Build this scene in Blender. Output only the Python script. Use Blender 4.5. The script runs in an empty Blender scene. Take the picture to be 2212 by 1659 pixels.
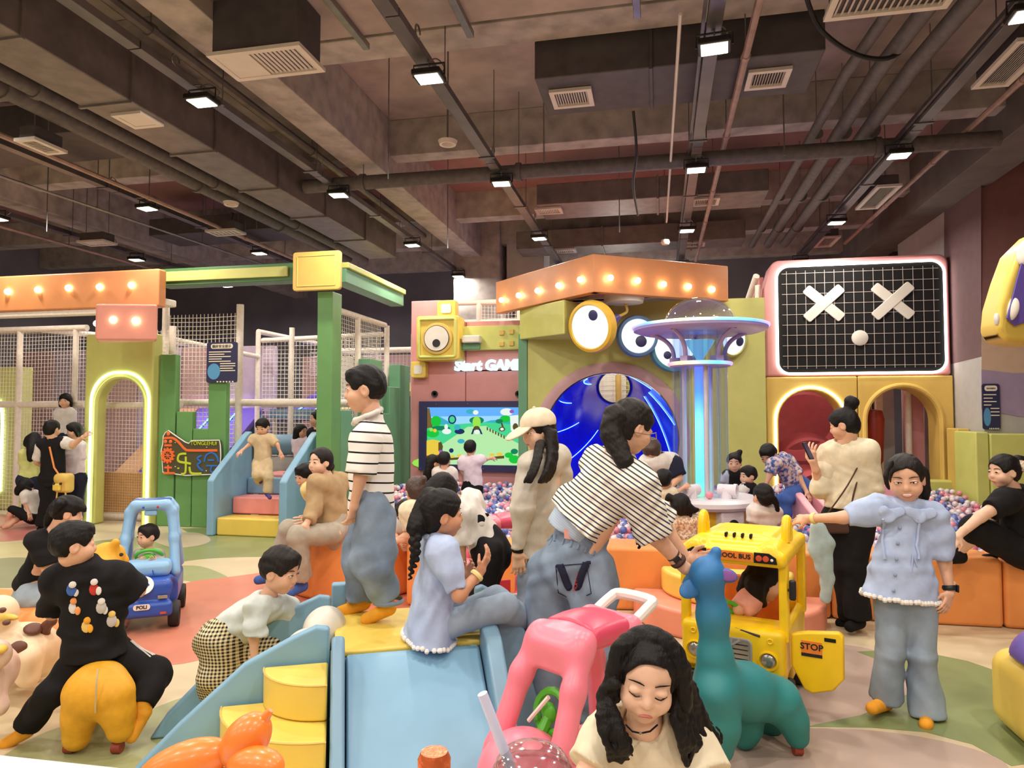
import bpy, bmesh, math, random
import numpy as np
from mathutils import Vector, Matrix
random.seed(7); RNG = np.random.default_rng(7)
SC = bpy.context.scene; COL = SC.collection
PI = math.pi
# ------------------------------------------------------------------ camera, world, exposure
F, CX, CY, H = 1500., 1106., 829.5, 1.6
YAW = math.radians(12); PIT = math.atan((893 - 829.5) / F)
cd = bpy.data.cameras.new('camera'); cam = bpy.data.objects.new('camera', cd); COL.objects.link(cam)
cd.sensor_width = 36; cd.lens = F / 2212 * 36; cd.clip_end = 100; cd.clip_start = .05
cam.location = (0, 0, H); cam.rotation_euler = (PI / 2 + PIT, 0, YAW); SC.camera = cam
w = bpy.data.worlds.new('world'); SC.world = w; w.use_nodes = True
w.node_tree.nodes['Background'].inputs[0].default_value = (1, .9, .8, 1)
w.node_tree.nodes['Background'].inputs[1].default_value = .25
SC.view_settings.view_transform = 'Standard'; SC.view_settings.look = 'None'
SC.view_settings.gamma = 1; SC.view_settings.use_curve_mapping = False
SC.view_settings.exposure = 0.22
LAMP_W = 36.0           # watts of each flood light
SC.cycles.max_bounces = 8; SC.cycles.diffuse_bounces = 4; SC.cycles.glossy_bounces = 3
SC.cycles.transparent_max_bounces = 16; SC.cycles.transmission_bounces = 6
SC.cycles.sample_clamp_indirect = 4; SC.cycles.caustics_reflective = False; SC.cycles.caustics_refractive = False

# ------------------------------------------------------------------ survey: photograph points to places in the room
FW = np.array([-math.sin(YAW) * math.cos(PIT), math.cos(YAW) * math.cos(PIT), math.sin(PIT)])
RT = np.array([math.cos(YAW), math.sin(YAW), 0.]); UP = np.cross(RT, FW); CAM = np.array([0, 0, H])
HF = np.array([-math.sin(YAW), math.cos(YAW), 0.]); ZZ = np.array([0, 0, 1.])
def ray(x, y): return FW + RT * ((x - CX) / F) - UP * ((y - CY) / F)
def at(x, y, d): return CAM + ray(x, y) * d
def atz(x, y, z=0.): r = ray(x, y); return CAM + r * ((z - H) / r[2])
def atY(x, y, Y): r = ray(x, y); return CAM + r * (Y / r[1])
def atX(x, y, X): r = ray(x, y); return CAM + r * (X / r[0])
def A(*p): return np.array(p, float)
def nrm(v): v = np.asarray(v, float); return v / (np.linalg.norm(v) + 1e-12)

# ------------------------------------------------------------------ materials
def lin(c): return tuple(((x / 255) / 12.92 if x / 255 <= .04045 else ((x / 255 + .055) / 1.055) ** 2.4) for x in c)
MATS = {}
def mk(name, rgb, rough=.5, metal=0, emit=0, var=.06, bump=0, scale=8, spec=.5, rgb2=None, coat=0, ergb=None, stretch=None):
    m = bpy.data.materials.new(name); m.use_nodes = True; MATS[name] = m
    nt = m.node_tree; N = nt.nodes; L = nt.links; b = N['Principled BSDF']
    c = lin(rgb); b.inputs['Base Color'].default_value = (*c, 1); b.inputs['Roughness'].default_value = rough
    b.inputs['Metallic'].default_value = metal; b.inputs['Specular IOR Level'].default_value = spec
    if coat: b.inputs['Coat Weight'].default_value = coat; b.inputs['Coat Roughness'].default_value = .15
    if emit:
        b.inputs['Emission Color'].default_value = (*lin(ergb or rgb), 1); b.inputs['Emission Strength'].default_value = emit
    if var or bump or rgb2:
        tc = N.new('ShaderNodeTexCoord'); no = N.new('ShaderNodeTexNoise'); no.inputs['Scale'].default_value = scale
        no.inputs['Detail'].default_value = 3
        if stretch:
            mp = N.new('ShaderNodeMapping'); mp.inputs['Scale'].default_value = stretch
            L.new(tc.outputs['Object'], mp.inputs[0]); L.new(mp.outputs[0], no.inputs['Vector'])
        else: L.new(tc.outputs['Object'], no.inputs['Vector'])
        if var or rgb2:
            r = N.new('ShaderNodeValToRGB'); e = r.color_ramp.elements
            if rgb2:
                e[0].position = .42; e[1].position = .58; e[0].color = (*c, 1); e[1].color = (*lin(rgb2), 1)
            else:
                e[0].position = .3; e[1].position = .7
                e[0].color = (*[x * (1 - var * 1.6) for x in c], 1); e[1].color = (*[min(1, x * (1 + var)) for x in c], 1)
            L.new(no.outputs[0], r.inputs[0]); L.new(r.outputs[0], b.inputs['Base Color'])
        if bump:
            bp = N.new('ShaderNodeBump'); bp.inputs['Strength'].default_value = bump; bp.inputs['Distance'].default_value = .01
            L.new(no.outputs[0], bp.inputs['Height']); L.new(bp.outputs[0], b.inputs['Normal'])
    return m
def glow(name, rgb, s):
    m = bpy.data.materials.new(name); m.use_nodes = True; MATS[name] = m; N = m.node_tree.nodes; N.clear()
    e = N.new('ShaderNodeEmission'); o = N.new('ShaderNodeOutputMaterial'); e.inputs[0].default_value = (*lin(rgb), 1); e.inputs[1].default_value = s
    m.node_tree.links.new(e.outputs[0], o.inputs[0]); return m
def clear(name, rgb, gloss=.25, tint=.95, rough=.03):
    m = bpy.data.materials.new(name); m.use_nodes = True; MATS[name] = m; N = m.node_tree.nodes; L = m.node_tree.links; N.clear()
    t = N.new('ShaderNodeBsdfTransparent'); g = N.new('ShaderNodeBsdfGlossy'); mx = N.new('ShaderNodeMixShader'); lw = N.new('ShaderNodeLayerWeight')
    mm = N.new('ShaderNodeMath'); mm.operation = 'MULTIPLY_ADD'; mm.inputs[1].default_value = gloss; mm.inputs[2].default_value = gloss * .12
    o = N.new('ShaderNodeOutputMaterial'); c = lin(rgb)
    t.inputs[0].default_value = (*[x * tint for x in c], 1); g.inputs[0].default_value = (1, 1, 1, 1); g.inputs[1].default_value = rough
    lw.inputs[0].default_value = gloss
    L.new(lw.outputs['Facing'], mm.inputs[0]); L.new(mm.outputs[0], mx.inputs[0]); L.new(t.outputs[0], mx.inputs[1]); L.new(g.outputs[0], mx.inputs[2]); L.new(mx.outputs[0], o.inputs[0])
    return m
def bands(name, c1, c2, dirs=((0, 0, 1),), period=.04, duty=.25, rough=.85):
    """cloth woven in stripes across one direction, or in a gingham check across two"""
    m = bpy.data.materials.new(name); m.use_nodes = True; MATS[name] = m; N = m.node_tree.nodes; L = m.node_tree.links; b = N['Principled BSDF']
    b.inputs['Roughness'].default_value = rough; b.inputs['Specular IOR Level'].default_value = .2
    tc = N.new('ShaderNodeTexCoord'); out = []
    for dv in dirs:
        dv = nrm(dv); v = N.new('ShaderNodeVectorMath'); v.operation = 'DOT_PRODUCT'; v.inputs[1].default_value = tuple(dv); L.new(tc.outputs['Object'], v.inputs[0])
        d = N.new('ShaderNodeMath'); d.operation = 'DIVIDE'; d.inputs[1].default_value = period; L.new(v.outputs['Value'], d.inputs[0])
        f = N.new('ShaderNodeMath'); f.operation = 'FRACT'; L.new(d.outputs[0], f.inputs[0])
        g = N.new('ShaderNodeMath'); g.operation = 'LESS_THAN'; g.inputs[1].default_value = duty; L.new(f.outputs[0], g.inputs[0]); out.append(g.outputs[0])
    mx = N.new('ShaderNodeMixRGB'); mx.inputs[1].default_value = (*lin(c1), 1); mx.inputs[2].default_value = (*lin(c2), 1); o = out[0]
    if len(out) > 1:
        s = N.new('ShaderNodeMath'); s.operation = 'ADD'; L.new(out[0], s.inputs[0]); L.new(out[1], s.inputs[1])
        h = N.new('ShaderNodeMath'); h.operation = 'MULTIPLY'; h.inputs[1].default_value = .5; L.new(s.outputs[0], h.inputs[0]); o = h.outputs[0]
    L.new(o, mx.inputs[0]); L.new(mx.outputs[0], b.inputs['Base Color']); return m
def ramp(name, axis, lo, hi, stops, emit=0, rough=.5):
    """a colour gradient along an object axis (rainbow light strip, toy body)"""
    m = bpy.data.materials.new(name); m.use_nodes = True; MATS[name] = m; N = m.node_tree.nodes; L = m.node_tree.links; b = N['Principled BSDF']
    tc = N.new('ShaderNodeTexCoord'); sp = N.new('ShaderNodeSeparateXYZ'); mr = N.new('ShaderNodeMapRange'); r = N.new('ShaderNodeValToRGB')
    mr.inputs[1].default_value = lo; mr.inputs[2].default_value = hi
    L.new(tc.outputs['Object'], sp.inputs[0]); L.new(sp.outputs[axis], mr.inputs[0]); L.new(mr.outputs[0], r.inputs[0])
    e = r.color_ramp.elements
    for i, (p, c) in enumerate(stops):
        el = e[i] if i < 2 else e.new(p)
        el.position = p; el.color = (*lin(c), 1)
    L.new(r.outputs[0], b.inputs['Base Color']); b.inputs['Roughness'].default_value = rough
    if emit: L.new(r.outputs[0], b.inputs['Emission Color']); b.inputs['Emission Strength'].default_value = emit
    return m

# ------------------------------------------------------------------ objects
def tag(o, label=None, cat=None, group=None, kind=None):
    if label: o['label'] = label
    if cat: o['category'] = cat
    if group: o['group'] = group
    if kind: o['kind'] = kind
    return o
def thing(name, label, cat, loc=(0, 0, 0), rz=0, group=None, kind=None):
    o = bpy.data.objects.new(name, None); COL.objects.link(o); o.location = tuple(loc); o.rotation_euler = (0, 0, rz); o.empty_display_size = .1
    return tag(o, label, cat, group, kind)
def rootloc(p):
    while p.parent: p = p.parent
    return np.array(p.location)
def link(name, me, mat, parent=None):
    o = bpy.data.objects.new(name, me); COL.objects.link(o)
    if mat is not None:
        for m in (mat if isinstance(mat, (list, tuple)) else [mat]): me.materials.append(MATS[m] if isinstance(m, str) else m)
    if parent is not None: o.parent = parent
    return o
def mesh_np(name, V, Fc, smooth=True):
    """V n x 3, Fc m x k, all faces with k corners"""
    me = bpy.data.meshes.new(name); V = np.asarray(V, np.float32); Fc = np.asarray(Fc, np.int32); n, k = Fc.shape
    me.vertices.add(len(V)); me.vertices.foreach_set('co', V.ravel()); me.loops.add(n * k); me.loops.foreach_set('vertex_index', Fc.ravel())
    me.polygons.add(n); me.polygons.foreach_set('loop_start', np.arange(0, n * k, k, dtype=np.int32)); me.polygons.foreach_set('loop_total', np.full(n, k, np.int32))
    me.polygons.foreach_set('use_smooth', np.full(n, smooth)); me.update(calc_edges=True); return me
class MB:
    def __init__(s): s.v = []; s.f = []; s.mi = []
    def add(s, V, Fc, mi=0):
        n = len(s.v); s.v += [tuple(map(float, p)) for p in V]; s.f += [tuple(i + n for i in f) for f in Fc]; s.mi += [mi] * len(Fc); return s
    def box(s, a, b, mi=0):
        x0, y0, z0 = [min(p, q) for p, q in zip(a, b)]; x1, y1, z1 = [max(p, q) for p, q in zip(a, b)]
        V = [(x, y, z) for z in (z0, z1) for y in (y0, y1) for x in (x0, x1)]
        return s.add(V, [(0, 2, 3, 1), (4, 5, 7, 6), (0, 1, 5, 4), (2, 6, 7, 3), (0, 4, 6, 2), (1, 3, 7, 5)], mi)
    def obox(s, c, hx, hy, hz, mi=0):
        """oriented box: centre and three half-axis vectors"""
        c, hx, hy, hz = map(lambda q: np.asarray(q, float), (c, hx, hy, hz))
        V = [c + hx * i + hy * j + hz * k for k in (-1, 1) for j in (-1, 1) for i in (-1, 1)]
        return s.add(V, [(0, 2, 3, 1), (4, 5, 7, 6), (0, 1, 5, 4), (2, 6, 7, 3), (0, 4, 6, 2), (1, 3, 7, 5)], mi)
    def prism(s, P, d, mi=0):
        """a flat outline P (3-D points) pushed along d"""
        P = [np.asarray(p, float) for p in P]; d = np.asarray(d, float); n = len(P)
        nn = sum((np.cross(P[i], P[(i + 1) % n]) for i in range(n)), np.zeros(3))
        if np.dot(nn, d) > 0: P = P[::-1]
        V = P + [p + d for p in P]
        return s.add(V, [tuple(range(n)), tuple(range(2 * n - 1, n - 1, -1))] + [(i, i + n, (i + 1) % n + n, (i + 1) % n) for i in range(n)], mi)
    def tube(s, P, r, n=10, closed=False, caps=True, mi=0, flat=None):
        P = [np.asarray(p, float) for p in P]; m = len(P); R = r if hasattr(r, '__len__') else [r] * m
        T = []
        for i in range(m):
            a = P[i - 1] if (i or closed) else P[i]; b = P[(i + 1) % m] if (i < m - 1 or closed) else P[i]; T.append(nrm(b - a))
        u = nrm(np.cross(T[0], (0, 0, 1) if abs(T[0][2]) < .9 else (1, 0, 0))); V = []
        for i in range(m):
            u = nrm(u - T[i] * np.dot(u, T[i])); v = np.cross(T[i], u)
            for k in range(n):
                a = 2 * PI * k / n; o = (u * math.cos(a) + v * math.sin(a)) * R[i]
                if flat is not None: o = o - np.asarray(flat[0]) * np.dot(o, flat[0]) * (1 - flat[1])
                V.append(P[i] + o)
        Q = [(i * n + k, i * n + (k + 1) % n, ((i + 1) % m) * n + (k + 1) % n, ((i + 1) % m) * n + k) for i in range(m if closed else m - 1) for k in range(n)]
        if caps and not closed: Q += [tuple(range(n - 1, -1, -1)), tuple((m - 1) * n + k for k in range(n))]
        return s.add(V, Q, mi)
    def lathe(s, prof, c=(0, 0, 0), n=24, axis=None, mi=0, a0=0, a1=2 * PI, caps=True):
        """profile [(r, h)] round an axis through c"""
        c = np.asarray(c, float); ax = nrm(axis if axis is not None else (0, 0, 1))
        u = nrm(np.cross(ax, (0, 1, 0) if abs(ax[1]) < .9 else (1, 0, 0))); v = np.cross(ax, u)
        full = abs(a1 - a0 - 2 * PI) < 1e-6; k = n if full else n + 1; V = []; m = len(prof)
        for r, h in prof:
            for i in range(k):
                a = a0 + (a1 - a0) * i / n; V.append(c + ax * h + (u * math.cos(a) + v * math.sin(a)) * r)
        Q = [(i * k + j, i * k + (j + 1) % k, (i + 1) * k + (j + 1) % k, (i + 1) * k + j) for i in range(m - 1) for j in range(k if full else k - 1)]
        if caps:
            if prof[0][0] > 1e-5: Q.append(tuple(range(k - 1, -1, -1)))
            if prof[-1][0] > 1e-5: Q.append(tuple((m - 1) * k + j for j in range(k)))
        if not full and caps: Q += [tuple(i * k for i in range(m)), tuple(i * k + k - 1 for i in range(m - 1, -1, -1))]
        return s.add(V, Q, mi)
    def ball(s, c, r, n=14, R=None, mi=0):
        c = np.asarray(c, float); r = np.asarray(r, float) * np.ones(3); V = []; m = n // 2
        B = np.eye(3) if R is None else np.asarray(R, float)
        for i in range(m + 1):
            t = PI * i / m
            for k in range(n):
                a = 2 * PI * k / n; q = A(math.sin(t) * math.cos(a), math.sin(t) * math.sin(a), math.cos(t)) * r; V.append(c + q[0] * B[0] + q[1] * B[1] + q[2] * B[2])
        return s.add(V, [(i * n + k, (i + 1) * n + k, (i + 1) * n + (k + 1) % n, i * n + (k + 1) % n) for i in range(m) for k in range(n)], mi)
    def build(s, name, mat, parent=None, local=False, bevel=0, seg=2, ang=35, kind=None, label=None, loc=None, weld=True):
        V = np.array(s.v, float)
        if parent is not None and not local: V = V - rootloc(parent)
        if loc is not None: V = V - np.asarray(loc, float)
        me = bpy.data.meshes.new(name); me.from_pydata(V.tolist(), [], s.f)
        if any(s.mi): me.polygons.foreach_set('material_index', s.mi)
        if weld:
            bm = bmesh.new(); bm.from_mesh(me); bmesh.ops.remove_doubles(bm, verts=bm.verts, dist=1e-5); bmesh.ops.recalc_face_normals(bm, faces=bm.faces); bm.to_mesh(me); bm.free()
        me.polygons.foreach_set('use_smooth', [True] * len(me.polygons)); me.set_sharp_from_angle(angle=math.radians(ang))
        o = link(name, me, mat, parent)
        if loc is not None: o.location = tuple(loc)
        if bevel:
            b = o.modifiers.new('bevel', 'BEVEL'); b.width = bevel; b.segments = seg; b.limit_method = 'ANGLE'; b.angle_limit = math.radians(40); b.harden_normals = True
        return tag(o, label, None, None, kind)
def text(name, body, c, ux, uz, size, mat, parent, depth=.004, local=False, align='CENTER', bold=0, shear=0):
    cu = bpy.data.curves.new(name, 'FONT'); cu.body = body; cu.size = size; cu.extrude = depth; cu.align_x = align; cu.align_y = 'CENTER'; cu.offset = bold; cu.shear = shear
    cu.resolution_u = 3
    q = bpy.data.objects.new('lettering_curve', cu); me = bpy.data.meshes.new_from_object(q); me.name = name; bpy.data.objects.remove(q); bpy.data.curves.remove(cu)
    me.materials.clear(); o = link(name, me, mat)
    ux, uz = nrm(ux), nrm(uz); nn = np.cross(ux, uz); c = np.asarray(c, float)
    if parent is not None:
        o.parent = parent
        if not local: c = c - rootloc(parent)
    o.matrix_basis = Matrix(((ux[0], uz[0], nn[0], c[0]), (ux[1], uz[1], nn[1], c[1]), (ux[2], uz[2], nn[2], c[2]), (0, 0, 0, 1))); return o
def copy_tree(o, parent=None):
    c = o.copy(); COL.objects.link(c); c.parent = parent
    for ch in list(o.children): copy_tree(ch, c)
    return c
def arcpts(c, r, a0, a1, n, ux=(1, 0, 0), uz=(0, 0, 1)):
    c, ux, uz = map(lambda q: np.asarray(q, float), (c, ux, uz)); r = r if hasattr(r, '__len__') else (r, r)
    return [c + ux * r[0] * math.cos(a0 + (a1 - a0) * i / n) + uz * r[1] * math.sin(a0 + (a1 - a0) * i / n) for i in range(n + 1)]
def rrect(c, hw, hh, r, n=6, ux=(1, 0, 0), uz=(0, 0, 1)):
    c, ux, uz = map(lambda q: np.asarray(q, float), (c, ux, uz)); P = []
    for sx, sz, a in ((1, 1, 0), (-1, 1, PI / 2), (-1, -1, PI), (1, -1, 1.5 * PI)):
        P += arcpts(c + ux * sx * (hw - r) + uz * sz * (hh - r), r, a, a + PI / 2, n, ux, uz)
    return P
def spline(P, n=8, closed=False):
    P = [np.asarray(p, float) for p in P]; m = len(P); O = []
    for i in range(m if closed else m - 1):
        p0 = P[i - 1] if (i or closed) else P[0]; p1 = P[i]; p2 = P[(i + 1) % m]; p3 = P[(i + 2) % m] if (closed or i < m - 2) else P[-1]
        for k in range(n):
            t = k / n; O.append(.5 * (2 * p1 + (p2 - p0) * t + (2 * p0 - 5 * p1 + 4 * p2 - p3) * t * t + (3 * p1 - p0 - 3 * p2 + p3) * t ** 3))
    if not closed: O.append(P[-1])
    return O

# ------------------------------------------------------------------ soft shapes: a distance field meshed with surface nets
class S:
    def __init__(s, vox=.01, k=.02): s.o = []; s.vox = vox; s.k = k; s.cuts = []
    def _add(s, fn, lo, hi, k, sub): s.o.append((fn, np.asarray(lo, float), np.asarray(hi, float), s.k if k is None else k, sub)); return s
    def cap(s, a, b, ra, rb=None, k=None, n=None, q=1., sub=False, flat=False):
        a, b = np.asarray(a, float), np.asarray(b, float); rb = ra if rb is None else rb; ba = b - a; L2 = max(float(ba @ ba), 1e-12); L = math.sqrt(L2)
        n = None if n is None else nrm(n)
        def fn(X, Y, Z):
            x, y, z = X - a[0], Y - a[1], Z - a[2]; t = (x * ba[0] + y * ba[1] + z * ba[2]) / L2; h = np.clip(t, 0, 1); ht = t if flat else h
            x, y, z = x - ba[0] * ht, y - ba[1] * ht, z - ba[2] * ht
            if n is not None:
                w = (x * n[0] + y * n[1] + z * n[2]) * (1 / q - 1); x, y, z = x + n[0] * w, y + n[1] * w, z + n[2] * w
            d = np.sqrt(x * x + y * y + z * z) - (ra + (rb - ra) * h)
            if n is not None: d = d * (q if q < 1 else 1) ** .5
            if flat: d = np.maximum(d, np.maximum(-t, t - 1) * L)
            return d
        r = max(ra, rb) * max(1, q); return s._add(fn, np.minimum(a, b) - r, np.maximum(a, b) + r, k, sub)
    def chain(s, P, R, k=None, **kw):
        R = R if hasattr(R, '__len__') else [R] * len(P)
        for i in range(len(P) - 1): s.cap(P[i], P[i + 1], R[i], R[i + 1], k=k, **kw)
        return s
    def ell(s, c, r, B=None, k=None, sub=False):
        c = np.asarray(c, float); r = np.asarray(r, float) * np.ones(3); B = np.eye(3) if B is None else np.asarray(B, float)
        def fn(X, Y, Z):
            x, y, z = X - c[0], Y - c[1], Z - c[2]; k0 = k1 = 0
            for i in range(3):
                u = (x * B[i, 0] + y * B[i, 1] + z * B[i, 2]) / r[i]; k0 = k0 + u * u; k1 = k1 + (u / r[i]) ** 2
            k0 = np.sqrt(k0); return k0 * (k0 - 1) / np.maximum(np.sqrt(k1), 1e-6)
        e = np.sqrt(((B * r[:, None]) ** 2).sum(0)); return s._add(fn, c - e, c + e, k, sub)
    def box(s, c, h, rd=.01, B=None, k=None, sub=False):
        c = np.asarray(c, float); h = np.asarray(h, float); B = np.eye(3) if B is None else np.asarray(B, float)
        def fn(X, Y, Z):
            x, y, z = X - c[0], Y - c[1], Z - c[2]; o = 0; mx = None
            for i in range(3):
                u = np.abs(x * B[i, 0] + y * B[i, 1] + z * B[i, 2]) - h[i] + rd; o = o + np.maximum(u, 0) ** 2; mx = u if mx is None else np.maximum(mx, u)
            return np.sqrt(o) + np.minimum(mx, 0) - rd
        e = (np.abs(B) * h[:, None]).sum(0); return s._add(fn, c - e, c + e, k, sub)
    def cut(s, p, n): s.cuts.append((np.asarray(p, float), nrm(n))); return s
    def solve(s, wr=0, wf=60., seed=0):
        v = s.vox; pos = [o for o in s.o if not o[4]]
        lo = np.min([o[1] for o in pos], 0) - 3 * v - abs(wr) * 2; hi = np.max([o[2] for o in pos], 0) + 3 * v + abs(wr) * 2
        n = np.ceil((hi - lo) / v).astype(int) + 1
        ax = [(lo[i] + np.arange(n[i]) * v).astype(np.float32) for i in range(3)]
        f = np.full(n, 9., np.float32)
        for fn, a, b, k, sub in s.o:
            m = k + 2.5 * v + abs(wr) * 2; i0 = np.clip(np.floor((a - m - lo) / v).astype(int), 0, n); i1 = np.clip(np.ceil((b + m - lo) / v).astype(int) + 1, 0, n)
            if (i1 <= i0).any(): continue
            sl = tuple(slice(p, q) for p, q in zip(i0, i1)); X, Y, Z = ax[0][sl[0]][:, None, None], ax[1][sl[1]][None, :, None], ax[2][sl[2]][None, None, :]
            d = fn(X, Y, Z).astype(np.float32); g = f[sl]
            if sub: d = -d; h = np.maximum(k - np.abs(g - d), 0) / max(k, 1e-6); f[sl] = np.maximum(g, d) + h * h * k * .25
            else: h = np.maximum(k - np.abs(g - d), 0) / max(k, 1e-6); f[sl] = np.minimum(g, d) - h * h * k * .25
        X, Y, Z = ax[0][:, None, None], ax[1][None, :, None], ax[2][None, None, :]
        if wr:
            r = np.random.default_rng(seed + 11); w = 0
            for i in range(4):
                d = r.normal(size=3); d /= np.linalg.norm(d); e = nrm(r.normal(size=3)); fr = wf * (.6 + .5 * i)
                ph = 2.2 * np.sin((X * e[0] + Y * e[1] + Z * e[2]) * fr * .37 + i)
                w = w + np.sin((X * d[0] + Y * d[1] + Z * d[2]) * fr + ph + i * 2) / (1 + .5 * i)
            f = f + (wr * .5 * w).astype(np.float32)
        for p, nn in s.cuts: f = np.maximum(f, ((X - p[0]) * nn[0] + (Y - p[1]) * nn[1] + (Z - p[2]) * nn[2]).astype(np.float32))
        return nets(f, lo, v)
    def build(s, name, mat, parent=None, local=False, wr=0, wf=60., seed=0, loc=None, label=None):
        V, Q = s.solve(wr, wf, seed)
        if parent is not None and not local: V = V - rootloc(parent)
        if loc is not None: V = V - np.asarray(loc)
        o = link(name, mesh_np(name, V, Q), mat, parent)
        if loc is not None: o.location = tuple(loc)
        return tag(o, label)
def nets(f, lo, v):
    s = f < 0; n = np.array(f.shape); c = np.zeros(n - 1, np.int8)
    for i in (0, 1):
        for j in (0, 1):
            for k in (0, 1): c += s[i:n[0] - 1 + i, j:n[1] - 1 + j, k:n[2] - 1 + k]
    I = np.argwhere((c > 0) & (c < 8))
    if len(I) == 0: return np.zeros((4, 3)), np.array([[0, 1, 2, 3]])
    off = np.array([(i, j, k) for i in (0, 1) for j in (0, 1) for k in (0, 1)])
    FV = np.stack([f[I[:, 0] + o[0], I[:, 1] + o[1], I[:, 2] + o[2]] for o in off], 1).astype(np.float64)
    acc = np.zeros((len(I), 3)); cnt = np.zeros(len(I))
    for a in range(8):
        for b in range(a + 1, 8):
            if np.abs(off[a] - off[b]).sum() != 1: continue
            m = (FV[:, a] < 0) != (FV[:, b] < 0); t = np.where(m, FV[:, a] / np.where(m, FV[:, a] - FV[:, b], 1), 0)
            acc += m[:, None] * (off[a] + t[:, None] * (off[b] - off[a])); cnt += m
    V = lo + (I + acc / cnt[:, None]) * v
    ids = np.full(n - 1, -1, np.int32); ids[I[:, 0], I[:, 1], I[:, 2]] = np.arange(len(I)); Q = []
    for ax in range(3):
        o1, o2 = [(1, 2), (2, 0), (0, 1)][ax]
        a = [slice(None)] * 3; b = [slice(None)] * 3; a[ax] = slice(0, -1); b[ax] = slice(1, None)
        E = np.argwhere(s[tuple(a)] != s[tuple(b)]); E = E[(E[:, o1] > 0) & (E[:, o2] > 0) & (E[:, o1] < n[o1] - 1) & (E[:, o2] < n[o2] - 1)]
        def g(d1, d2): X = E.copy(); X[:, o1] -= d1; X[:, o2] -= d2; return ids[X[:, 0], X[:, 1], X[:, 2]]
        q = np.stack([g(1, 1), g(0, 1), g(0, 0), g(1, 0)], 1); fl = ~s[E[:, 0], E[:, 1], E[:, 2]]; q[fl] = q[fl][:, ::-1]; Q.append(q)
    Q = np.concatenate(Q); return V, Q[(Q >= 0).all(1)]
# ------------------------------------------------------------------ palette
mk('floor_cream', (206, 190, 156), .38, var=.04, bump=.03, scale=3)
for n, c in dict(coral=(206, 128, 104), sage=(156, 160, 114), olive=(136, 144, 96), beige=(188, 172, 148), mauve=(182, 160, 148), leaf=(128, 142, 94), tan=(196, 184, 138), rose=(192, 116, 108), greyolive=(140, 140, 110)).items():
    mk('floor_' + n, c, .38, var=.04, bump=.03, scale=3)
mk('concrete', (178, 170, 166), .9, var=.18, bump=.35, scale=5); mk('slab', (174, 160, 156), .9, var=.14, bump=.3, scale=3)
mk('dark_wall', (138, 136, 146), .85, var=.1, scale=1.5); mk('dark_beam', (112, 104, 100), .85, var=.12, bump=.2, scale=3)
mk('duct', (124, 116, 114), .5, metal=.3, var=.15, bump=.25, scale=6); mk('duct_dark', (84, 79, 82), .55, metal=.2, var=.12, bump=.3, scale=7)
mk('foam_pipe', (98, 93, 93), .6, var=.15, bump=.4, scale=14); mk('steel', (150, 146, 146), .35, metal=.85, var=.1, scale=9)
mk('tray', (118, 112, 116), .42, metal=.75, var=.12, scale=4); mk('white_metal', (220, 212, 204), .45, var=.03); mk('black', (22, 20, 22), .5, var=.1)
mk('pale_pipe', (168, 140, 130), .5, var=.12, scale=8); mk('black_rubber', (26, 25, 26), .6, var=.1)
mk('slot_dark', (14, 11, 10), .9, var=0)
glow('lamp_face', (255, 240, 212), 9.0)
# soft play vinyl
for n, c in dict(v_orange=(236, 150, 80), v_yellow=(232, 202, 92), v_blue=(128, 172, 200), v_pink=(238, 150, 146), v_lime=(198, 198, 114), v_green=(100, 150, 88), v_teal=(104, 156, 120), v_dkgreen=(78, 122, 72),
                 v_rose=(216, 148, 148), v_mauve=(196, 156, 156), v_gold=(222, 186, 96), v_salmon=(236, 150, 124), v_white=(226, 220, 208), v_purple=(104, 86, 172), v_palepink=(240, 168, 176), v_rust=(150, 44, 30), v_navy=(48, 46, 92), v_limelt=(208, 212, 118), v_skyblue=(120, 156, 180), v_tan=(206, 160, 110), v_orange2=(216, 144, 92), v_peach=(226, 150, 134)).items():
    mk(n, c, .42, var=.035, bump=.06, scale=5)
mk('pole_foam', (238, 226, 212), .6, var=.05, bump=.35, scale=22); mk('net', (240, 232, 220), .8, var=.05); mk('net_tan', (224, 196, 160), .8, var=.05)
mk('wall_lilac', (196, 176, 196), .8, var=.05); mk('wall_plum', (112, 84, 86), .8, var=.05); mk('wall_sand', (206, 178, 150), .8, var=.04); mk('wall_violet', (164, 146, 172), .8, var=.04); mk('wall_grey', (184, 180, 176), .8, var=.04); mk('wall_rose', (150, 108, 104), .8, var=.05)
mk('wall_pinkgrey', (178, 156, 160), .8, var=.05)
glow('led_white', (255, 250, 240), 7); glow('led_green', (235, 255, 215), 7); glow('bulb', (255, 226, 180), 16); glow('eye_face', (232, 250, 250), 1.15)

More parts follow.
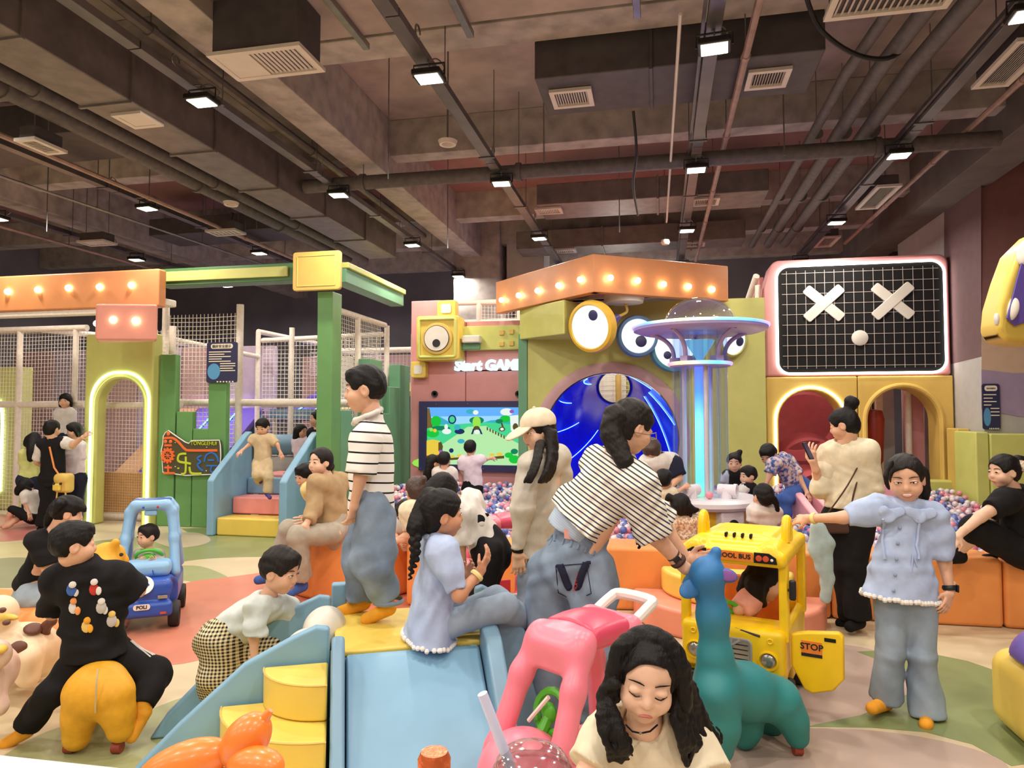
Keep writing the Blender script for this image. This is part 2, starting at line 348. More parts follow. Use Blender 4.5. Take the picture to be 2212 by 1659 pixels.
# ------------------------------------------------------------------ lamps hung from the cable trays
def ordn(i): return ('first', 'second', 'third', 'fourth', 'fifth', 'sixth', 'seventh', 'eighth')[i]
TRAYS = [(-9.25, 'far left'), (-6.85, 'left'), (-4.0, 'long left'), (-1.86, 'middle'), (.42, 'bluish central'), (2.56, 'right')]
LY = [-2.6, .0, 2.62, 5.24, 7.87, 10.5, 13.1]
LDX = [.25, .25, .13, .06, 0, -.08]
def flood(x, y, tn, i, dx=0):
    t = thing('flood_light', 'square warm flood light under the %s cable tray, %s counted from the front' % (tn, ordn(i)), 'light', (x, y, 4.3), .06 * (hash((i, tn[0])) % 3 - 1), 'flood lights under the cable trays')
    t.rotation_euler[2] = .08 * ((i * 7 + len(tn)) % 3 - 1)
    MB().box((-.12, -.1, -.0), (.12, .1, .05)).build('housing', 'black', t, local=True, bevel=.012)
    MB().box((-.095, -.078, -.006), (.095, .078, -.0005)).build('lens', 'lamp_face', t, local=True)
    MB().tube([(-.13, 0, .02), (-.13, 0, .12), (.13, 0, .12), (.13, 0, .02)], .008, 6).build('bracket', 'black', t, local=True)
    if i > 0: MB().tube(spline([(.03, .05, .05), (.1, .1, .12), (.06, .02, .17), (-.02, .0, .14)], 4), .006, 5).build('cord', 'steel', t, local=True)
    MB().tube([(0, 0, .1), (0, 0, .16), (-dx, 0, .16)], .008, 5).build('drop_arm', 'steel', t, local=True)
    l = bpy.data.lights.new('flood', 'AREA'); l.shape = 'RECTANGLE'; l.size = .19; l.size_y = .16; l.energy = LAMP_W; l.color = (1, .92, .82)
    lo = bpy.data.objects.new('flood_beam', l); COL.objects.link(lo); lo.parent = t; lo.location = (0, 0, -.02)
for k, (x, tn) in enumerate(TRAYS):
    for i, y in enumerate(LY):
        if y > 11 and x > 3: continue
        flood(x + LDX[k], y, tn, i - 2 if i >= 2 else i + 5, LDX[k])

# ------------------------------------------------------------------ floor
fl = tag(MB().box((-14, -4.5, -.1), (5.6, 17.5, 0)).build('floor', 'floor_cream'), 'cream vinyl floor with swirls of coral, olive and mauve', None, None, 'structure')
def patch(mat, pts, z, sm=True):
    P = [atz(x, y, 0) for x, y in pts]
    if sm: P = spline(P, 5, True)
    MB().prism([p + A(0, 0, .0004) for p in P], (0, 0, z)).build('vinyl_patch', mat, fl, kind='structure')
patch('floor_olive', [(150, 1182), (300, 1160), (500, 1150), (700, 1150), (900, 1165), (860, 1230), (640, 1205), (480, 1205), (380, 1215), (250, 1235)], .0006)
patch('floor_leaf', [(392, 1142), (450, 1140), (452, 1170), (420, 1158)], .0012, False)
patch('floor_beige', [(320, 1160), (370, 1150), (430, 1152), (455, 1166), (430, 1178), (370, 1182)], .0015)
patch('floor_sage', [(330, 1230), (420, 1222), (480, 1240), (510, 1265), (440, 1262), (385, 1256), (300, 1300), (260, 1270)], .0009)
patch('floor_coral', [(240, 1330), (385, 1264), (500, 1246), (640, 1232), (800, 1250), (960, 1300), (900, 1345), (760, 1330), (640, 1352), (540, 1395), (440, 1424), (360, 1436), (270, 1420), (225, 1380)], .0010)
patch('floor_greyolive', [(-40, 1215), (60, 1205), (130, 1235), (90, 1262), (20, 1270), (-60, 1262)], .0008)
patch('floor_rose', [(-60, 1120), (20, 1112), (110, 1140), (140, 1160), (60, 1166), (-60, 1168)], .0009)
patch('floor_tan', [(-40, 1180), (60, 1172), (180, 1190), (110, 1215), (-60, 1205)], .0007)
patch('floor_sage', [(-60, 1690), (60, 1600), (170, 1560), (300, 1540), (420, 1500), (560, 1490), (700, 1560), (700, 1720), (-60, 1760)], .0006)
patch('floor_mauve', [(1420, 1500), (1560, 1420), (1750, 1392), (1870, 1400), (1960, 1440), (1980, 1500), (1880, 1550), (1640, 1572), (1480, 1570)], .0007)
patch('floor_mauve', [(1500, 1600), (1700, 1575), (1900, 1580), (2080, 1612), (2180, 1660), (2100, 1740), (1500, 1740)], .0008)
patch('floor_leaf', [(1850, 1408), (1960, 1402), (2090, 1428), (2240, 1480), (2290, 1640), (2185, 1655), (2100, 1608), (2000, 1582), (1880, 1572), (1740, 1570), (1860, 1545), (1960, 1500), (1960, 1450)], .0010, False)

# ------------------------------------------------------------------ shell
def wall(name, a, b, mat): return tag(MB().box(a, b).build(name, mat), None, None, None, 'structure')
wall('wall_back', (-14, 17, 0), (5.6, 17.3, 5.6), 'dark_wall'); wall('wall_left', (-14.3, -4.5, 0), (-14, 17.3, 5.6), 'dark_wall')
wr_ = wall('wall_right', (5.3, -4.5, 0), (5.6, 17.3, 5.6), 'wall_plum'); wall('wall_front', (-14, -4.8, 0), (5.6, -4.5, 5.6), 'dark_wall')
wall('ceiling', (-14.3, -4.8, 5.45), (5.6, 17.3, 5.6), 'slab')
# painted column in front of the right wall
col = wall('wall_column', (4.2, 10.3, 0), (5.3, 13.5, 5.45), 'wall_grey')
def paint(mat, pts, Y=None, X=None, nm='mural_patch'):
    P = [atY(x, y, Y) if Y else atX(x, y, X) for x, y in pts]
    d = (0, -.004, 0) if Y else (-.004, 0, 0)
    MB().prism(P, d).build(nm, mat, col, kind='structure')
paint('wall_plum', [(2120, 60), (2330, 60), (2330, 190), (2120, 218)], 10.3); paint('wall_rose', [(2120, 330), (2180, 270), (2190, 212), (2330, 180), (2330, 640), (2190, 690), (2120, 706)], 10.299)
paint('wall_pinkgrey', [(2120, 218), (2190, 209), (2181, 268), (2120, 332)], 10.298); paint('wall_sand', [(2120, 706), (2190, 690), (2330, 640), (2330, 800), (2190, 806), (2120, 798)], 10.297); paint('wall_violet', [(2120, 798), (2190, 806), (2330, 800), (2330, 905), (2200, 900), (2120, 884)], 10.296)
paint('wall_plum', [(2120, 215), (2040, 245), (2040, 790), (2120, 770)], X=4.2); paint('dark_wall', [(2119, 60), (2040, 60), (2040, 244), (2119, 214)], X=4.2)
# ceiling beams
def beam(a, b, mat='concrete', nm='ceiling_beam'): return tag(MB().box(a, b).build(nm, mat, bevel=.01), None, None, None, 'structure')
for y0, y1 in ((-1.5, -1.1), (2.4, 2.8), (5.7, 6.08), (8.45, 8.72), (11.45, 11.75), (13.3, 13.6), (15.4, 15.7)): beam((-14, y0, 4.97), (5.3, y1, 5.45))
beam((-3.83, -4.5, 4.7), (-3.43, 13.3, 5.45)); beam((-9.6, -4.5, 4.7), (-9.2, 17, 5.45)); beam((3.75, -4.5, 4.62), (4.3, 17, 5.45), 'dark_beam')
tag(MB().box((-4.0, 13.2, 0), (-3.05, 14.2, 5.45)).build('pillar', 'concrete', bevel=.015), None, None, None, 'structure')
tag(MB().box((-2.95, 13.35, 3.9), (-2.2, 14.1, 5.45)).build('pillar', 'wall_grey', bevel=.015), None, None, None, 'structure')
MB().prism([A(-14, 8.73, 5.44), A(5.3, 8.73, 5.44), A(5.3, 11.44, 5.44), A(-14, 11.44, 5.44)], (0, 0, -.012)).build('ceiling_panel', 'wall_rose', None, kind='structure')

# ------------------------------------------------------------------ trays, ducts, pipes
for x, tn in TRAYS:
    t = thing('cable_tray', 'long grey metal cable tray running back from the camera, the %s one' % tn, 'cable tray', (x, -4.4, 4.5), 0, 'cable trays on the ceiling')
    w_ = .055
    for i in range(6):
        y = -4.4 + i * 3.0; y1 = min(y + 2.985, 13.4)
        if y1 <= y: continue
        MB().box((x - w_, y, 4.45), (x + w_, y1, 4.52)).build('tray_section', 'tray', t, bevel=.004)
    MB().box((x - w_ - .035, -4.4, 4.49), (x - w_ - .01, 13.4, 4.53)).build('lip', 'tray', t)
    for y in (1.2, 2.9, 5.6, 7.4, 9.3, 11.6): MB().tube([(x + .08, y, 4.47), (x + .08, y, 5.44)], .006, 5).build('hanger_rod', 'steel', t); MB().box((x - .09, y - .02, 4.44), (x + .09, y + .02, 4.455)).build('clamp', 'tray', t)
    for y in (5.0, 7.5, 10.2): MB().tube(arcpts((x + .05, y, 4.56), .05, 0, 5.5, 14, (0, 1, 0)), .008, 5).build('flex_coil', 'steel', t)
def duct(name, label, a, b, mat, seams, axis=1, group='air ducts'):
    c = (np.array(a) + np.array(b)) / 2
    t = thing(name, label, 'air duct', (c[0], c[1], a[2]), 0, group)
    n = len(seams) - 1
    for i in range(n):
        p, q = list(a), list(b); p[axis] = seams[i] + .004; q[axis] = seams[i + 1] - .004
        o = MB().box(p, q).build('duct_section', mat, t, bevel=.012)
    for s_ in seams[1:-1]:
        p, q = np.array(a) - .02, np.array(b) + .02; p[axis] = s_ - .015; q[axis] = s_ + .015; MB().box(p, q).build('flange', mat, t, bevel=.004)
    return t
duct('air_duct', 'long grey sheet-metal duct crossing the left of the ceiling', (-4.92, -4.4, 4.28), (-4.42, 11.2, 4.78), 'duct', [-4.4, -1, 1.5, 4.0, 5.05, 6.2, 7.4, 8.6, 9.9, 11.2])
duct('air_duct', 'wide flat pale duct at the top edge of the ceiling with hanger channels below', (-2.95, 3.3, 4.86), (2.2, 5.48, 5.2), 'slab', [3.3, 3.95, 4.7, 5.48])
duct('air_duct', 'dark square duct with an outlet grille behind the middle cable tray', (-1.1, 6.15, 4.66), (1.4, 6.95, 5.02), 'duct_dark', [-1.1, -.05, 1.4], 0)
duct('air_duct', 'grey duct with two small grilles further back, near the central tray', (-1.75, 9.95, 4.66), (1.5, 10.75, 4.97), 'duct', [-1.75, .0, 1.5], 0)
duct('air_duct', 'bluish duct just above the orange canopy at the back', (-2.6, 12.6, 4.66), (1.5, 13.25, 5.0), 'duct', [-2.6, -1, .6, 1.5], 0)
duct('air_duct', 'dark low duct high above the left climbing nets', (-8.7, 6.4, 4.72), (-5.3, 7.2, 5.1), 'duct_dark', [-8.7, -7.4, -6.2, -5.3], 0)
duct('air_duct', 'bluish flat duct at the far left back above the nets', (-8.6, 10.3, 4.66), (-5.0, 11.1, 4.95), 'duct_dark', [-8.6, -7.0, -5.0], 0)
def pipe(label, P, r, mat, n=12, clamps=(), name='ceiling_pipe'):
    t = thing(name, label, 'pipe', P[0], 0, 'pipes under the ceiling'); MB().tube(P, r, n).build('run', mat, t)
    for i in range(1, len(P) - 1): pass
    a, b = np.array(P[0], float), np.array(P[-1], float)
    for c in clamps:
        p = a + (b - a) * c; d = nrm(b - a); MB().tube([p - d * .03, p + d * .03], r * 1.25, n).build('coupling', mat, t); MB().tube([p + A(0, 0, r), A(p[0], p[1], 5.44)], .006, 5).build('hanger_rod', 'steel', t)
    return t
pipe('thick grey drain pipe running right across the ceiling', [A(-4.37, 7.95, 4.47), A(3.5, 8.05, 4.47)], .085, 'foam_pipe', 16, (.1, .35, .6, .85))
pipe('thin pale pipe slanting beside the bluish central tray', [A(.75, -3, 4.6), A(.72, 14, 4.6)], .032, 'pale_pipe', 8, (.3, .53, .63, .74, .83))
pipe('thin pale pipe at the far right of the ceiling', [A(3.2, -3, 4.58), A(3.2, 13, 4.58)], .03, 'pale_pipe', 8, (.5, .62, .75, .86))
for i, (x, r) in enumerate(((1.55, .05), (1.82, .07), (2.1, .075))):
    pipe('black insulated pipe of three on the right of the ceiling, the %s one' % ('inner', 'central', 'outer')[i], [A(x + .25, 2, 4.72), A(x + .25, 5.3, 4.72), A(x + .12, 6.6, 4.66), A(x + .1, 13, 4.62)], r, 'foam_pipe', 12, (.55, .75, .9))
pipe('black insulated pipe beside the long left duct', [A(-5.35, -2, 4.45), A(-5.35, 12, 4.45)], .07, 'foam_pipe', 12, (.5, .68, .82))
pipe('second black insulated pipe left of the long duct', [A(-5.7, -2, 4.5), A(-5.7, 12, 4.5)], .09, 'foam_pipe', 12, (.5, .69, .83))
pipe('brown thin pipe over the left nets', [A(-6.35, -2, 4.35), A(-6.35, 13, 4.35)], .03, 'pale_pipe', 8, (.47, .64, .78))
pipe('pale conduit nearest the left nets', [A(-7.6, 2, 4.3), A(-6.9, 13, 4.3)], .016, 'steel', 6, (.3, .52, .7))
pipe('pale conduit above the far left nets', [A(-9.7, 2, 4.4), A(-9.6, 13, 4.4)], .025, 'pale_pipe', 6, (.5, .7))
pipe('grey pipe beside the long left duct, on its right', [A(-4.2, -2, 4.85), A(-4.2, 12, 4.85)], .05, 'duct', 8, (.5, .7))
for (px_, py, z, ln, lab) in ((1458, 10, 4.5, 4, 'central'),): pipe('thin sagging sprinkler rod beside the %s tray' % lab, [atz(1470, 30, 4.5), atz(1440, 480, 4.4)], .014, 'white_metal', 6)
tag(MB().tube(spline([atz(1735, -30, 4.9), atz(1770, 60, 4.75), atz(1850, 118, 4.6), atz(1930, 122, 4.6), atz(1985, 60, 4.8)], 6), .02, 8).build('hanging_cable', 'black_rubber'), 'black cable hanging in a loop from the ceiling at the upper right', 'cable')
tag(MB().tube(spline([atz(1368, 240, 4.62), atz(1375, 330, 4.3), atz(1368, 400, 4.15), atz(1378, 465, 4.05)], 6), .014, 6).build('hanging_cable', 'black_rubber'), 'black wire dangling from the dark square duct', 'cable')
for i, (x, y, z) in enumerate(((967, 312, 4.35), (499, 443, 4.3))):
    c = atz(x, y, z); t = thing('ceiling_speaker', 'small white bell-shaped speaker hanging %s' % ('left of the middle cable tray', 'above the left nets')[i], 'speaker', c)
    MB().lathe([(.02, .05), (.05, .045), (.06, .0), (.085, -.005), (.1, .035), (.02, .05)][::-1], c, 18).build('bell', 'white_metal', t); MB().tube([c + A(0, 0, .04), A(c[0], c[1], 5.44)], .01, 6).build('stem', 'steel', t)
c = atz(1437, 524, 4.2); t = thing('smoke_detector', 'little white detector on a rod beside the central tray', 'detector', c); MB().lathe([(.05, -.03), (.07, .0), (.06, .04), (.0, .045)], c, 14).build('body', 'white_metal', t); MB().tube([c, A(c[0], c[1], 5.4)], .006, 5).build('rod', 'steel', t)
# channels under the wide flat duct and loose hanger rods
for i, (x, y0) in enumerate(((-2.5, 4.0), (-1.55, 4.1), (-.15, 4.4))):
    tag(MB().box((x - .03, y0, 4.8), (x + .03, 5.6, 4.86)).build('hanger_channel', 'steel', bevel=.006), 'slotted steel channel under the wide flat duct, %s from the left' % ordn(i), 'bracket', 'steel channels under the duct')
def vent(label, x0, x1, y0, y1, z, ns, solid=0., ax=0, box=None, hang=False):
    t = thing('air_vent', label, 'air vent', ((x0 + x1) / 2, (y0 + y1) / 2, z), 0, 'air vents')
    fr = .045
    P = MB(); P.box((x0, y0, z), (x1, y0 + fr, z + .03)); P.box((x0, y1 - fr, z), (x1, y1, z + .03)); P.box((x0, y0 + fr, z), (x0 + fr, y1 - fr, z + .03)); P.box((x1 - fr, y0 + fr, z), (x1, y1 - fr, z + .03)); P.build('frame', 'white_metal', t)
    sx0 = x0 + fr
    if solid: sx0 = x0 + (x1 - x0) * solid; MB().box((x0 + fr, y0 + fr, z + .006), (sx0, y1 - fr, z + .024)).build('panel', 'white_metal', t)
    MB().box((sx0, y0 + fr, z + .05), (x1 - fr, y1 - fr, z + .055)).build('throat', 'slot_dark', t)
    for i in range(ns):
        if ax == 0: xx = sx0 + (x1 - fr - sx0) * (i + .5) / ns; MB().obox((xx, (y0 + y1) / 2, z + .02), A((x1 - sx0) / ns * .17, 0, .004), A(0, (y1 - y0) / 2 - fr, 0), A(0, 0, .004)).build('slat', 'white_metal', t)
        else: yy = y0 + fr + (y1 - y0 - 2 * fr) * (i + .5) / ns; MB().obox(((sx0 + x1 - fr) / 2, yy, z + .02), A((x1 - fr - sx0) / 2, 0, 0), A(0, (y1 - y0) / ns * .3, .012), A(0, 0, .004)).build('slat', 'white_metal', t)
    if hang:
        for x in (x0 + .04, x1 - .04): MB().tube([(x, (y0 + y1) / 2, z + .02), (x, (y0 + y1) / 2, 5.44)], .006, 5).build('hanger_rod', 'steel', t)
        MB().box((x0 + .03, y0 + .03, z + .03), (x1 - .03, y1 - .03, z + .16)).build('plenum_box', box_mat, t, bevel=.01)
    if box: MB().box((x0 + .03, y0 + .03, z + .03), (x1 - .03, y1 - .03, box)).build('plenum_box', box_mat, t, bevel=.01)
    return t
box_mat = 'duct_dark'
vent('big white ceiling vent with a grey box above it, half panel and half slats', -3.46, -2.66, 4.72, 5.15, 4.4, 11, .42, box=4.86)
vent('large white vent cut by the top edge of the photo on the right', 1.17, 1.97, 4.8, 5.22, 4.4, 16, 0.0, box=4.8)
vent('small white grille under the dark square duct', -1.0, -.6, 6.37, 6.74, 4.625, 13)
vent('small white grille beside the thin pale pipe', .8, 1.17, 6.36, 6.72, 4.625, 12)
vent('tiny grille on the grey duct left of the middle tray end', -1.8, -1.4, 10.05, 10.35, 4.625, 12)
vent('tiny grille on the grey duct right of the central tray', .48, .86, 10.05, 10.4, 4.625, 12)
vent('tiny grille just over the orange canopy', -1.95, -1.5, 12.65, 12.95, 4.625, 10); vent('tiny grille on the bluish duct near the central tray end', .4, .82, 12.65, 12.95, 4.625, 10)
vent('long ribbed white vent beside the right cable tray, nearer', 2.66, 2.95, 5.8, 6.6, 4.4, 11, ax=0, hang=True); vent('long ribbed white vent beside the right cable tray, farther', 2.66, 2.95, 9.25, 10.25, 4.4, 11, ax=0, hang=True)
vent('plain cream hatch on the long left duct', -4.78, -4.47, 5.22, 5.52, 4.255, 1, .97); vent('ribbed white vent over the left nets near the left edge', -6.02, -5.78, 5.4, 5.78, 4.2, 9, ax=1, hang=True)
vent('pale flat vent above the green beam', -6.6, -6.1, 9.05, 9.35, 4.3, 6, hang=True); vent('pale flat vent at the far left back', -9.0, -8.5, 9.2, 9.5, 4.3, 6, hang=True)
vent('pale vent just above the dark grid face', 2.66, 2.95, 12.2, 12.9, 4.5, 8, hang=True)
for i, (x, y, lb) in enumerate([(-7.9, 7.6, 'left of the left cable tray'), (-5.9, 9.3, 'left of the long grey duct'), (-2.7, 6.6, 'between the concrete beam and the middle tray'), (-1.2, 7.3, 'beside the dangling black wire'), (-.5, 9.2, 'behind the thick drain pipe'), (1.3, 7.6, 'near the thin slanting pale pipe'), (-3.0, 9.6, 'close to the concrete pillar')]):
    t = tag(MB().tube([(x, y, 4.3 if i % 2 else 4.0), (x, y, 5.44)], .007, 5).build('hanger_rod', 'steel'), 'thin threaded rod hanging free from the ceiling ' + lb, 'rod', 'loose threaded rods')
# ------------------------------------------------------------------ left play castle
def px_prism(pts, Y, t, dz=0): return MB().prism([atY(x, y, Y) for x, y in pts], (0, t, 0))
def net_panel(o, u, v, cell=.065, r=.0042, parent=None, mat='net', name='net'):
    o, u, v = map(lambda q: np.asarray(q, float), (o, u, v)); lu, lv = np.linalg.norm(u), np.linalg.norm(v); m = MB(); nn = nrm(np.cross(u, v))
    for i in range(int(lu / cell) + 1): p = o + u * (i * cell / lu); m.tube([p, p + v * .5 + nn * .006 * math.sin(i * 1.7), p + v], r, 3, caps=False)
    for j in range(int(lv / cell) + 1): p = o + v * (j * cell / lv); m.tube([p, p + u * .5 + A(0, 0, -.012), p + u], r, 3, caps=False)
    return m.build(name, mat, parent, kind='stuff', weld=False)
def pole(parent, a, b, r=.045, name='pole', mat='pole_foam'): return MB().tube([a, b], r, 12).build(name, mat, parent)
def arch_outline(X0, X1, z0, z1, x0, x1, zt, y, r=None):
    """panel outline with an arched doorway open at the bottom"""
    r = (x1 - x0) / 2 if r is None else r; c = (x0 + x1) / 2
    P = [A(X0, y, z0), A(x0, y, z0), A(x0, y, zt - r)] + arcpts((x0 + r, y, zt - r), r, PI, PI / 2, 8)[1:] + arcpts((x1 - r, y, zt - r), r, PI / 2, 0, 8)
    return P + [A(x1, y, z0), A(X1, y, z0), A(X1, y, z1), A(X0, y, z1)]
def arch_line(x0, x1, zb, zt, y, r=None):
    r = (x1 - x0) / 2 if r is None else r
    return [A(x0, y, zb), A(x0, y, zt - r)] + arcpts((x0 + r, y, zt - r), r, PI, PI / 2, 10)[1:] + arcpts((x1 - r, y, zt - r), r, PI / 2, 0, 10) + [A(x1, y, zb)]
AX0, AX1 = -8.2, -7.06; ox0, ox1 = atY(206, 960, 8.6)[0], atY(309, 960, 8.6)[0]; ozt = atY(258, 816, 8.6)[2]
t = thing('arch_tower', 'lime green tower with a glowing arched doorway at the left', 'play tower', (-7.6, 8.7, 0))
MB().prism(arch_outline(AX0, AX1, 0, 2.75, ox0, ox1, ozt, 8.6), (0, .2, 0)).build('panel', 'v_lime', t, bevel=.025)
MB().tube(arch_line(ox0 - .085, ox1 + .085, .03, ozt + .075, 8.592, .42), .016, 8).build('light_strip', 'led_green', t)
MB().tube(arch_line(ox0 - .02, ox1 + .02, .02, ozt + .015, 8.62, .4), .03, 8).build('padded_edge', 'v_limelt', t)
t = thing('doorway_barrier', 'tan padded barrier and net inside the glowing arched doorway', 'barrier', (-7.6, 9.1, 0))
MB().box((ox0 - .25, 9.0, .12), (ox1 + .25, 9.06, .72)).build('pad', 'v_tan', t, bevel=.02); pole(t, (ox0 - .25, 9.03, .07), (ox1 + .25, 9.03, .07), .06, 'rail'); pole(t, (ox0 - .25, 9.06, 1.72), (ox1 + .25, 9.06, 1.72), .05, 'rail')
pole(t, (-7.7, 9.4, 1.1), (-7.7, 9.4, 2.9)); pole(t, (ox1 + .1, 9.04, 0), (ox1 + .1, 9.04, 2.9), .05)
net_panel((ox0 - .22, 8.98, .12), (1.2, 0, 0), (0, 0, .6), .04, .003, t, 'net_tan'); net_panel((ox0 - .22, 9.02, .72), (1.2, 0, 0), (0, 0, 1.0), .06, .004, t); net_panel((ox0 - .22, 9.06, 1.75), (1.2, 0, 0), (0, 0, 1.1), .06, .004, t)
# orange lamp beam and pink lamp box
t = thing('lamp_beam', 'orange padded beam with a row of round bulbs, top left', 'sign beam', (-9.4, 8.3, 3.05))
ob0 = atY(-420, 640, 8.2)[0]; ob1 = atY(342, 640, 8.2)[0]
MB().box((ob0, 8.2, 3.06), (ob1, 8.36, 3.58)).build('beam', 'v_orange2', t, bevel=.025); MB().box((ob0, 8.22, 2.98), (ob1 - 1.0, 8.34, 3.06)).box((ob0, 8.365, 3.1), (ob1 - .02, 8.6, 3.2)).build('rail', 'pole_foam', t, bevel=.02)
for x, y in [(-120, 637), (-50, 633), (17, 630), (82, 626), (148, 622), (215, 620), (284, 616)]: MB().ball(atY(x, y, 8.19), .045, 14).build('bulb', 'bulb', t)
t = thing('lamp_box', 'pink padded box with three bulbs on top of the lime tower', 'sign box', (-7.5, 8.2, 2.5))
bx0, bx1 = atY(186, 700, 7.95)[0], atY(339, 700, 7.95)[0]
pa, pb2 = at(206, 695, 8.95), at(340, 695, 9.0); pu = nrm((pb2 - pa) * A(1, 1, 0)); pn = A(-pu[1], pu[0], 0) * 1.0; pn = pn if pn[1] > 0 else -pn; pz0, pz1 = at(260, 735, 8.97)[2], at(260, 656, 8.97)[2]; pd = nrm(pn - pu * .42)
MB().prism([A(*pa[:2], pz0), A(*pb2[:2], pz0), A(*(pb2 + pd * .2)[:2], pz0), A(*(pa + pd * .5)[:2], pz0)], (0, 0, pz1 - pz0)).build('box', 'v_peach', t, bevel=.03)
for x, y in [(244, 691), (292, 693)]: MB().ball(at(x, y, 8.96), .042, 14).build('bulb', 'bulb', t)
pm = (pa + pb2) / 2; MB().tube([pm + pd * .1, atY(262, 695, 8.63)], .08, 10).build('mount', 'v_peach', t)
MB().ball(pa + pd * .2 + A(0, 0, 0), .042, 14).build('bulb', 'bulb', t)
# second arch at the very left edge
t = thing('arch_tower', 'lime padded wall with a glowing edge cut by the left border', 'play tower', (-10.2, 9.6, 0))
x1 = atY(40, 950, 9.6)[0]; MB().box((x1 - 2.0, 9.6, 0), (x1, 9.85, atY(30, 792, 9.6)[2])).build('panel', 'v_lime', t, bevel=.02); MB().tube(spline([A(x1 - .33, 9.58, .3), A(x1 - .33, 9.58, 1.6), A(x1 - .5, 9.58, 1.85), A(x1 - .9, 9.58, 1.95)], 6), .016, 8).build('light_strip', 'led_green', t)
# green stepped pickets, left of the entrance
t = thing('picket_wall', 'green stepped picket wall carrying the shop sign', 'picket wall', (-6.5, 8.75, 0))
for a, b, y in [(345, 381, 766), (381, 416, 889), (416, 450, 926), (450, 489, 826)]:
    p, q = atY(a, y, 8.7), atY(b, y, 8.7); MB().box((p[0] + .003, 8.7, 0), (q[0] - .003, 8.8, p[2])).build('picket', 'v_green', t, bevel=.012)
# corner post, beams, plaque
CXW, CYW = -4.45, 8.76
t = thing('entrance_post', 'tall square green post at the corner of the climbing area', 'post', (-4.5, 8.8, 0))
pl, pr = atY(684, 800, 8.62)[0], atY(717, 800, 8.62)[0]; MB().box((pl, 8.62, 0), (pr, 8.9, 3.25)).build('post', 'v_green', t, bevel=.01)
zb0 = atY(345, 620, 8.7)[2]; zb1 = atY(345, 587, 8.7)[2]
t = thing('roof_beam', 'green beam with a lime inset over the picket wall', 'beam', (-5.8, 8.7, zb0)); MB().box((atY(340, 600, 8.62)[0], 8.62, zb0), (atY(655, 600, 8.62)[0], 8.9, zb1 + .02)).build('beam', 'v_dkgreen', t, bevel=.012); MB().box((atY(350, 600, 8.6)[0], 8.585, zb0 + .05), (atY(622, 600, 8.6)[0], 8.618, zb1 - .03)).build('inset', 'v_lime', t, bevel=.01)
t = thing('roof_beam', 'lime and green beam running back from the yellow plaque', 'beam', (-4.3, 10, zb0)); MB().box((-4.5, 8.92, zb0), (-4.26, 11.15, zb0 + .2)).build('beam', 'v_teal', t, bevel=.012); MB().box((-4.52, 8.91, zb0 + .2), (-4.22, 11.15, zb1 + .06)).build('inset', 'v_limelt', t, bevel=.012)
t = thing('plaque', 'blank yellow plaque with rounded corners at the beam corner', 'sign', atY(683, 627, 8.4))
c = (atY(632, 543, 8.4) + atY(735, 627, 8.4)) / 2; hw = (atY(735, 585, 8.4)[0] - atY(632, 585, 8.4)[0]) / 2; hh = (atY(683, 543, 8.4)[2] - atY(683, 627, 8.4)[2]) / 2
MB().prism(rrect(c, hw, hh, .04), (0, .06, 0)).build('board', 'v_gold', t, bevel=.012); MB().tube(rrect(c + A(0, -.003, 0), hw - .07, hh - .06, .01, 2), .006, 5, True).build('border', 'v_limelt', t)
MB().box((c[0] - .05, c[1] + .06, c[2] - .05), (c[0] + .05, 8.63, c[2] + .05)).build('mount', 'v_gold', t)
# pickets along the side of the climbing area, going back
t = thing('picket_wall', 'teal green stepped picket wall running back behind the striped boy', 'picket wall', (-4.4, 10, 0))
for a, b, y in [(717, 733, 758), (733, 760, 886), (760, 800, 900), (800, 827, 777), (827, 842, 893), (842, 864, 836), (864, 886, 789), (886, 899, 886)]:
    Xp = -4.32; p, q = atX(a, y, Xp), atX(b, y, Xp); y0 = max(p[1], 8.93)
    if q[1] - y0 < .03: continue
    MB().box((Xp - .2, y0 + .004, 0), (Xp, q[1] - .004, atX((a + b) / 2, y, Xp)[2])).build('picket', 'v_teal', t, bevel=.012)
# climbing frame with nets
t = thing('climbing_frame', 'white foam-covered pole frame hung with white nets', 'climbing frame', (-6, 11, 0))
ZT = 3.12
PX = {}
for nm, x, y in [('a', 355, 9.24), ('b', 516, 9.22), ('c', 556, 11.6), ('d', 629, 11.2)]:
    X = atY(x, 850, y)[0]; PX[nm] = (X, y); pole(t, (X, y, 0), (X, y, ZT + (.1 if y < 10 else .0)), .052 if y < 10 else .045)
for x in (773, 836, 893):
    p = atX(x, 700, -4.62); pole(t, (-4.62, p[1], .0), (-4.62, p[1], ZT))
xa, xb = PX['a'][0], PX['b'][0]
for z in (1.76,): pole(t, (xa, 9.24, z), (xb + 1.3, 9.24, z), .05, 'rail'); pole(t, (-4.62, 9.1, z), (-4.62, 11.1, z), .05, 'rail'); pole(t, (-7.2, 11.6, z), (-4.7, 11.6, z), .05, 'rail')
pole(t, (-4.62, 9.0, ZT), (-4.62, 11.2, ZT), .045, 'rail'); pole(t, (-4.62, 11.1, 2.95), (-7.2, 11.6, 2.95), .045, 'rail'); pole(t, (xa, 9.24, 2.75), (xa + .1, 11.6, 2.65), .045, 'rail'); pole(t, (PX['c'][0], 11.6, ZT), (PX['c'][0], 13.8, ZT), .05, 'rail'); pole(t, (-7, 13.4, 2.9), (-4.6, 13.4, 2.9), .06, 'rail')
net_panel((xa, 9.26, 0), (xb - xa, 0, 0), (0, 0, 3.1), .065, .0055, t); net_panel((-4.64, 9.0, 1.1), (0, 2.1, 0), (0, 0, 2.05), .062, .005, t); net_panel((-7.2, 11.62, 0), (2.5, 0, 0), (0, 0, 3.0), .075, .006, t); net_panel((-7.2, 13.4, 2.4), (2.6, 0, 0), (0, 0, .5), .08, .004, t)
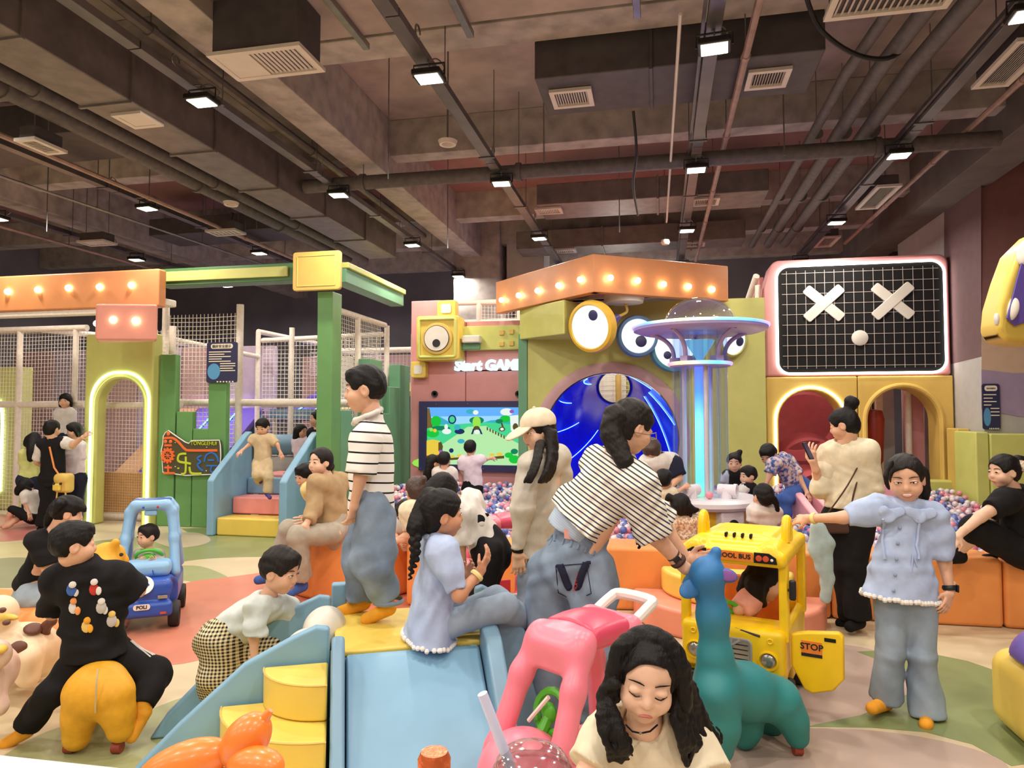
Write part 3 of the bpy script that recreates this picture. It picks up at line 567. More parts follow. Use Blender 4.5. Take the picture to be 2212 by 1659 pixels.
t = thing('climbing_frame', 'lilac-lit pole frame with nets at the far left', 'climbing frame', (-10, 9.4, 0))
for x, y in [(40, 9.15), (161, 9.15), (-70, 9.15)]: X = atY(x, 850, y)[0]; PX[x] = X; pole(t, (X, y, 0), (X, y, 2.95))
for z in (1.74, 2.93): pole(t, (PX[-70], 9.15, z), (PX[161] + .2, 9.15, z), .05, 'rail')
pole(t, (-9.6, 9.2, 2.93), (-8.6, 11.8, 2.9), .05, 'rail')
net_panel((PX[-70], 9.18, 0), (PX[161] + .2 - PX[-70], 0, 0), (0, 0, 2.93), .06, .004, t)
# padded walls and slides seen through the nets
t = thing('partition', 'mauve padded partition behind the left nets', 'partition', (-10, 12, 0)); 
for i in range(6): MB().box((-13.2 + i * 1.0, 12.0, 0), (-12.22 + i * 1.0, 12.15, 2.9)).build('panel', 'wall_lilac' if i % 2 else 'v_mauve', t, bevel=.02)
t = thing('bench', 'purple padded bench inside the left nets', 'bench', (-9.9, 10.6, 0)); MB().box((-11.4, 10.3, 0), (-8.4, 10.9, .42)).build('seat', 'v_purple', t, bevel=.04)
t = thing('partition', 'pale pink padded partition far behind the climbing nets', 'partition', (-5.8, 15, 0))
for i in range(5): MB().box((-8.6 + i, 15.6, 0), (-7.62 + i, 15.75, 3.0)).build('panel', ('v_mauve', 'wall_pinkgrey')[i % 2], t, bevel=.02)
def slide_deck(label, x0, x1, ya, za, yb, zb, mats, led):
    t = thing('slide', label, 'slide', ((x0 + x1) / 2, yb, 0)); n = len(mats); d = A(0, yb - ya, zb - za); nn = nrm(np.cross(A(1, 0, 0), d)); nn = nn if nn[2] > 0 else -nn
    for i, m in enumerate(mats):
        a, b = x0 + (x1 - x0) * i / n, x0 + (x1 - x0) * (i + 1) / n
        MB().prism([A(a + .01, ya, za), A(b - .01, ya, za), A(b - .01, yb, zb), A(a + .01, yb, zb)], -nn * .1).build('lane', m, t)
        if i in led: MB().tube([A(b, ya, za) + nn * .03, A(b, yb, zb) + nn * .03], .012, 6).build('light_strip', led[i], t)
    MB().box((x0, max(ya, yb) - .1, 0), (x1, max(ya, yb), max(za, zb) - .12)).build('support', 'v_skyblue', t)
    l = bpy.data.lights.new('strip_light', 'AREA'); l.energy = 14; l.size = 1.6; l.color = (.62, .45, 1); lo = bpy.data.objects.new('strip_light', l); COL.objects.link(lo); lo.parent = t; lo.location = A(0, (ya + yb) / 2 - yb, (za + zb) / 2 + .9); return t
glow('led_blue', (90, 170, 255), 5); glow('led_violet', (190, 150, 255), 4)
slide_deck('broad purple and yellow slide with blue light strips behind the nets', -7.4, -5.2, 14.8, 2.3, 12.32, 1.55, ['v_purple', 'v_purple', 'v_skyblue', 'v_yellow', 'v_purple', 'v_yellow'], {0: 'led_blue', 1: 'led_violet', 2: 'led_blue'})
slide_deck('purple and tan ramp seen through the arched doorway', -9.2, -7.35, 11.9, 1.7, 10.2, .5, ['v_tan', 'v_purple', 'v_purple', 'v_purple'], {1: 'led_blue', 2: 'led_blue'})
t = thing('platform_deck', 'pale blue deck edge at mid height behind the nets', 'deck', (-5.8, 12, 1.6)); MB().box((-7.15, 11.75, 1.5), (-4.7, 12.15, 1.68)).build('deck', 'v_skyblue', t, bevel=.02); 
for x in (-7.1, -4.85): pole(t, (x, 11.9, 0), (x, 11.9, 1.5))
t = thing('roller', 'grey and yellow padded rollers behind the net beside the entrance', 'roller', (-6.2, 10.6, 0))
for z, m in ((.35, 'v_skyblue'), (.72, 'wall_grey'), (1.08, 'v_skyblue')): MB().tube([(-6.5, 10.6, z), (-5.3, 10.6, z)], .17, 16).build('drum', m, t, bevel=.02)
for x in (-6.55, -5.25): pole(t, (x, 10.6, 0), (x, 10.6, 1.3))
t = thing('basketball_hoop', 'white basketball board with an orange hoop behind the green post', 'basketball hoop', (-4.9, 12.1, 1.8))
c = atY(738, 800, 12.15); MB().prism(rrect(c, .28, .3, .1, 4), (0, .03, 0)).build('board', 'v_white', t); MB().tube(rrect(c + A(0, -.004, 0), .26, .28, .09, 4), .012, 4, True).build('outline', 'black', t)
rc = c + A(.08, -.2, -.22); MB().tube(arcpts(rc, .17, 0, 2 * PI * .98, 24, (1, 0, 0), (0, 1, 0)), .012, 6).build('rim', 'v_rust', t); MB().lathe([(.17, 0), (.1, -.3)], rc, 12, caps=False).build('hoop_net', 'net', t); pole(t, c + A(.2, .06, .2), (c[0] + .2, c[1] + .06, 0), .04, 'stand')
pole(t, c + A(.05, .03, -.22), rc + A(0, .15, 0), .02, 'arm', 'v_rust')
# safety notice and shop sign
mk('sign_navy', (44, 46, 80), .5, var=.02); mk('sign_cream', (238, 228, 204), .5, var=0); mk('sign_cyan', (86, 150, 196), .5, var=0); mk('sign_olive', (78, 74, 50), .5, var=.03); mk('sign_orange', (232, 108, 52), .45, var=0); mk('sign_lime', (190, 206, 52), .45, var=0); mk('sign_blue', (40, 110, 196), .45, var=0); mk('sign_white', (240, 236, 226), .5, var=0); mk('ink', (24, 22, 26), .6, var=0)
def notice(label, p0, p1, Y, title, nl):
    a, b = atY(*p0, Y), atY(*p1, Y); c = (a + b) / 2; hw, hh = abs(b[0] - a[0]) / 2, abs(a[2] - b[2]) / 2
    t = thing('safety_notice', label, 'sign', (c[0], Y, c[2] - hh)); MB().prism(rrect(c, hw, hh, .03), (0, .02, 0)).build('board', 'sign_navy', t)
    e = A(0, -.003, 0); MB().prism(rrect(c + e + A(0, 0, hh * .8), hw * .72, hh * .12, .03), (0, .003, 0)).build('title_plate', 'sign_cream', t)
    text('lettering', title, c + e * 2.2 + A(0, 0, hh * .79), (1, 0, 0), (0, 0, 1), hw * .21, 'ink', t, .001)
    for i in range(nl):
        z = c[2] + hh * (.52 - i * 1.05 / nl); k = (.85, .6, .85, .5)[i % 4]; x0 = c[0] - hw * (.85 if i < nl * .55 else .1); MB().box((x0, Y - .003, z - hh * .022), (min(x0 + hw * 1.7 * k, c[0] + hw * .9), Y - .001, z + hh * .022)).build('text_line', 'sign_cream', t)
    MB().prism(arcpts(c + e * .7 + A(-hw * .5, 0, -hh * .45), (hw * .42, hh * .4), 0, 2 * PI, 22)[:-1], (0, -.002, 0)).build('picture_oval', 'sign_cyan', t)
    for i in range(6): MB().box((c[0] + hw * (-.3 + i * .2), Y - .003, c[2] - hh * .99), (c[0] + hw * (-.2 + i * .2), Y - .001, c[2] - hh * .93)).build('border_mark', 'sign_cream', t)
    return t
notice('navy safety notice with a cream title plate on the left net', (447, 740), (511, 826), 8.66, '蹦床安全提示', 9)
notice('navy safety notice on the mural column at the right', (2121, 829), (2162, 928), 10.26, '海洋球提示', 7)
Y = 8.64
t = thing('shop_sign', 'dark olive cut-out sign with orange, lime and blue characters', 'sign', atY(410, 1020, Y))
q = lambda x, y, dy=0: atY(x, y, Y) + A(0, -dy, 0)
out = [(352, 1020), (350, 985), (348, 975), (352, 958), (353, 942), (358, 934), (364, 930), (372, 936), (385, 945), (400, 955), (408, 958), (413, 952), (474, 951), (476, 962), (477, 985), (474, 1024), (400, 1027)]
MB().prism([q(*p) for p in out], (0, .04, 0)).build('back_plate', 'sign_olive', t); MB().tube([q(*p) for p in out], .008, 5, True).build('outline', 'sign_white', t)
def stroke(pts, m, r=.022, nm='character_stroke', n=6): MB().tube([q(x, y, .006) for x, y in pts], r * .8, n, flat=(A(0, 1, 0), .4)).build(nm, m, t)
stroke(spline([(354, 947), (372, 946), (385, 954), (400, 970), (412, 973), (470, 973)], 5), 'sign_orange', .024)
MB().ball(q(364, 937, .004), (.03, .012, .03), 12).build('character_dot', 'sign_orange', t)
for x in (358, 369): MB().ball(q(x, 954, .004), (.028, .012, .028), 12).build('character_dot', 'sign_orange', t)
stroke([(356, 962), (372, 962)], 'sign_orange'); stroke([(356, 1010), (372, 1010)], 'sign_orange', .02); stroke([(364, 1004), (364, 1022)], 'sign_orange', .02); stroke([(354, 1022), (378, 1022)], 'sign_orange', .022)
gc = q(363, 984, .006); MB().tube(arcpts(gc, .075, 0, 2 * PI, 28)[:-1], .022, 6, True, flat=(A(0, 1, 0), .4)).build('gear_ring', 'sign_orange', t)
for i in range(12): a = i * PI / 6; MB().obox(gc + A(math.cos(a), 0, math.sin(a)) * .1, A(math.cos(a), 0, math.sin(a)) * .014, A(0, .008, 0), A(-math.sin(a), 0, math.cos(a)) * .014).build('gear_tooth', 'sign_orange', t)
for i in range(4): a = i * PI / 4; MB().tube([gc - A(math.cos(a), 0, math.sin(a)) * .07, gc + A(math.cos(a), 0, math.sin(a)) * .07], .005, 4).build('spoke', 'sign_orange', t)
stroke(spline([(403, 980), (388, 982), (386, 996), (404, 1000), (413, 1002)], 4), 'sign_lime'); stroke(spline([(402, 986), (402, 1012), (400, 1022), (392, 1024)], 4), 'sign_lime'); stroke([(386, 1010), (386, 1013)], 'sign_lime'); stroke(spline([(410, 1008), (412, 1020), (420, 1023), (436, 1023)], 4), 'sign_lime')
stroke(spline([(436, 984), (427, 990), (434, 998), (427, 1004), (434, 1014), (440, 1016)], 4), 'sign_blue', .018); stroke(spline([(442, 998), (446, 984), (458, 978), (469, 986), (472, 998)], 5), 'sign_blue', .018); stroke([(450, 994), (464, 994)], 'sign_blue', .016); stroke([(446, 1006), (470, 1006)], 'sign_blue', .016); stroke(spline([(458, 1006), (456, 1018), (466, 1020), (472, 1014)], 4), 'sign_blue', .018)
text('lettering', 'TONGLEHUI', q(441, 958, .01), (1, 0, 0), (0, 0, 1), .074, 'sign_lime', t, .004)
for x, y in ((379, 956), (447, 966), (379, 1008), (446, 1017)): MB().ball(q(x, y, .004), .008, 8).build('screw', 'sign_white', t)

# ------------------------------------------------------------------ padded stair at the entrance
t = thing('padded_stair', 'soft stair of yellow, pink and blue steps between blue side panels', 'stairs', (-5.3, 8.6, 0))
sx0, sx1 = -5.72, -4.78
for i, m in enumerate(('v_yellow', 'v_pink', 'v_skyblue')):
    MB().box((sx0 + .01, 8.18 + i * .34, 0 if i == 0 else .233 * i + .002), (sx1 - .01, 8.18 + (i + 1) * .34 - (.2 if i == 2 else 0), .233 * (i + 1))).build('step', m, t, bevel=.025, seg=3)
def stair_side(x0, x1):
    P = [A(x0, 8.12, 0), A(x0, 8.12, .72), A(x0, 8.2, .8), A(x0, 8.88, 1.3), A(x0, 8.95, 1.34), A(x0, 9.0, 1.34), A(x0, 9.0, 0)]; MB().prism(P, (x1 - x0, 0, 0)).build('side_panel', 'v_blue', t, bevel=.02)
stair_side(sx0 - .1, sx0); stair_side(sx1, sx1 + .11)
t = thing('landing_pad', 'pink padded landing with a dark slot behind the blue stair', 'landing', (-5.2, 9.9, 0)); MB().box((-5.75, 9.2, 0), (-4.72, 9.75, .72)).build('pad', 'v_pink', t, bevel=.03); MB().box((-5.4, 9.3, .725), (-4.75, 9.45, .73)).build('slot', 'black', t)

# ------------------------------------------------------------------ pink screen wall
Y = 11.2
t = thing('screen_wall', 'pink padded wall that carries the game screen', 'wall panel', (-3.2, 11.3, 0))
xl, xm, xr = atY(888, 700, Y)[0], atY(1006, 700, Y)[0], atY(1124, 700, Y)[0]
z0 = atY(900, 650, Y)[2]; zs = atY(1000, 695, Y)[2]
MB().prism([A(xl, Y, 0), A(xm - .003, Y, 0), A(xm - .003, Y, zs), A(atY(975, 650, Y)[0], Y, zs + .12), A(atY(950, 650, Y)[0], Y, z0), A(xl, Y, z0)], (0, .3, 0)).build('panel', 'v_rose', t, bevel=.015); MB().box((xm + .003, Y, 0), (xr, Y + .3, zs)).build('panel', 'v_rose', t, bevel=.015)
la, lb = atY(990, 705, Y - .12), atY(1122, 754, Y - .12); MB().box((atY(905, 700, Y)[0], Y - .12, lb[2]), (lb[0], Y - .01, la[2])).build('lime_band', 'v_limelt', t, bevel=.01)
MB().box((atY(985, 740, Y)[0], Y - .2, lb[2] + .0), (atY(1042, 740, Y)[0], Y - .125, lb[2] + .1)).build('green_block', 'v_teal', t, bevel=.01); c = (atY(995, 723, Y - .32) + atY(1038, 741, Y - .32)) / 2; MB().box(c - A(.15, .0, .06), c + A(.15, .19, .06)).build('white_box', 'v_white', t, bevel=.02)
for x, y in ((1084, 719), (1105, 717), (1084, 743), (1105, 742)): c = atY(x, y, Y - .13); MB().box(c - A(.04, .02, .04), c + A(.04, .02, .04)).build('button', 'v_gold', t, bevel=.01)
for p0, p1, nm in (((944, 649), (984, 684), 'small_block'), ((887, 781), (919, 816), 'small_block')):
    a, b = atY(*p0, Y - .18), atY(*p1, Y - .18); c = (a + b) / 2; MB().prism(rrect(c, (b[0] - a[0]) / 2, (a[2] - b[2]) / 2, .04), (0, .17, 0)).build(nm, 'v_yellow', t, bevel=.015); MB().prism(rrect(c + A(0, -.012, 0), (b[0] - a[0]) * .27, (a[2] - b[2]) * .27, .03), (0, .01, 0)).build('lens_square', 'v_white', t)
for x in (939, 1120): c = atY(x, 851, Y - .02); MB().lathe([(0, 0), (.02, 0), (.03, .015), (.055, .02), (.055, 0)], c, 16, (0, -1, 0)).build('speaker_cone', 'black', t)
a, b = atY(899, 683, Y - .36), atY(991, 778, Y - .36); c = (a + b) / 2; hw, hh = (b[0] - a[0]) / 2, (a[2] - b[2]) / 2
e = thing('eye_block', 'square yellow block with one round cream eye on the pink wall', 'wall decoration', (c[0], c[1] + .2, c[2] - hh))
MB().prism(rrect(c, hw, hh, .05), (0, .35, 0)).build('block', 'v_yellow', e, bevel=.03, seg=3); MB().tube(rrect(c + A(0, -.01, 0), hw - .06, hh - .06, .03, 4), .024, 8, True).build('raised_rim', 'v_limelt', e)
MB().lathe([(.27, 0), (.26, .03), (.2, .035)], c + A(0, 0, -.01), 32, (0, -1, 0)).build('eye_socket', 'v_gold', e); MB().lathe([(.215, 0), (.215, .045), (0, .045)], c + A(0, 0, -.01), 32, (0, -1, 0)).build('eye_outline', 'ink', e); MB().lathe([(.205, 0), (.205, .05), (0, .05)], c + A(0, 0, -.01), 32, (0, -1, 0)).build('eye_white', 'v_white', e); MB().lathe([(.066, 0), (.066, .056), (0, .056)], c + A(0, 0, -.09), 24, (0, -1, 0)).build('pupil', 'ink', e)
# lit lettering
ls = thing('lit_lettering', 'white glowing words Start GAME on the pink wall', 'sign', atY(1060, 805, Y - .05)); glow('sign_glow', (205, 245, 255), 1.35)
text('lettering', 'Start GAME', atY(982, 791, Y - .03), (1, 0, 0), (0, 0, 1), .235, 'sign_glow', ls, .03, align='LEFT', bold=.012, shear=.12)
MB().box(atY(984, 800, Y - .0) - A(0, .0, .0), atY(1110, 801, Y) + A(0, .012, 0)).build('mounting_bar', 'v_white', ls)
# railing above the pink wall
r = thing('railing', 'white foam railing and net above the pink wall', 'railing', (-2.8, 11.6, zs)); ra = atY(984, 654, 11.6); rb = atY(1122, 652, 11.6)
pole(r, ra, rb, .05, 'rail'); pole(r, atY(985, 698, 11.6), atY(1122, 695, 11.6), .055, 'rail'); 
for x in (1035, 1122): pole(r, atY(x, 653, 11.6), atY(x, 706, 11.6), .05)
pole(r, atY(985, 653, 11.6), atY(985, 706, 11.6), .05)
net_panel(atY(1040, 694, 11.6), (atY(1120, 694, 11.6) - atY(1040, 694, 11.6)), A(0, 0, .3), .06, .004, r); MB().box((xm + .1, 11.5, 2.2), (xr, 11.75, zs - .05)).build('ledge', 'v_peach', r)
# game screen: a flat lit picture
s = thing('game_screen', 'large lit game screen with a cartoon garden in a navy frame', 'screen', atY(1020, 1020, Y - .05)); a, b = atY(905, 867, Y - .08), atY(1126, 1020, Y - .08)
ia, ib = atY(921, 880, Y - .08), atY(1124, 1006, Y - .08)
fr = MB(); 
for p, q_ in (((a[0], a[2]), (b[0], ia[2])), ((a[0], ib[2]), (b[0], b[2])), ((a[0], ia[2]), (ia[0], ib[2])), ((ib[0], ia[2]), (b[0], ib[2]))): fr.box((p[0], Y - .08, p[1]), (q_[0], Y - .005, q_[1]))
fr.build('screen_frame', 'v_navy', s)
for i in range(7): MB().ball(atY(908 + i * 34, 873 if i % 2 else 1013, Y - .085), .009, 8).build('screw', 'steel', s)
for n, c in dict(s_sky=((96, 168, 240), 1.0, 0), s_sky2=((150, 205, 250), 1.0, 0), s_ground=((70, 206, 140), .95, 0), s_path=((176, 226, 164), .95, 0), s_green=((30, 190, 60), .95, 0), s_dkgreen=((24, 130, 90), .9, 0), s_trunk=((120, 96, 56), .9, 0), s_gold=((226, 196, 70), .95, 0), s_red=((190, 50, 60), .9, 0), s_white=((226, 236, 230), .95, 0), s_navy=((34, 52, 96), .9, 0), s_purple=((150, 90, 190), .9, 0), s_brown=((92, 80, 40), .9, 0), s_hill=((60, 170, 190), .95, 0), s_lime=((150, 220, 80), .95, 0)).items(): glow(n, c[0], c[1])
_l = [0]
def scr(mat, pts, sm=False, nm='screen_picture'):
    _l[0] += 1; P = [atY(x, y, Y - .03) + A(0, -.0006 * _l[0], 0) for x, y in pts]
    if sm: P = spline(P, 4, True)
    MB().prism(P, (0, .0004, 0)).build(nm, mat, s)
def blob(mat, x, y, rx, ry, n=14): scr(mat, [(x + rx * math.cos(2 * PI * i / n), y + ry * math.sin(2 * PI * i / n)) for i in range(n)])
scr('s_sky', [(921, 880), (1124, 880), (1124, 1006), (921, 1006)]); scr('s_sky2', [(921, 900), (1124, 898), (1124, 925), (921, 930)]); scr('s_hill', [(921, 905), (950, 900), (975, 914), (1010, 922), (1060, 908), (1100, 905), (1124, 910), (1124, 940), (921, 940)]); scr('s_ground', [(921, 918), (990, 916), (1050, 912), (1124, 918), (1124, 1006), (921, 1006)])
scr('s_path', [(1010, 922), (1050, 920), (1075, 935), (1124, 960), (1124, 1006), (950, 1006), (955, 960), (985, 940)]); blob('s_lime', 930, 1000, 40, 12)
scr('s_trunk', [(921, 882), (928, 882), (931, 900), (935, 922), (921, 926)]); blob('s_green', 942, 910, 11, 12); blob('s_dkgreen', 951, 925, 22, 5); blob('s_white', 965, 932, 10, 6); blob('s_white', 964, 922, 4, 6); blob('s_navy', 993, 932, 11, 6); blob('s_hill', 988, 923, 7, 6); blob('s_navy', 977, 906, 9, 10); blob('s_ground', 977, 906, 6, 7); blob('s_green', 935, 936, 14, 9); blob('s_lime', 932, 928, 4, 4); blob('s_gold', 940, 930, 4, 4)
blob('s_dkgreen', 1030, 908, 16, 8); blob('s_lime', 1030, 912, 9, 13); blob('s_brown', 1030, 925, 7, 5); scr('s_navy', [(1022, 926), (1026, 926), (1022, 938), (1018, 938)]); scr('s_navy', [(1034, 926), (1038, 926), (1043, 938), (1039, 938)]); blob('s_white', 1031, 933, 6, 5); blob('s_hill', 1017, 889, 10, 5); blob('s_white', 1028, 891, 6, 5)
blob('s_white', 1095, 890, 14, 8); blob('s_purple', 1106, 889, 5, 4); blob('s_green', 1092, 905, 12, 8); blob('s_dkgreen', 1079, 910, 8, 5); scr('s_brown', [(1082, 914), (1086, 914), (1090, 926), (1086, 926)]); scr('s_white', [(1102, 898), (1124, 896), (1124, 935), (1104, 930)]); blob('s_brown', 1114, 922, 6, 8); blob('s_brown', 1085, 927, 7, 5); blob('s_white', 1085, 927, 4, 3)
for i in range(7): scr('s_brown', [(1052 + i * 6, 922 + i * 3), (1055 + i * 6, 923 + i * 3), (1055 + i * 6, 930 + i * 3), (1052 + i * 6, 929 + i * 3)])
scr('s_gold', [(921, 952), (935, 949), (950, 952), (956, 962), (956, 982), (921, 984)]); scr('s_brown', [(948, 956), (954, 954), (958, 964), (956, 976), (948, 974)]); scr('s_red', [(921, 984), (950, 982), (950, 1006), (921, 1006)]); scr('s_purple', [(950, 972), (958, 972), (958, 984), (950, 984)]); blob('s_navy', 976, 973, 5, 5); blob('s_hill', 997, 953, 8, 5)
scr('s_brown', [(970, 989), (1001, 987), (1001, 992), (970, 994)]); blob('s_gold', 978, 986, 6, 3); blob('s_gold', 993, 984, 6, 3); scr('s_brown', [(1058, 987), (1090, 984), (1090, 990), (1058, 992)]); blob('s_gold', 1064, 982, 6, 3); blob('s_gold', 1080, 981, 7, 4); blob('s_green', 1100, 983, 9, 6); blob('s_green', 1112, 992, 12, 9); blob('s_dkgreen', 1112, 975, 8, 6)

# ------------------------------------------------------------------ lime tunnel house with an orange canopy
Y = 10.8
t = thing('tunnel_house', 'lime padded wall with a big round tunnel mouth under the orange canopy', 'play house', (-.6, 10.9, 0))
hx0, hx1 = atY(1140, 800, Y)[0], atY(1652, 700, Y)[0]; hz = 3.32
tc = A(-.75, Y, 1.19); R0 = 1.04
def ring_cut(x0, x1, z0, z1, n=40):
    """rectangle outline with half of a round hole taken from one vertical side"""
    a0 = math.acos(0); return x0
L_ = [A(hx0, Y, 0), A(tc[0] - .3, Y, 0), A(tc[0] - .3, Y, tc[2] - math.sqrt(R0 ** 2 - .09))] + arcpts(tc, R0, -PI / 2 - .293, -1.5 * PI, 24)[0:] + [A(tc[0], Y, hz), A(hx0, Y, hz)]
MB().prism(L_, (0, .2, 0)).build('panel', 'v_lime', t)
R_ = [A(tc[0] - .294, Y, 0), A(hx1, Y, 0), A(hx1, Y, hz), A(tc[0] + .005, Y, hz)] + arcpts(tc, R0, PI / 2, -PI / 2 - .286, 24)
MB().prism(R_, (0, .2, 0)).build('panel', 'v_lime', t)
MB().box((atY(1120, 800, Y)[0], Y - .02, 0), (hx0 - .004, Y + .39, atY(1130, 722, Y)[2])).build('edge_panel', 'v_teal', t, bevel=.01)
rg = [(R0 + .01, -.0), (R0 + .16, -.01), (R0 + .16, .03), (R0 + .08, .05), (R0 - .0, .03)]; MB().lathe(rg + [rg[0]], tc, 56, (0, -1, 0), caps=False).build('tunnel_ring', 'v_mauve', t)
# canopy
P0, P1, P2 = A(-2.62, 11.05, 0), A(-.86, 9.34, 0), A(1.0, 10.55, 0)
cz0, cz1 = 3.24, 3.76
t = thing('canopy', 'orange wedge-shaped canopy with round bulbs over the tunnel', 'canopy', (-.8, 10.2, cz0))
def side(a, b, m, nm):
    d = nrm(b - a); n_ = A(-d[1], d[0], 0); MB().prism([a + A(0, 0, cz0), b + A(0, 0, cz0), b + A(0, 0, cz1), a + A(0, 0, cz1)], n_ * .14).build(nm, m, t, bevel=.01)
side(P0, P1, 'v_orange2', 'front_panel'); side(P1 + A(.005, .003, 0), P2, 'v_orange2', 'front_panel'); MB().prism([P0 + A(.3, 0, cz0 + .12), P1 + A(.02, .22, cz0 + .12), P2 + A(-.2, .05, cz0 + .12), A(.9, 10.79, cz0 + .12), A(-2.3, 10.79, cz0 + .12)], (0, 0, .1)).build('soffit', 'v_peach', t)
for x, y in [(1083, 648), (1120, 638), (1161, 628), (1206, 617), (1253, 604)]:
    k = (x - 1068) / (1285 - 1068); dd = 1 / ((1 - k) / np.dot(P0 - CAM * A(1, 1, 0), HF) + k / np.dot(P1, HF)); MB().ball(at(x, y, dd * 1.0) + nrm(A(-.697, -.717, 0)) * .0, .042, 14).build('bulb', 'bulb', t)
for x, y in [(1319, 600), (1378, 606), (1434, 614), (1488, 619), (1539, 625)]:
    k = (x - 1285) / (1560 - 1285); dd = 1 / ((1 - k) / np.dot(P1, HF) + k / np.dot(P2, HF)); MB().ball(at(x, y, dd), .042, 14).build('bulb', 'bulb', t)
t = thing('eave_block', 'lime padded block jutting out under the left end of the canopy', 'padding', (-2, 10.3, 2.6))
e0 = atY(1122, 650, 10.77); e1 = at(1218, 660, 9.85); zt_, zb_ = 3.215, 2.72
MB().prism([A(e0[0], e0[1], zb_ + .05), A(e1[0], e1[1], zb_), A(e1[0] + .55, 10.78, zb_)], (0, 0, zt_ - zb_)).build('block', 'v_lime', t, bevel=.02)
# tunnel tube
mk('tunnel_blue', (26, 26, 190), .18, var=.1, spec=.6, emit=.10, ergb=(40, 40, 255)); glow('led_tunnel', (80, 130, 255), 7); mk('tunnel_steel', (120, 126, 150), .25, metal=.6, var=.1)  # light on the tube wall is put into a faint blue emission
t = thing('tunnel_slide', 'deep blue tube slide with light blue strips rising inside the lime house', 'slide', (-.7, 12, 0))
endc = at(1327, 836, 13.9); ER = 36 / 1500 * 13.9
cs = [tc + (endc - tc) * u for u in np.linspace(0, 1, 13)]; rs = [R0 - .02 + (ER - R0 + .02) * u for u in np.linspace(0, 1, 13)]
def rings(i0, i1, nm, mat):
    m = MB(); n = 40; V = [cs[i] + A(math.cos(a), 0, math.sin(a)) * rs[i] for i in range(i0, i1 + 1) for a in np.linspace(0, 2 * PI, n, endpoint=False)]
    m.add(V, [(i * n + k, i * n + (k + 1) % n, (i + 1) * n + (k + 1) % n, (i + 1) * n + k) for i in range(i1 - i0) for k in range(n)]); m.build(nm, mat, t)
rings(0, 6, 'tube_section', 'tunnel_blue'); rings(6, 12, 'tube_section', 'tunnel_blue')
MB().tube(arcpts(cs[12], ER, 0, 2 * PI, 32)[:-1], .03, 8, True).build('end_ring', 'tunnel_steel', t)
for i in range(11):
    a0 = i * 2 * PI / 11 + .2; L = []
    for u in np.linspace(.02 + .06 * (i % 3), .4 + .12 * (i % 4), 12):
        j = min(int(u * 12), 11); f_ = u * 12 - j; c_ = cs[j] * (1 - f_) + cs[j + 1] * f_; r_ = rs[j] * (1 - f_) + rs[j + 1] * f_; a = a0 + u * .9; L.append(c_ + A(math.cos(a), 0, math.sin(a)) * (r_ - .012))
    MB().tube(L, .006, 5).build('light_strip', 'led_tunnel', t)
t = thing('end_room', 'pale net and posts seen through the far end of the blue tunnel', 'net panel', (-.8, 14.6, 0)); MB().box((endc[0] - .8, 15.0, 0), (endc[0] + .9, 15.1, 3.2)).build('panel', 'v_white', t); net_panel((endc[0] - .7, 14.6, 1.2), (1.5, 0, 0), (0, 0, 1.9), .09, .006, t); pole(t, (endc[0] + .05, 14.5, 0), (endc[0] + .05, 14.5, 3.2), .06, 'pole', 'v_gold'); pole(t, (endc[0] + .25, 14.7, 0), (endc[0] + .25, 14.7, 3.2), .05, 'pole', 'v_lime')
l = bpy.data.lights.new('room_lamp', 'POINT'); l.energy = 40; l.shadow_soft_size = .2; l.color = (1, .95, .85); lo = bpy.data.objects.new('room_lamp', l); COL.objects.link(lo); lo.parent = t; lo.location = (0, -.1, 3.4)
# the round eyes
mk('eye_rim_y', (226, 182, 60), .5); mk('eye_rim_b', (96, 128, 170), .5); mk('eye_rim_t', (84, 150, 168), .5); mk('eye_rim_o', (182, 176, 96), .5)
def eye(label, x, y, d, r, F_, rim, pup, pr, arm=True):
    c = at(x, y, d); n_ = nrm(F_); u = nrm(np.cross(n_, ZZ)); v = np.cross(u, n_); v = v if v[2] > 0 else -v
    t = thing('eye_lamp', label, 'wall lamp', c - A(0, 0, r)); MB().lathe([(r * .8, -.16), (r * .97, -.1), (r, -.03), (r * .95, .03), (r * .84, .045), (r * .8, .02)], c, 40, n_).build('rim', rim, t); MB().lathe([(r * .82, .0), (r * .8, .025), (0, .03)], c, 36, n_, caps=False).build('lit_face', 'eye_face', t)
    lf = [q for q in t.children if q.name.startswith('lit_face')][0]
    MB().ball(c + n_ * .035 + u * pup[0] * r + v * pup[1] * r, (pr, pr, pr * .2), 18, (u, v, n_)).build('pupil', 'v_navy', lf); MB().lathe([(r * .75, -.17), (r * .75, -.15), (0, -.15)], c, 24, n_).build('back_plate', rim, t)
    b = c - n_ * .16; e = A(b[0], max(b[1] + .1, Y - .03), b[2]); 
    if arm: MB().tube([b, e], .04, 8).build('wall_arm', rim, t)
    return t
T = -HF
eye('yellow-rimmed oval eye lamp looking up to the left', 1276, 706, 9.6, .37, T + RT * -.85 + A(0, 0, -.25), 'eye_rim_y', (-.22, .42), .075, False); ec = at(1276, 706, 9.75); MB().tube([ec, A(e1[0] + .3, e1[1] + .44, 2.95)], .04, 8).build('wall_arm', 'eye_rim_y', bpy.data.objects['eye_lamp'])
eye('blue-rimmed round eye lamp beside the saucer', 1378, 726, 10.1, .31, T + RT * .1, 'eye_rim_b', (-.12, -.26), .085)
eye('teal-rimmed eye lamp half behind the saucer', 1456, 752, 10.25, .36, T + RT * .05, 'eye_rim_t', (.3, -.3), .06)
eye('olive-rimmed eye lamp right of the saucer', 1583, 735, 10.2, .26, T + RT * .45 + A(0, 0, -.2), 'eye_rim_o', (-.4, -.05), .07)
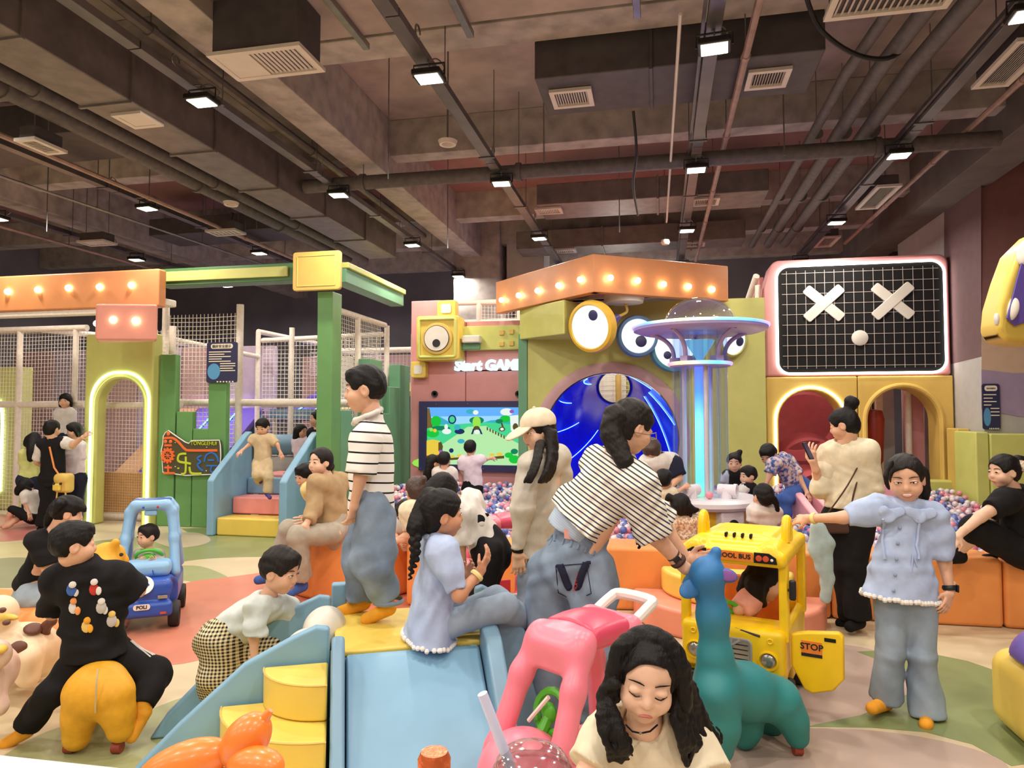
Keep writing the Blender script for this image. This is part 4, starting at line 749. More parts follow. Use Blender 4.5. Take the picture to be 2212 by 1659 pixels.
t = thing('ceiling_dish', 'flat cream dish under the canopy with a bent rod and a blue cone', 'dish', at(1342, 655, 9.9)); c = at(1348, 652, 9.95); MB().lathe([(.16, -.03), (.27, -.02), (.29, .05), (.28, .12), (.0, .12)], c, 32).build('dish', 'v_white', t); MB().tube(spline([c + A(.02, 0, -.03), c + A(.04, 0, -.14), c + A(-.06, 0, -.2)], 5), .02, 8).build('rod', 'v_gold', t); MB().lathe([(.03, 0), (.1, .16), (.13, .26), (0, .26)], c + A(-.06, 0, -.2), 16, (-.8, .1, -.5)).build('cone', 'v_purple', t)
MB().tube([c + A(0, 0, .1), c + A(0, 0, .27)], .03, 8).build('stem', 'v_white', t)

# ------------------------------------------------------------------ net passage with rollers between the house and the tower
t = thing('roller_tower', 'stack of grey-blue padded rollers in the net passage', 'roller', (1.2, 12, 0))
for y, m in ((905, 'v_skyblue'), (940, 'v_skyblue'), (975, 'v_skyblue'), (1010, 'v_skyblue')): p = atY(1590, y, 11.8); MB().tube([A(p[0] - .45, 11.8, p[2]), A(p[0] + .16, 11.8, p[2])], .145, 20).build('drum', m, t, bevel=.03)
for x in (-.5, .2): pole(t, (p[0] + x, 11.8, 0), (p[0] + x, 11.8, 2.2))
t = thing('passage_net', 'white poles and nets in the gap beside the dark grid face', 'net panel', (1.2, 12.3, 0))
net_panel((.9, 12.4, .3), (.75, 0, 0), (0, 0, 3.1), .05, .006, t); net_panel((1.52, 11.3, .3), (-.03, 1.1, 0), (0, 0, 3.2), .05, .006, t); pole(t, atY(1568, 880, 11.6), A(1.52, 11.4, 1.9), .05, 'rail'); pole(t, (1.52, 11.35, 0), (1.52, 11.35, 3.6)); pole(t, (1.2, 12.35, 0), (1.2, 12.35, 3.4)); pole(t, atY(1612, 660, 11.9), (1.5, 11.35, 3.75), .05, 'rail'); MB().box((1.6, 11.75, 0), (1.66, 13.3, 3.8)).build('side_panel', 'v_rose', t); MB().box((.5, 13.35, 2.9), (1.6, 13.45, 3.5)).build('back_panel', 'v_rose', t)

# ------------------------------------------------------------------ face tower
Y = 11.2
t = thing('face_tower', 'pink padded tower with a dark grid face above two yellow arches', 'play tower', (3, 11.4, 0))
X0, X1 = 1.6, 4.13; zm = atY(1860, 812, Y)[2]; zt = 3.95
P = [A(X0, Y, zm), A(X1 + .03, Y, zm), A(X1 + .03, Y, zt - .15)] + arcpts((X1 - .12, Y, zt - .15), .15, 0, PI / 2, 6) + arcpts((X0 + .22, Y, zt - .15), .15, PI / 2, PI * .85, 6) + [A(X0, Y, zt - .4)]
MB().prism(P, (0, .5, 0)).build('top_panel', 'v_rose', t, bevel=.04, seg=3)
a, b = atY(1682, 590, Y), atY(2038, 790, Y); c = A((a[0] + b[0]) / 2, Y, (a[2] + b[2]) / 2); hw, hh = (b[0] - a[0]) / 2 + .02, (a[2] - b[2]) / 2 + .08; c[2] += .0
MB().prism(rrect(c + A(0, -.012, 0), hw, hh, .17, 8), (0, .01, 0)).build('face_plate', 'slot_dark', t); MB().tube(rrect(c + A(0, -.02, 0), hw + .015, hh + .015, .18, 8), .018, 8, True).build('light_strip', 'led_white', t)
mk('grid_white', (206, 196, 190), .6, var=0)
for i in range(16): x = c[0] - hw + .13 + (2 * hw - .26) * i / 15; MB().box((x - .0032, Y - .016, c[2] - hh + .06), (x + .0032, Y - .013, c[2] + hh - .06)).build('grid_line', 'grid_white', t)
for i in range(10): z = c[2] - hh + .1 + (2 * hh - .2) * i / 9; MB().box((c[0] - hw + .06, Y - .018, z - .0032), (c[0] + hw - .06, Y - .016, z + .0032)).build('grid_line', 'grid_white', t)
for x, y in ((1780, 655), (1929, 650)):
    p = atY(x, y, Y - .03)
    for sg in (1, -1):
        u = nrm(A(1, 0, .92 * sg)); v = A(-u[2], 0, u[0]); MB().prism(rrect(p + A(0, -.008 * (sg > 0), 0), .345, .075, .03, 3, u, v), (0, .03, 0)).build('cross_bar', 'v_white', t, bevel=.008)
MB().lathe([(.115, 0), (.115, .02), (.1, .03), (0, .03)], atY(1857, 730, Y - .01), 24, (0, -1, 0)).build('mouth_dot', 'v_white', t)
xm = atY(1854, 900, Y)[0]; al = (atY(1683, 950, Y)[0], atY(1822, 950, Y)[0]); ar = (atY(1876, 950, Y)[0], atY(2030, 950, Y)[0]); az = atY(1760, 843, Y)[2]; az2 = atY(1950, 838, Y)[2]
def arch_bot(x0, x1, o0, o1, zt2, nm):
    MB().prism(arch_outline(x0, x1, 0, zm - .004, o0, o1, zt2, Y), (0, .45, 0)).build(nm, 'v_gold', t, bevel=.02)
arch_bot(X0, xm - .004, *al, az, 'arch_panel'); arch_bot(xm + .004, X1 + .05, *ar, az2, 'arch_panel')
MB().tube(arch_line(al[0] - .05, al[1] + .05, .3, az + .05, Y - .01), .016, 8).build('light_strip', 'led_white', t); MB().tube(arch_line(ar[0] - .04, ar[1] + .04, .3, az2 + .04, Y - .0), .035, 8).build('padded_edge', 'v_gold', t)
mk('slide_red', (206, 100, 106), .25, var=.05, coat=.3)
t = thing('tube_slide', 'glossy dark pink tube slide behind the left yellow arch', 'slide', (2.1, 12, 0)); sc_ = A((al[0] + al[1]) / 2 + .05, 12.5, .75)
sc_[0] = 2.33; MB().lathe([(.6, .1), (.6, -.1), (.58, -.5)][::-1], sc_ + A(0, .25, .75), 32, (0, 1, .3), caps=False).build('tube_section', 'slide_red', t); MB().lathe([(.55, 0), (.53, .25), (.5, .45)], sc_ + A(0, -.3, .0), 32, (0, -1, -.15), caps=False).build('tube_section', 'slide_red', t); MB().lathe([(.34, 0), (.33, .5), (.32, .6)], sc_ + A(-.08, -.6, -.3), 32, (.1, -1, -.15), caps=False).build('mouth_section', 'slide_red', t)
MB().box((1.7, 13.6, 0), (al[1] + .4, 13.7, 2.6)).build('back_panel', 'slide_red', t)
t = thing('punch_bag', 'dark red padded punch bag in the right yellow arch', 'punch bag', atY(1888, 1000, 11.75)); p = atY(1887, 945, 11.75); MB().lathe([(.05, -.5), (.13, -.36), (.16, .28), (.13, .42), (.0, .44)], p, 18).build('bag', 'v_rust', t, bevel=.01); MB().tube([p + A(0, 0, .4), p + A(0, 0, 1.3)], .012, 6).build('strap', 'black', t); MB().tube([p + A(-.12, 0, 1.3), p + A(.9, 0, 1.3)], .04, 8).build('bar', 'pole_foam', t)
for dx in (-.12, .9): MB().tube([p + A(dx, 0, 1.3), A(p[0] + dx, p[1], 0)], .04, 8).build('post', 'pole_foam', t)
t = thing('arch_backing', 'pale blue padded wall behind the right yellow arch', 'partition', (3.6, 12.6, 0)); MB().box((ar[0] + .12, 12.5, 0), (ar[0] + .75, 12.6, 2.4)).build('panel', 'wall_grey', t); MB().box((ar[0] + .78, 12.1, 0), (ar[1] + .1, 12.2, 2.4)).build('panel', 'v_rose', t); MB().box((ar[0] + .12, 12.3, .0), (ar[0] + .5, 12.4, .9)).build('panel', 'v_skyblue', t); pole(t, (ar[0] + .45, 12.25, 0), (ar[0] + .45, 12.25, 2.4), .06); pole(t, (ar[0] + .8, 12.0, 0), (ar[0] + .8, 12.0, 2.4), .05)
t = thing('padded_sill', 'lime padded sill under the right yellow arch', 'padding', (3.2, 11, 0)); MB().box((ar[0] - .3, 10.95, 0), (ar[1] + .1, 11.18, atY(1950, 1036, 11)[2])).build('pad', 'v_lime', t, bevel=.03)
t = thing('corner_padding', 'olive yellow padded block beside the face tower', 'padding', (4.1, 11, 0)); p = atY(2056, 925, 10.9); MB().box((p[0], 10.72, 0), (4.19, 11.1, p[2])).build('block', 'v_gold', t, bevel=.02)
t = thing('corner_padding', 'light lime padded blocks at the foot of the mural column', 'padding', (4.6, 10.2, 0)); p = atY(2125, 935, 10.0); MB().box((4.14, 10.0, 0), (4.62, 10.28, 1.34)).build('block', 'v_limelt', t, bevel=.02); MB().box((4.63, 10.0, 0), (5.28, 10.28, 1.34)).build('block', 'v_lime', t, bevel=.02); MB().box((3.98, 10.02, 0), (4.135, 10.7, 1.36)).build('block', 'v_limelt', t, bevel=.02)
# ------------------------------------------------------------------ ball pit: padded wall, steps, balls
W_ = [A(-2.08, 5.53), A(-1.1, 5.68), A(.1, 5.82), A(1.3, 5.87), A(2.5, 5.88), A(3.7, 5.88), A(4.9, 5.88)]
t = thing('pit_wall', 'long orange padded wall in front of the ball pit', 'padded wall', (1, 5.9, 0))
for i in range(6):
    a, b = W_[i], W_[i + 1]; d = (b - a) / np.linalg.norm(b - a); n_ = A(-d[1], d[0]); a, b = a + d * .003, b - d * .003
    MB().prism([(*a, 0), (*b, 0), (*(b + n_ * .42), 0), (*(a + n_ * .42), 0)], (0, 0, .51)).build('wall_block', 'v_orange', t, bevel=.035, seg=3)
t = thing('ottoman', 'orange rounded seat block at the left end of the pit wall', 'padded seat', (-2.78, 6.15, 0))
MB().lathe([(.0, 0), (.63, 0), (.63, .51), (0, .51)], (-2.78, 6.15, 0), 48).build('seat', 'v_orange', t, bevel=.04, seg=3)
t = thing('pit_wall', 'orange padded wall running back from the rounded seat', 'padded wall', (-3.5, 7.8, 0)); MB().prism([(-3.12, 6.76, 0), (-2.72, 6.84, 0), (-3.62, 8.95, 0), (-4.05, 8.85, 0)], (0, 0, .51)).build('wall_block', 'v_orange', t, bevel=.035)
def half_moon(label, r, z0, z1, mat):
    t = thing('half_moon_step', label, 'step', (.5, 5.5, z0)); MB().lathe([(0, z0), (r, z0), (r, z1), (0, z1)], (.5, 5.81, 0), 40, a0=PI * .5 + .12, a1=PI * 1.5 + .02).build('step', mat, t, bevel=.03, seg=3)
    return t
# lathe turns from the y axis: rotate so that the flat side rests on the wall
def disc_step(label, r, z0, z1, mat):
    c = A(.5, 5.75, 0); P = [c + A(math.cos(a) * r, math.sin(a) * r, z0) for a in np.linspace(PI * 1.0, PI * 2.0, 36)]
    t = thing('half_moon_step', label, 'step', (.5, 5.5, z0)); MB().prism(P, (0, 0, z1 - z0)).build('step', mat, t, bevel=.03, seg=3)
disc_step('pink half-moon step on the floor against the orange wall', .72, 0, .2, 'v_salmon'); disc_step('yellow half-moon step lying on the pink one', .5, .2, .385, 'v_yellow')
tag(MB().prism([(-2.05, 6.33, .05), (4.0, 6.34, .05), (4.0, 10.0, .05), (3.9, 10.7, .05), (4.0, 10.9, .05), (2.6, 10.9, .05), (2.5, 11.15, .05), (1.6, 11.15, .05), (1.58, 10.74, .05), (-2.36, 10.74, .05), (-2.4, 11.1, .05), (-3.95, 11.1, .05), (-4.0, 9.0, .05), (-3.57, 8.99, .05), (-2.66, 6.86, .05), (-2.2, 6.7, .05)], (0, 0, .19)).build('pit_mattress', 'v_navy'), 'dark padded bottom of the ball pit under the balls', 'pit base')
UF = at(1515, 1075, 7.0); UX, UY = UF[0], UF[1]
mk('ball_blue', (92, 110, 176), .3, var=0, coat=.4); mk('ball_pink', (226, 140, 156), .3, var=0, coat=.4); mk('ball_pearl', (226, 214, 216), .28, var=0, coat=.5); mk('ball_clear', (206, 206, 220), .15, var=0, coat=.8)
BM_ = [(-.0, 'ball_blue', 'blue'), (.3, 'ball_pink', 'pink'), (.56, 'ball_pearl', 'pearly white'), (.85, 'ball_clear', 'glassy white')]
bm = bmesh.new(); bmesh.ops.create_icosphere(bm, subdivisions=3, radius=.037); me = bpy.data.meshes.new('pit_ball'); bm.to_mesh(me); bm.free(); me.polygons.foreach_set('use_smooth', [True] * len(me.polygons))
BMES = []
for _, m, nme in BM_: q = me.copy(); q.materials.append(MATS[m]); BMES.append(q)
# ------------------------------------------------------------------ saucer machine in the pit
mk('machine_white', (228, 222, 228), .35, var=.02); mk('machine_yellow', (232, 186, 40), .4, var=.03); mk('machine_lilac', (176, 160, 214), .35, var=.03)
clear('acrylic', (244, 246, 255), .26, .98, .2); clear('dome_glass', (246, 246, 252), .34, .98)
t = thing('saucer_machine', 'tall glowing saucer machine with clear tubes on a white round table', 'play machine', (UX, UY, 0))
R3 = lambda r, h: (r, h)
MB().lathe([(0, .68), (.53, .68), (.56, .71), (.56, .75), (.52, .78), (0, .78)], (UX, UY, 0), 48).build('table_top', 'machine_white', t)
MB().lathe([(0, .245), (.46, .245), (.46, .68), (0, .68)], (UX, UY, 0), 8).build('base', 'machine_yellow', t, bevel=.03)
for k in range(4):
    a = math.atan2(-UY, -UX) + .62 + k * PI / 2; p = A(UX + math.cos(a) * .43, UY + math.sin(a) * .43, .462); u = A(math.cos(a), math.sin(a), 0); v = A(-u[1], u[0], 0)
    MB().obox(p, u * .07, v * .13, A(0, 0, .213)).build('corner_panel', 'machine_white', t, bevel=.02); MB().lathe([(.06, 0), (.06, .006), (0, .006)], p + u * .07 + A(0, 0, .08), 18, u).build('port_hole', 'ink', t)
a = math.atan2(-UY, -UX) + .02; u = A(math.cos(a), math.sin(a), 0); v = A(-u[1], u[0], 0)
for i in range(6): MB().obox(A(UX, UY, .4 + i * .035) + u * .435, u * .012, v * .07, A(0, 0, .008)).build('grille_slat', 'machine_white', t)
for k in range(10):
    a = k * PI / 5 + .2; p = A(UX + math.cos(a) * .23, UY + math.sin(a) * .23, 0); MB().tube([p + A(0, 0, .78), p + A(0, 0, 2.42)], .05, 14, caps=False).build('clear_tube', 'acrylic', t)
for k in range(3): a = k * 2.1 + .8; p = A(UX + math.cos(a) * .16, UY + math.sin(a) * .16, 0); MB().tube([p + A(0, 0, .78), p + A(0, 0, 2.08)], .022, 8).build('inner_post', 'machine_white', t)
ramp('light_column', 2, .78, 2.08, [(0, (110, 240, 150)), (.12, (90, 220, 210)), (.55, (120, 215, 250)), (.8, (70, 130, 240)), (1, (90, 110, 240))], 1.5)
MB().tube([A(UX - .0, UY, .78), A(UX, UY, 2.08)], .055, 16).build('light_column', 'light_column', t)
MB().lathe([(0, 2.07), (.29, 2.07), (.3, 2.08), (.3, 2.12), (.0, 2.12)], (UX, UY, 0), 40).build('lower_disc', 'machine_lilac', t)
ramp('rainbow_low', 0, -.31 , .31, [(0, (250, 120, 150)), (.2, (250, 200, 140)), (.45, (150, 240, 190)), (.75, (90, 190, 250)), (1, (160, 130, 250))], 1.6); ramp('rainbow_top', 0, -.68, .68, [(0, (150, 130, 250)), (.12, (90, 150, 250)), (.35, (230, 240, 150)), (.6, (120, 220, 240)), (.85, (90, 150, 250)), (1, (170, 140, 250))], 1.8)
MB().tube(arcpts((0, 0, 2.1), .305, 0, 2 * PI, 48, (1, 0, 0), (0, 1, 0))[:-1], .018, 8, True).build('light_ring', 'rainbow_low', t, local=True)
for k in range(5):
    a = k * 2 * PI / 5 + .35; u = A(math.cos(a), math.sin(a), 0); MB().tube(spline([A(UX, UY, 2.12) + u * .26, A(UX, UY, 2.26) + u * .28, A(UX, UY, 2.36) + u * .36, A(UX, UY, 2.43) + u * .5], 5), .022, 8).build('curved_arm', 'machine_lilac', t); MB().obox(A(UX, UY, 2.14) + u * .25, u * .05, A(-u[1], u[0], 0) * .04, A(0, 0, .03)).build('arm_foot', 'machine_lilac', t)
MB().lathe([(.12, 2.42), (.6, 2.42), (.66, 2.44), (.665, 2.47), (.6, 2.49), (.12, 2.49)], (UX, UY, 0), 64).build('upper_disc', 'machine_lilac', t)
MB().tube(arcpts((0, 0, 2.478), .668, 0, 2 * PI, 72, (1, 0, 0), (0, 1, 0))[:-1], .014, 8, True).build('light_ring', 'rainbow_top', t, local=True)
MB().lathe([(.36 * math.cos(x), 2.49 + .29 * math.sin(x)) for x in np.linspace(0, PI / 2, 14)], (UX, UY, 0), 48, caps=False).build('dome', 'dome_glass', t)
for i, m in enumerate(('ball_pearl', 'ball_blue', 'ball_pink', 'ball_pearl', 'ball_blue', 'ball_pearl')): a = i * 1.1; MB().ball((UX + .22 * math.cos(a), UY + .22 * math.sin(a), 2.53), .036, 14).build('ball_inside', m, t)
mk('funnel_lit', (110, 190, 230), .4, emit=.55, var=0); MB().lathe([(.03, 2.1), (.04, 2.16), (.13, 2.3), (.15, 2.34)], (UX, UY, 0), 24, caps=False).build('funnel', 'funnel_lit', t)  # funnel emission stands in for light falling on it from the column
for sx in (-1, 1):
    p = A(UX, UY, .86) + RT * .17 * sx - HF * .28; MB().tube([p, p + A(0, 0, -.08)], .055, 14).build('pipe_elbow', 'machine_white', t); MB().lathe([(.055, -.08), (.055, .07), (.062, .07), (.062, .1), (.045, .1), (.045, .02)], p, 18, RT * sx * .8 - HF * .5).build('pipe_mouth', 'machine_white', t)
    MB().box(p - A(.045, .045, .08), p + A(.045, .045, .03)).build('pipe_base', 'machine_white', t, bevel=.01)
o = bpy.data.objects.new('pit_ball', BMES[1]); COL.objects.link(o); o.location = A(UX, UY, .817) - HF * .36 - RT * .02; tag(o, 'single pink ball lying on the white round table', 'ball')
t = thing('stool', 'small yellow padded block in front of the girl in the flowered jacket', 'stool', at(1448, 1170, 6.5) * A(1, 1, 0)); c = at(1446, 1150, 6.5); MB().obox(A(c[0], c[1], .38), RT * .1, HF * .1, A(0, 0, .14)).build('block', 'v_yellow', t, bevel=.03)
# pink slide panels in the pit
t = thing('small_slide', 'low pink padded slide with upright sides inside the pit', 'slide', at(1730, 1110, 7.2) * A(1, 1, 0))
for x0, y0, x1, y1, dz in ((1702, 1062, 1728, 1100, 0), (1733, 1070, 1772, 1112, .1)):
    a = at(x0, y0, 7.6 + dz); b = at(x1 + 30, y1 - 10, 6.9 + dz); a[2] = .78; MB().prism([A(a[0], a[1], .47), a, a + (b - a) * .3 * A(1, 1, 0) + A(0, 0, -.03), A(b[0], b[1], .56), A(b[0], b[1], .47)], RT * .09).build('side_panel', 'v_palepink', t, bevel=.02)
a = at(1880, 1090, 8.4); t = thing('small_slide', 'pale pink padded slide behind the woman with the hair bun', 'slide', a * A(1, 1, 0)); MB().prism([A(a[0] - .5, a[1], .95), A(a[0] + .6, a[1] + .1, .6), A(a[0] + .6, a[1] + .1, .5), A(a[0] - .5, a[1], .5)], (0, .25, 0)).build('side_panel', 'v_palepink', t, bevel=.03)

# ------------------------------------------------------------------ soft slide set in the foreground
O = at(722, 1407, 3.09); O[2] = 0; E1 = nrm(RT * .97 + HF * .24); E2 = nrm(-RT * .24 + HF * .97)
L = lambda u, w_, z: O + E1 * u + E2 * w_ + A(0, 0, z)
PH = .54; PW = .70
def slab(root, nm, mat, u0, u1, w0, w1, z0, z1, bev=.02): return MB().prism([L(u0, w0, z0), L(u1, w0, z0), L(u1, w1, z0), L(u0, w1, z0)], (0, 0, z1 - z0)).build(nm, mat, root, bevel=bev, seg=3)
t = thing('soft_platform', 'yellow-topped soft platform on which a boy stands and a girl sits', 'platform', L(.35, .3, 0)); slab(t, 'block', 'v_blue', .0, PW, 0, .64, 0, PH - .03, .01); slab(t, 'top_pad', 'v_yellow', .0, PW, 0, .64, PH - .03, PH, .012)
t = thing('soft_slide', 'pale blue padded slide running down towards the camera', 'slide', L(.35, -.5, 0))
MB().prism([L(.05, -.005, .0), L(.05, -.005, PH - .01), L(.05, -.06, PH - .02), L(.05, -.66, .05), L(.05, -.7, 0)], E1 * (PW - .1)).build('chute', 'v_blue', t, bevel=.015)
def rail(u0, u1): MB().prism([L(u0, -.005, 0), L(u0, -.005, PH + .07), L(u0, -.06, PH + .085), L(u0, -.14, PH + .055), L(u0, -.64, .13), L(u0, -.7, .09), L(u0, -.7, 0)], E1 * (u1 - u0)).build('side_rail', 'v_skyblue', t, bevel=.018, seg=3)
rail(-.012, .045); rail(PW - .045, PW + .035)
for s_, nm in ((-1, 'left'), (1, 'right')):
    u_ = (lambda k: -.02 - k) if s_ < 0 else (lambda k: PW + .045 + k)
    t = thing('soft_steps', 'soft steps with blue side panels on the %s of the yellow platform' % nm, 'steps', L(u_(.4), .3, 0))
    if s_ < 0: prof = [(0, 0), (0, PH + .1), (.06, PH + .11), (.16, PH + .07), (.36, PH - .03), (.62, .28), (.78, .12), (.86, 0)]
    else: prof = [(0, 0), (0, PH + .1), (.04, PH + .115), (.1, PH + .08), (.2, PH - .06), (.3, .25), (.36, .06), (.38, 0)]
    for w_ in (.02, .56): MB().prism([L(u_(k), w_, z) for k, z in prof], E2 * .05).build('side_panel', 'v_skyblue' if s_ > 0 else 'v_blue', t, bevel=.016, seg=3)
    for i in range(3 if s_ < 0 else 2): st = .2 if s_ < 0 else .16; k0, k1 = .02 + i * st, .02 + (i + 1) * st; MB().prism([L(u_(k0), .075, 0), L(u_(k1), .075, 0), L(u_(k1), .555, 0), L(u_(k0), .555, 0)], (0, 0, .44 - i * .14)).build('step', 'v_yellow', t, bevel=.02)
slabp = thing('soft_post', 'short blue padded post behind the yellow platform', 'post', L(.0, .7, 0)); slab(slabp, 'post', 'v_blue', -.02, .06, .66, .73, 0, PH + .14, .012)
def quarter(label, r, z0, z1):
    P = [L(-.025, -.0, z0)] + [L(-.025 - r * math.cos(a), -r * math.sin(a) - .0, z0) for a in np.linspace(0, PI / 2, 16)]; t = thing('round_step', label, 'step', L(-.2, -.2, z0)); MB().prism(P, (0, 0, z1 - z0)).build('step', 'v_yellow', t, bevel=.012, seg=3)
    MB().tube([p + A(0, 0, z1 - z0 - .004) for p in P[1:]], .004, 5).build('piping', 'v_gold', t)
quarter('topmost yellow quarter-round step beside the blue slide', .27, .352, .50); quarter('middle yellow quarter-round step beside the blue slide', .44, .182, .35); quarter('lowest yellow quarter-round step beside the blue slide', .60, 0, .18)
t = thing('soft_lump', 'two cream egg-shaped pads on the steps under the toddler hand', 'pad', L(-.15, .3, .44))
for u, w_, z in ((-.13, .2, .48), (-.05, .42, .52)): S(.008).ell(L(u, w_, z), (.1, .13, .11)).build('egg_pad', 'v_white', t)
mk('seam_thread', (210, 190, 150), .7, var=0)

# ------------------------------------------------------------------ toys: pink cars, blue car, bus
mk('car_pink', (236, 128, 148), .35, var=.03); mk('car_rose', (214, 76, 104), .35, var=.03); mk('car_white', (236, 228, 222), .35, var=.02); mk('toy_green', (80, 178, 44), .4, var=.03); mk('toy_blue', (44, 82, 176), .32, var=.03); mk('toy_lblue', (140, 186, 226), .35, var=.03); mk('bus_yellow', (246, 204, 24), .33, var=.03); mk('bus_grey', (160, 160, 162), .35, var=.03); mk('bus_orange', (236, 130, 40), .5); mk('lamp_red', (206, 80, 46), .3, var=0); mk('chrome', (170, 166, 160), .2, metal=.7, var=.05); mk('car_red', (200, 50, 50), .4)
def wheel(root, c, r, w_, hub='car_white', ax=(1, 0, 0)):
    h = MB().lathe([(r * .55, -w_ / 2), (r * .92, -w_ / 2), (r, -w_ * .3), (r, w_ * .3), (r * .92, w_ / 2), (r * .55, w_ / 2), (r * .55, -w_ / 2)], c, 24, ax, caps=False).build('wheel', 'black_rubber', root, local=True)
    MB().lathe([(0, -w_ * .4), (r * .56, -w_ * .42), (r * .56, w_ * .42), (0, w_ * .4)], c, 16, ax).build('hub', hub, h, local=True)
def pink_car(label, loc, rz, pale='car_pink'):
    t = thing('ride_on_car', label, 'toy car', loc, rz)
    s = S(.0085, .03); s.box((0, -.02, .825), (.125, .155, .032), .03); s.ell((0, -.02, .83), (.12, .14, .05))
    for x in (-1, 1): s.chain([(x * .105, .12, .82), (x * .13, .19, .7), (x * .15, .29, .48), (x * .165, .38, .28)], [.042, .04, .04, .044]); s.chain([(x * .105, -.14, .82), (x * .13, -.2, .66), (x * .155, -.26, .34)], [.04, .038, .04])
    s.cap((-.1, .13, .805), (.1, .13, .805), .05); s.box((0, .16, .775), (.09, .025, .05), .02); s.cap((-.1, -.15, .815), (.1, -.15, .815), .042); s.build('roof_frame', pale, t, local=True)
    s = S(.0085, .03); s.box((0, -.02, .828), (.132, .16, .036), .03); s.ell((0, -.02, .834), (.124, .144, .054)); s.cut((0, .075, 0), (0, 1, 0)); s.cut((0, -.12, 0), (0, -1, 0)); s.build('roof_panel', 'car_rose', t, local=True)
    s = S(.012, .04); s.box((0, .02, .25), (.2, .37, .18), .07); s.ell((0, .3, .44), (.165, .15, .14)); s.box((0, -.08, .46), (.15, .17, .22), .05, sub=True); s.box((.2, -.02, .42), (.12, .1, .16), .03, sub=True); s.box((-.2, -.02, .42), (.12, .1, .16), .03, sub=True); s.build('body', pale, t, local=True)
    for x in (-.19, .19):
        for y in (-.24, .26): wheel(t, (x, y, .085), .085, .06)
    MB().tube(spline([(-.1, -.15, .83), (-.1, -.25, .87), (-.08, -.3, .885), (.08, -.3, .885), (.1, -.25, .87), (.1, -.15, .83)], 4), .021, 10).build('push_handle', 'car_white', t, local=True)
    MB().tube([(x * .07, .17 - .02 * z, .6 + .06 * z) for x, z in [(math.cos(a), math.sin(a)) for a in np.linspace(0, 2 * PI, 18)[:-1]]], .014, 8, True).build('steering_wheel', 'toy_green', t, local=True); MB().tube([(0, .17, .6), (0, .25, .5)], .02, 8).build('steering_column', 'toy_green', t, local=True); MB().ball((0, .18, .6), (.035, .02, .035), 12).build('horn', 'toy_green', t, local=True)
    MB().box((-.13, -.24, .23), (.13, -.05, .27)).build('seat', 'v_yellow', t, local=True, bevel=.02)
    for x in (-.05, 0.0, .05): MB().ball((x, .178, .80), (.01, .008, .01), 8).build('rivet', 'car_rose', t, local=True)
    for x in (-1, 1): MB().box((x * .19, -.1, .24), (x * .205, .1, .36)).build('door', 'car_white' if x < 0 else 'car_rose', t, local=True, bevel=.012)
    MB().tube([(.06, .22, .57), (-.02, .2, .66)], .008, 6).build('wiper', 'car_white', t, local=True)
    return t
c = at(1262, 1500, 2.42); pc = pink_car('pink ride-on car with a dark pink roof band in the foreground', (c[0], c[1], 0), 0)
fdir = RT * -.72 - HF * .69; pc.rotation_euler[2] = math.atan2(-fdir[0], fdir[1]); pc.scale = (.9, 1.0, 1.02)
c = at(1092, 1220, 4.98); pc2 = pink_car('second pink ride-on car, standing behind near the orange pit wall', (c[0], c[1], 0), 0); fdir = RT * -.95 - HF * .3; pc2.rotation_euler[2] = math.atan2(-fdir[0], fdir[1])
# blue car: local +y is its front
c = at(324, 1250, 5.45); t = thing('ride_on_car', 'blue ride-on car with a light blue frame, a baby at the wheel', 'toy car', (c[0], c[1], 0), 0); BC_ = t
fdir = RT * .36 - HF * .93; t.rotation_euler[2] = math.atan2(-fdir[0], fdir[1])
s = S(.011, .03)
for y in (-.16, .02): s.chain([(-.19, y + .13 if y > 0 else y - .08, .38), (-.17, y + .05, .62), (-.145, y, .83), (-.11, y, .875), (.11, y, .875), (.145, y, .83), (.17, y + .05, .62), (.19, y + .13 if y > 0 else y - .08, .38)], [.038, .035, .036, .038, .038, .036, .035, .038])
s.box((0, -.07, .885), (.13, .13, .022), .02); s.build('roof_frame', 'toy_lblue', t, local=True)
s = S(.011, .01); s.box((0, -.07, .905), (.135, .1, .014), .012); s.build('roof_cap', 'toy_blue', t, local=True); MB().ball((-.05, .06, .87), .011, 8).build('rivet', 'car_red', t, local=True); MB().ball((.05, .06, .87), .011, 8).build('rivet', 'toy_blue', t, local=True); MB().box((-.045, .02, .80), (.045, .045, .84)).build('mirror', 'toy_lblue', t, local=True, bevel=.01)
s = S(.011, .03); s.box((0, .22, .43), (.17, .1, .06), .05); s.build('dashboard', 'toy_lblue', t, local=True)
for x in (-.06, .06): MB().tube([(x, .325, .4), (x * .75, .31, .45)], .006, 6).build('wiper', 'toy_blue', t, local=True)
s = S(.012, .03); s.box((0, .02, .24), (.215, .4, .11), .06); s.box((0, .3, .31), (.19, .13, .07), .05); s.box((0, .42, .17), (.2, .04, .055), .03); s.box((0, -.1, .38), (.16, .2, .16), .05, sub=True)
for x in (-1, 1): s.cap((x * .22, .3, .15), (x * .22, .3, .25), .11, sub=True)
s.build('body', 'toy_blue', t, local=True)
for x in (-.2, .2):
    for y in (-.26, .29): wheel(t, (x, y, .095), .095, .075, 'chrome')
MB().lathe([(0, 0), (.072, 0), (.072, .006), (0, .006)], (0, .425, .345), 28, (0, .8, .6)).build('emblem', 'car_white', t, local=True); s = S(.004, .008); s.ell((0, .433, .352), (.045, .012, .016)).ell((0, .43, .364), (.025, .012, .014)); s.build('emblem_car', 'toy_blue', t, local=True)
MB().prism(rrect((0, .462, .2), .055, .02, .018, 4), (0, .006, 0)).build('name_plate', 'car_white', t, local=True); text('lettering', 'POLI', A(0, .4695, .2), (-1, 0, 0), (0, 0, 1), .034, 'ink', t, .001, local=True, bold=.001)
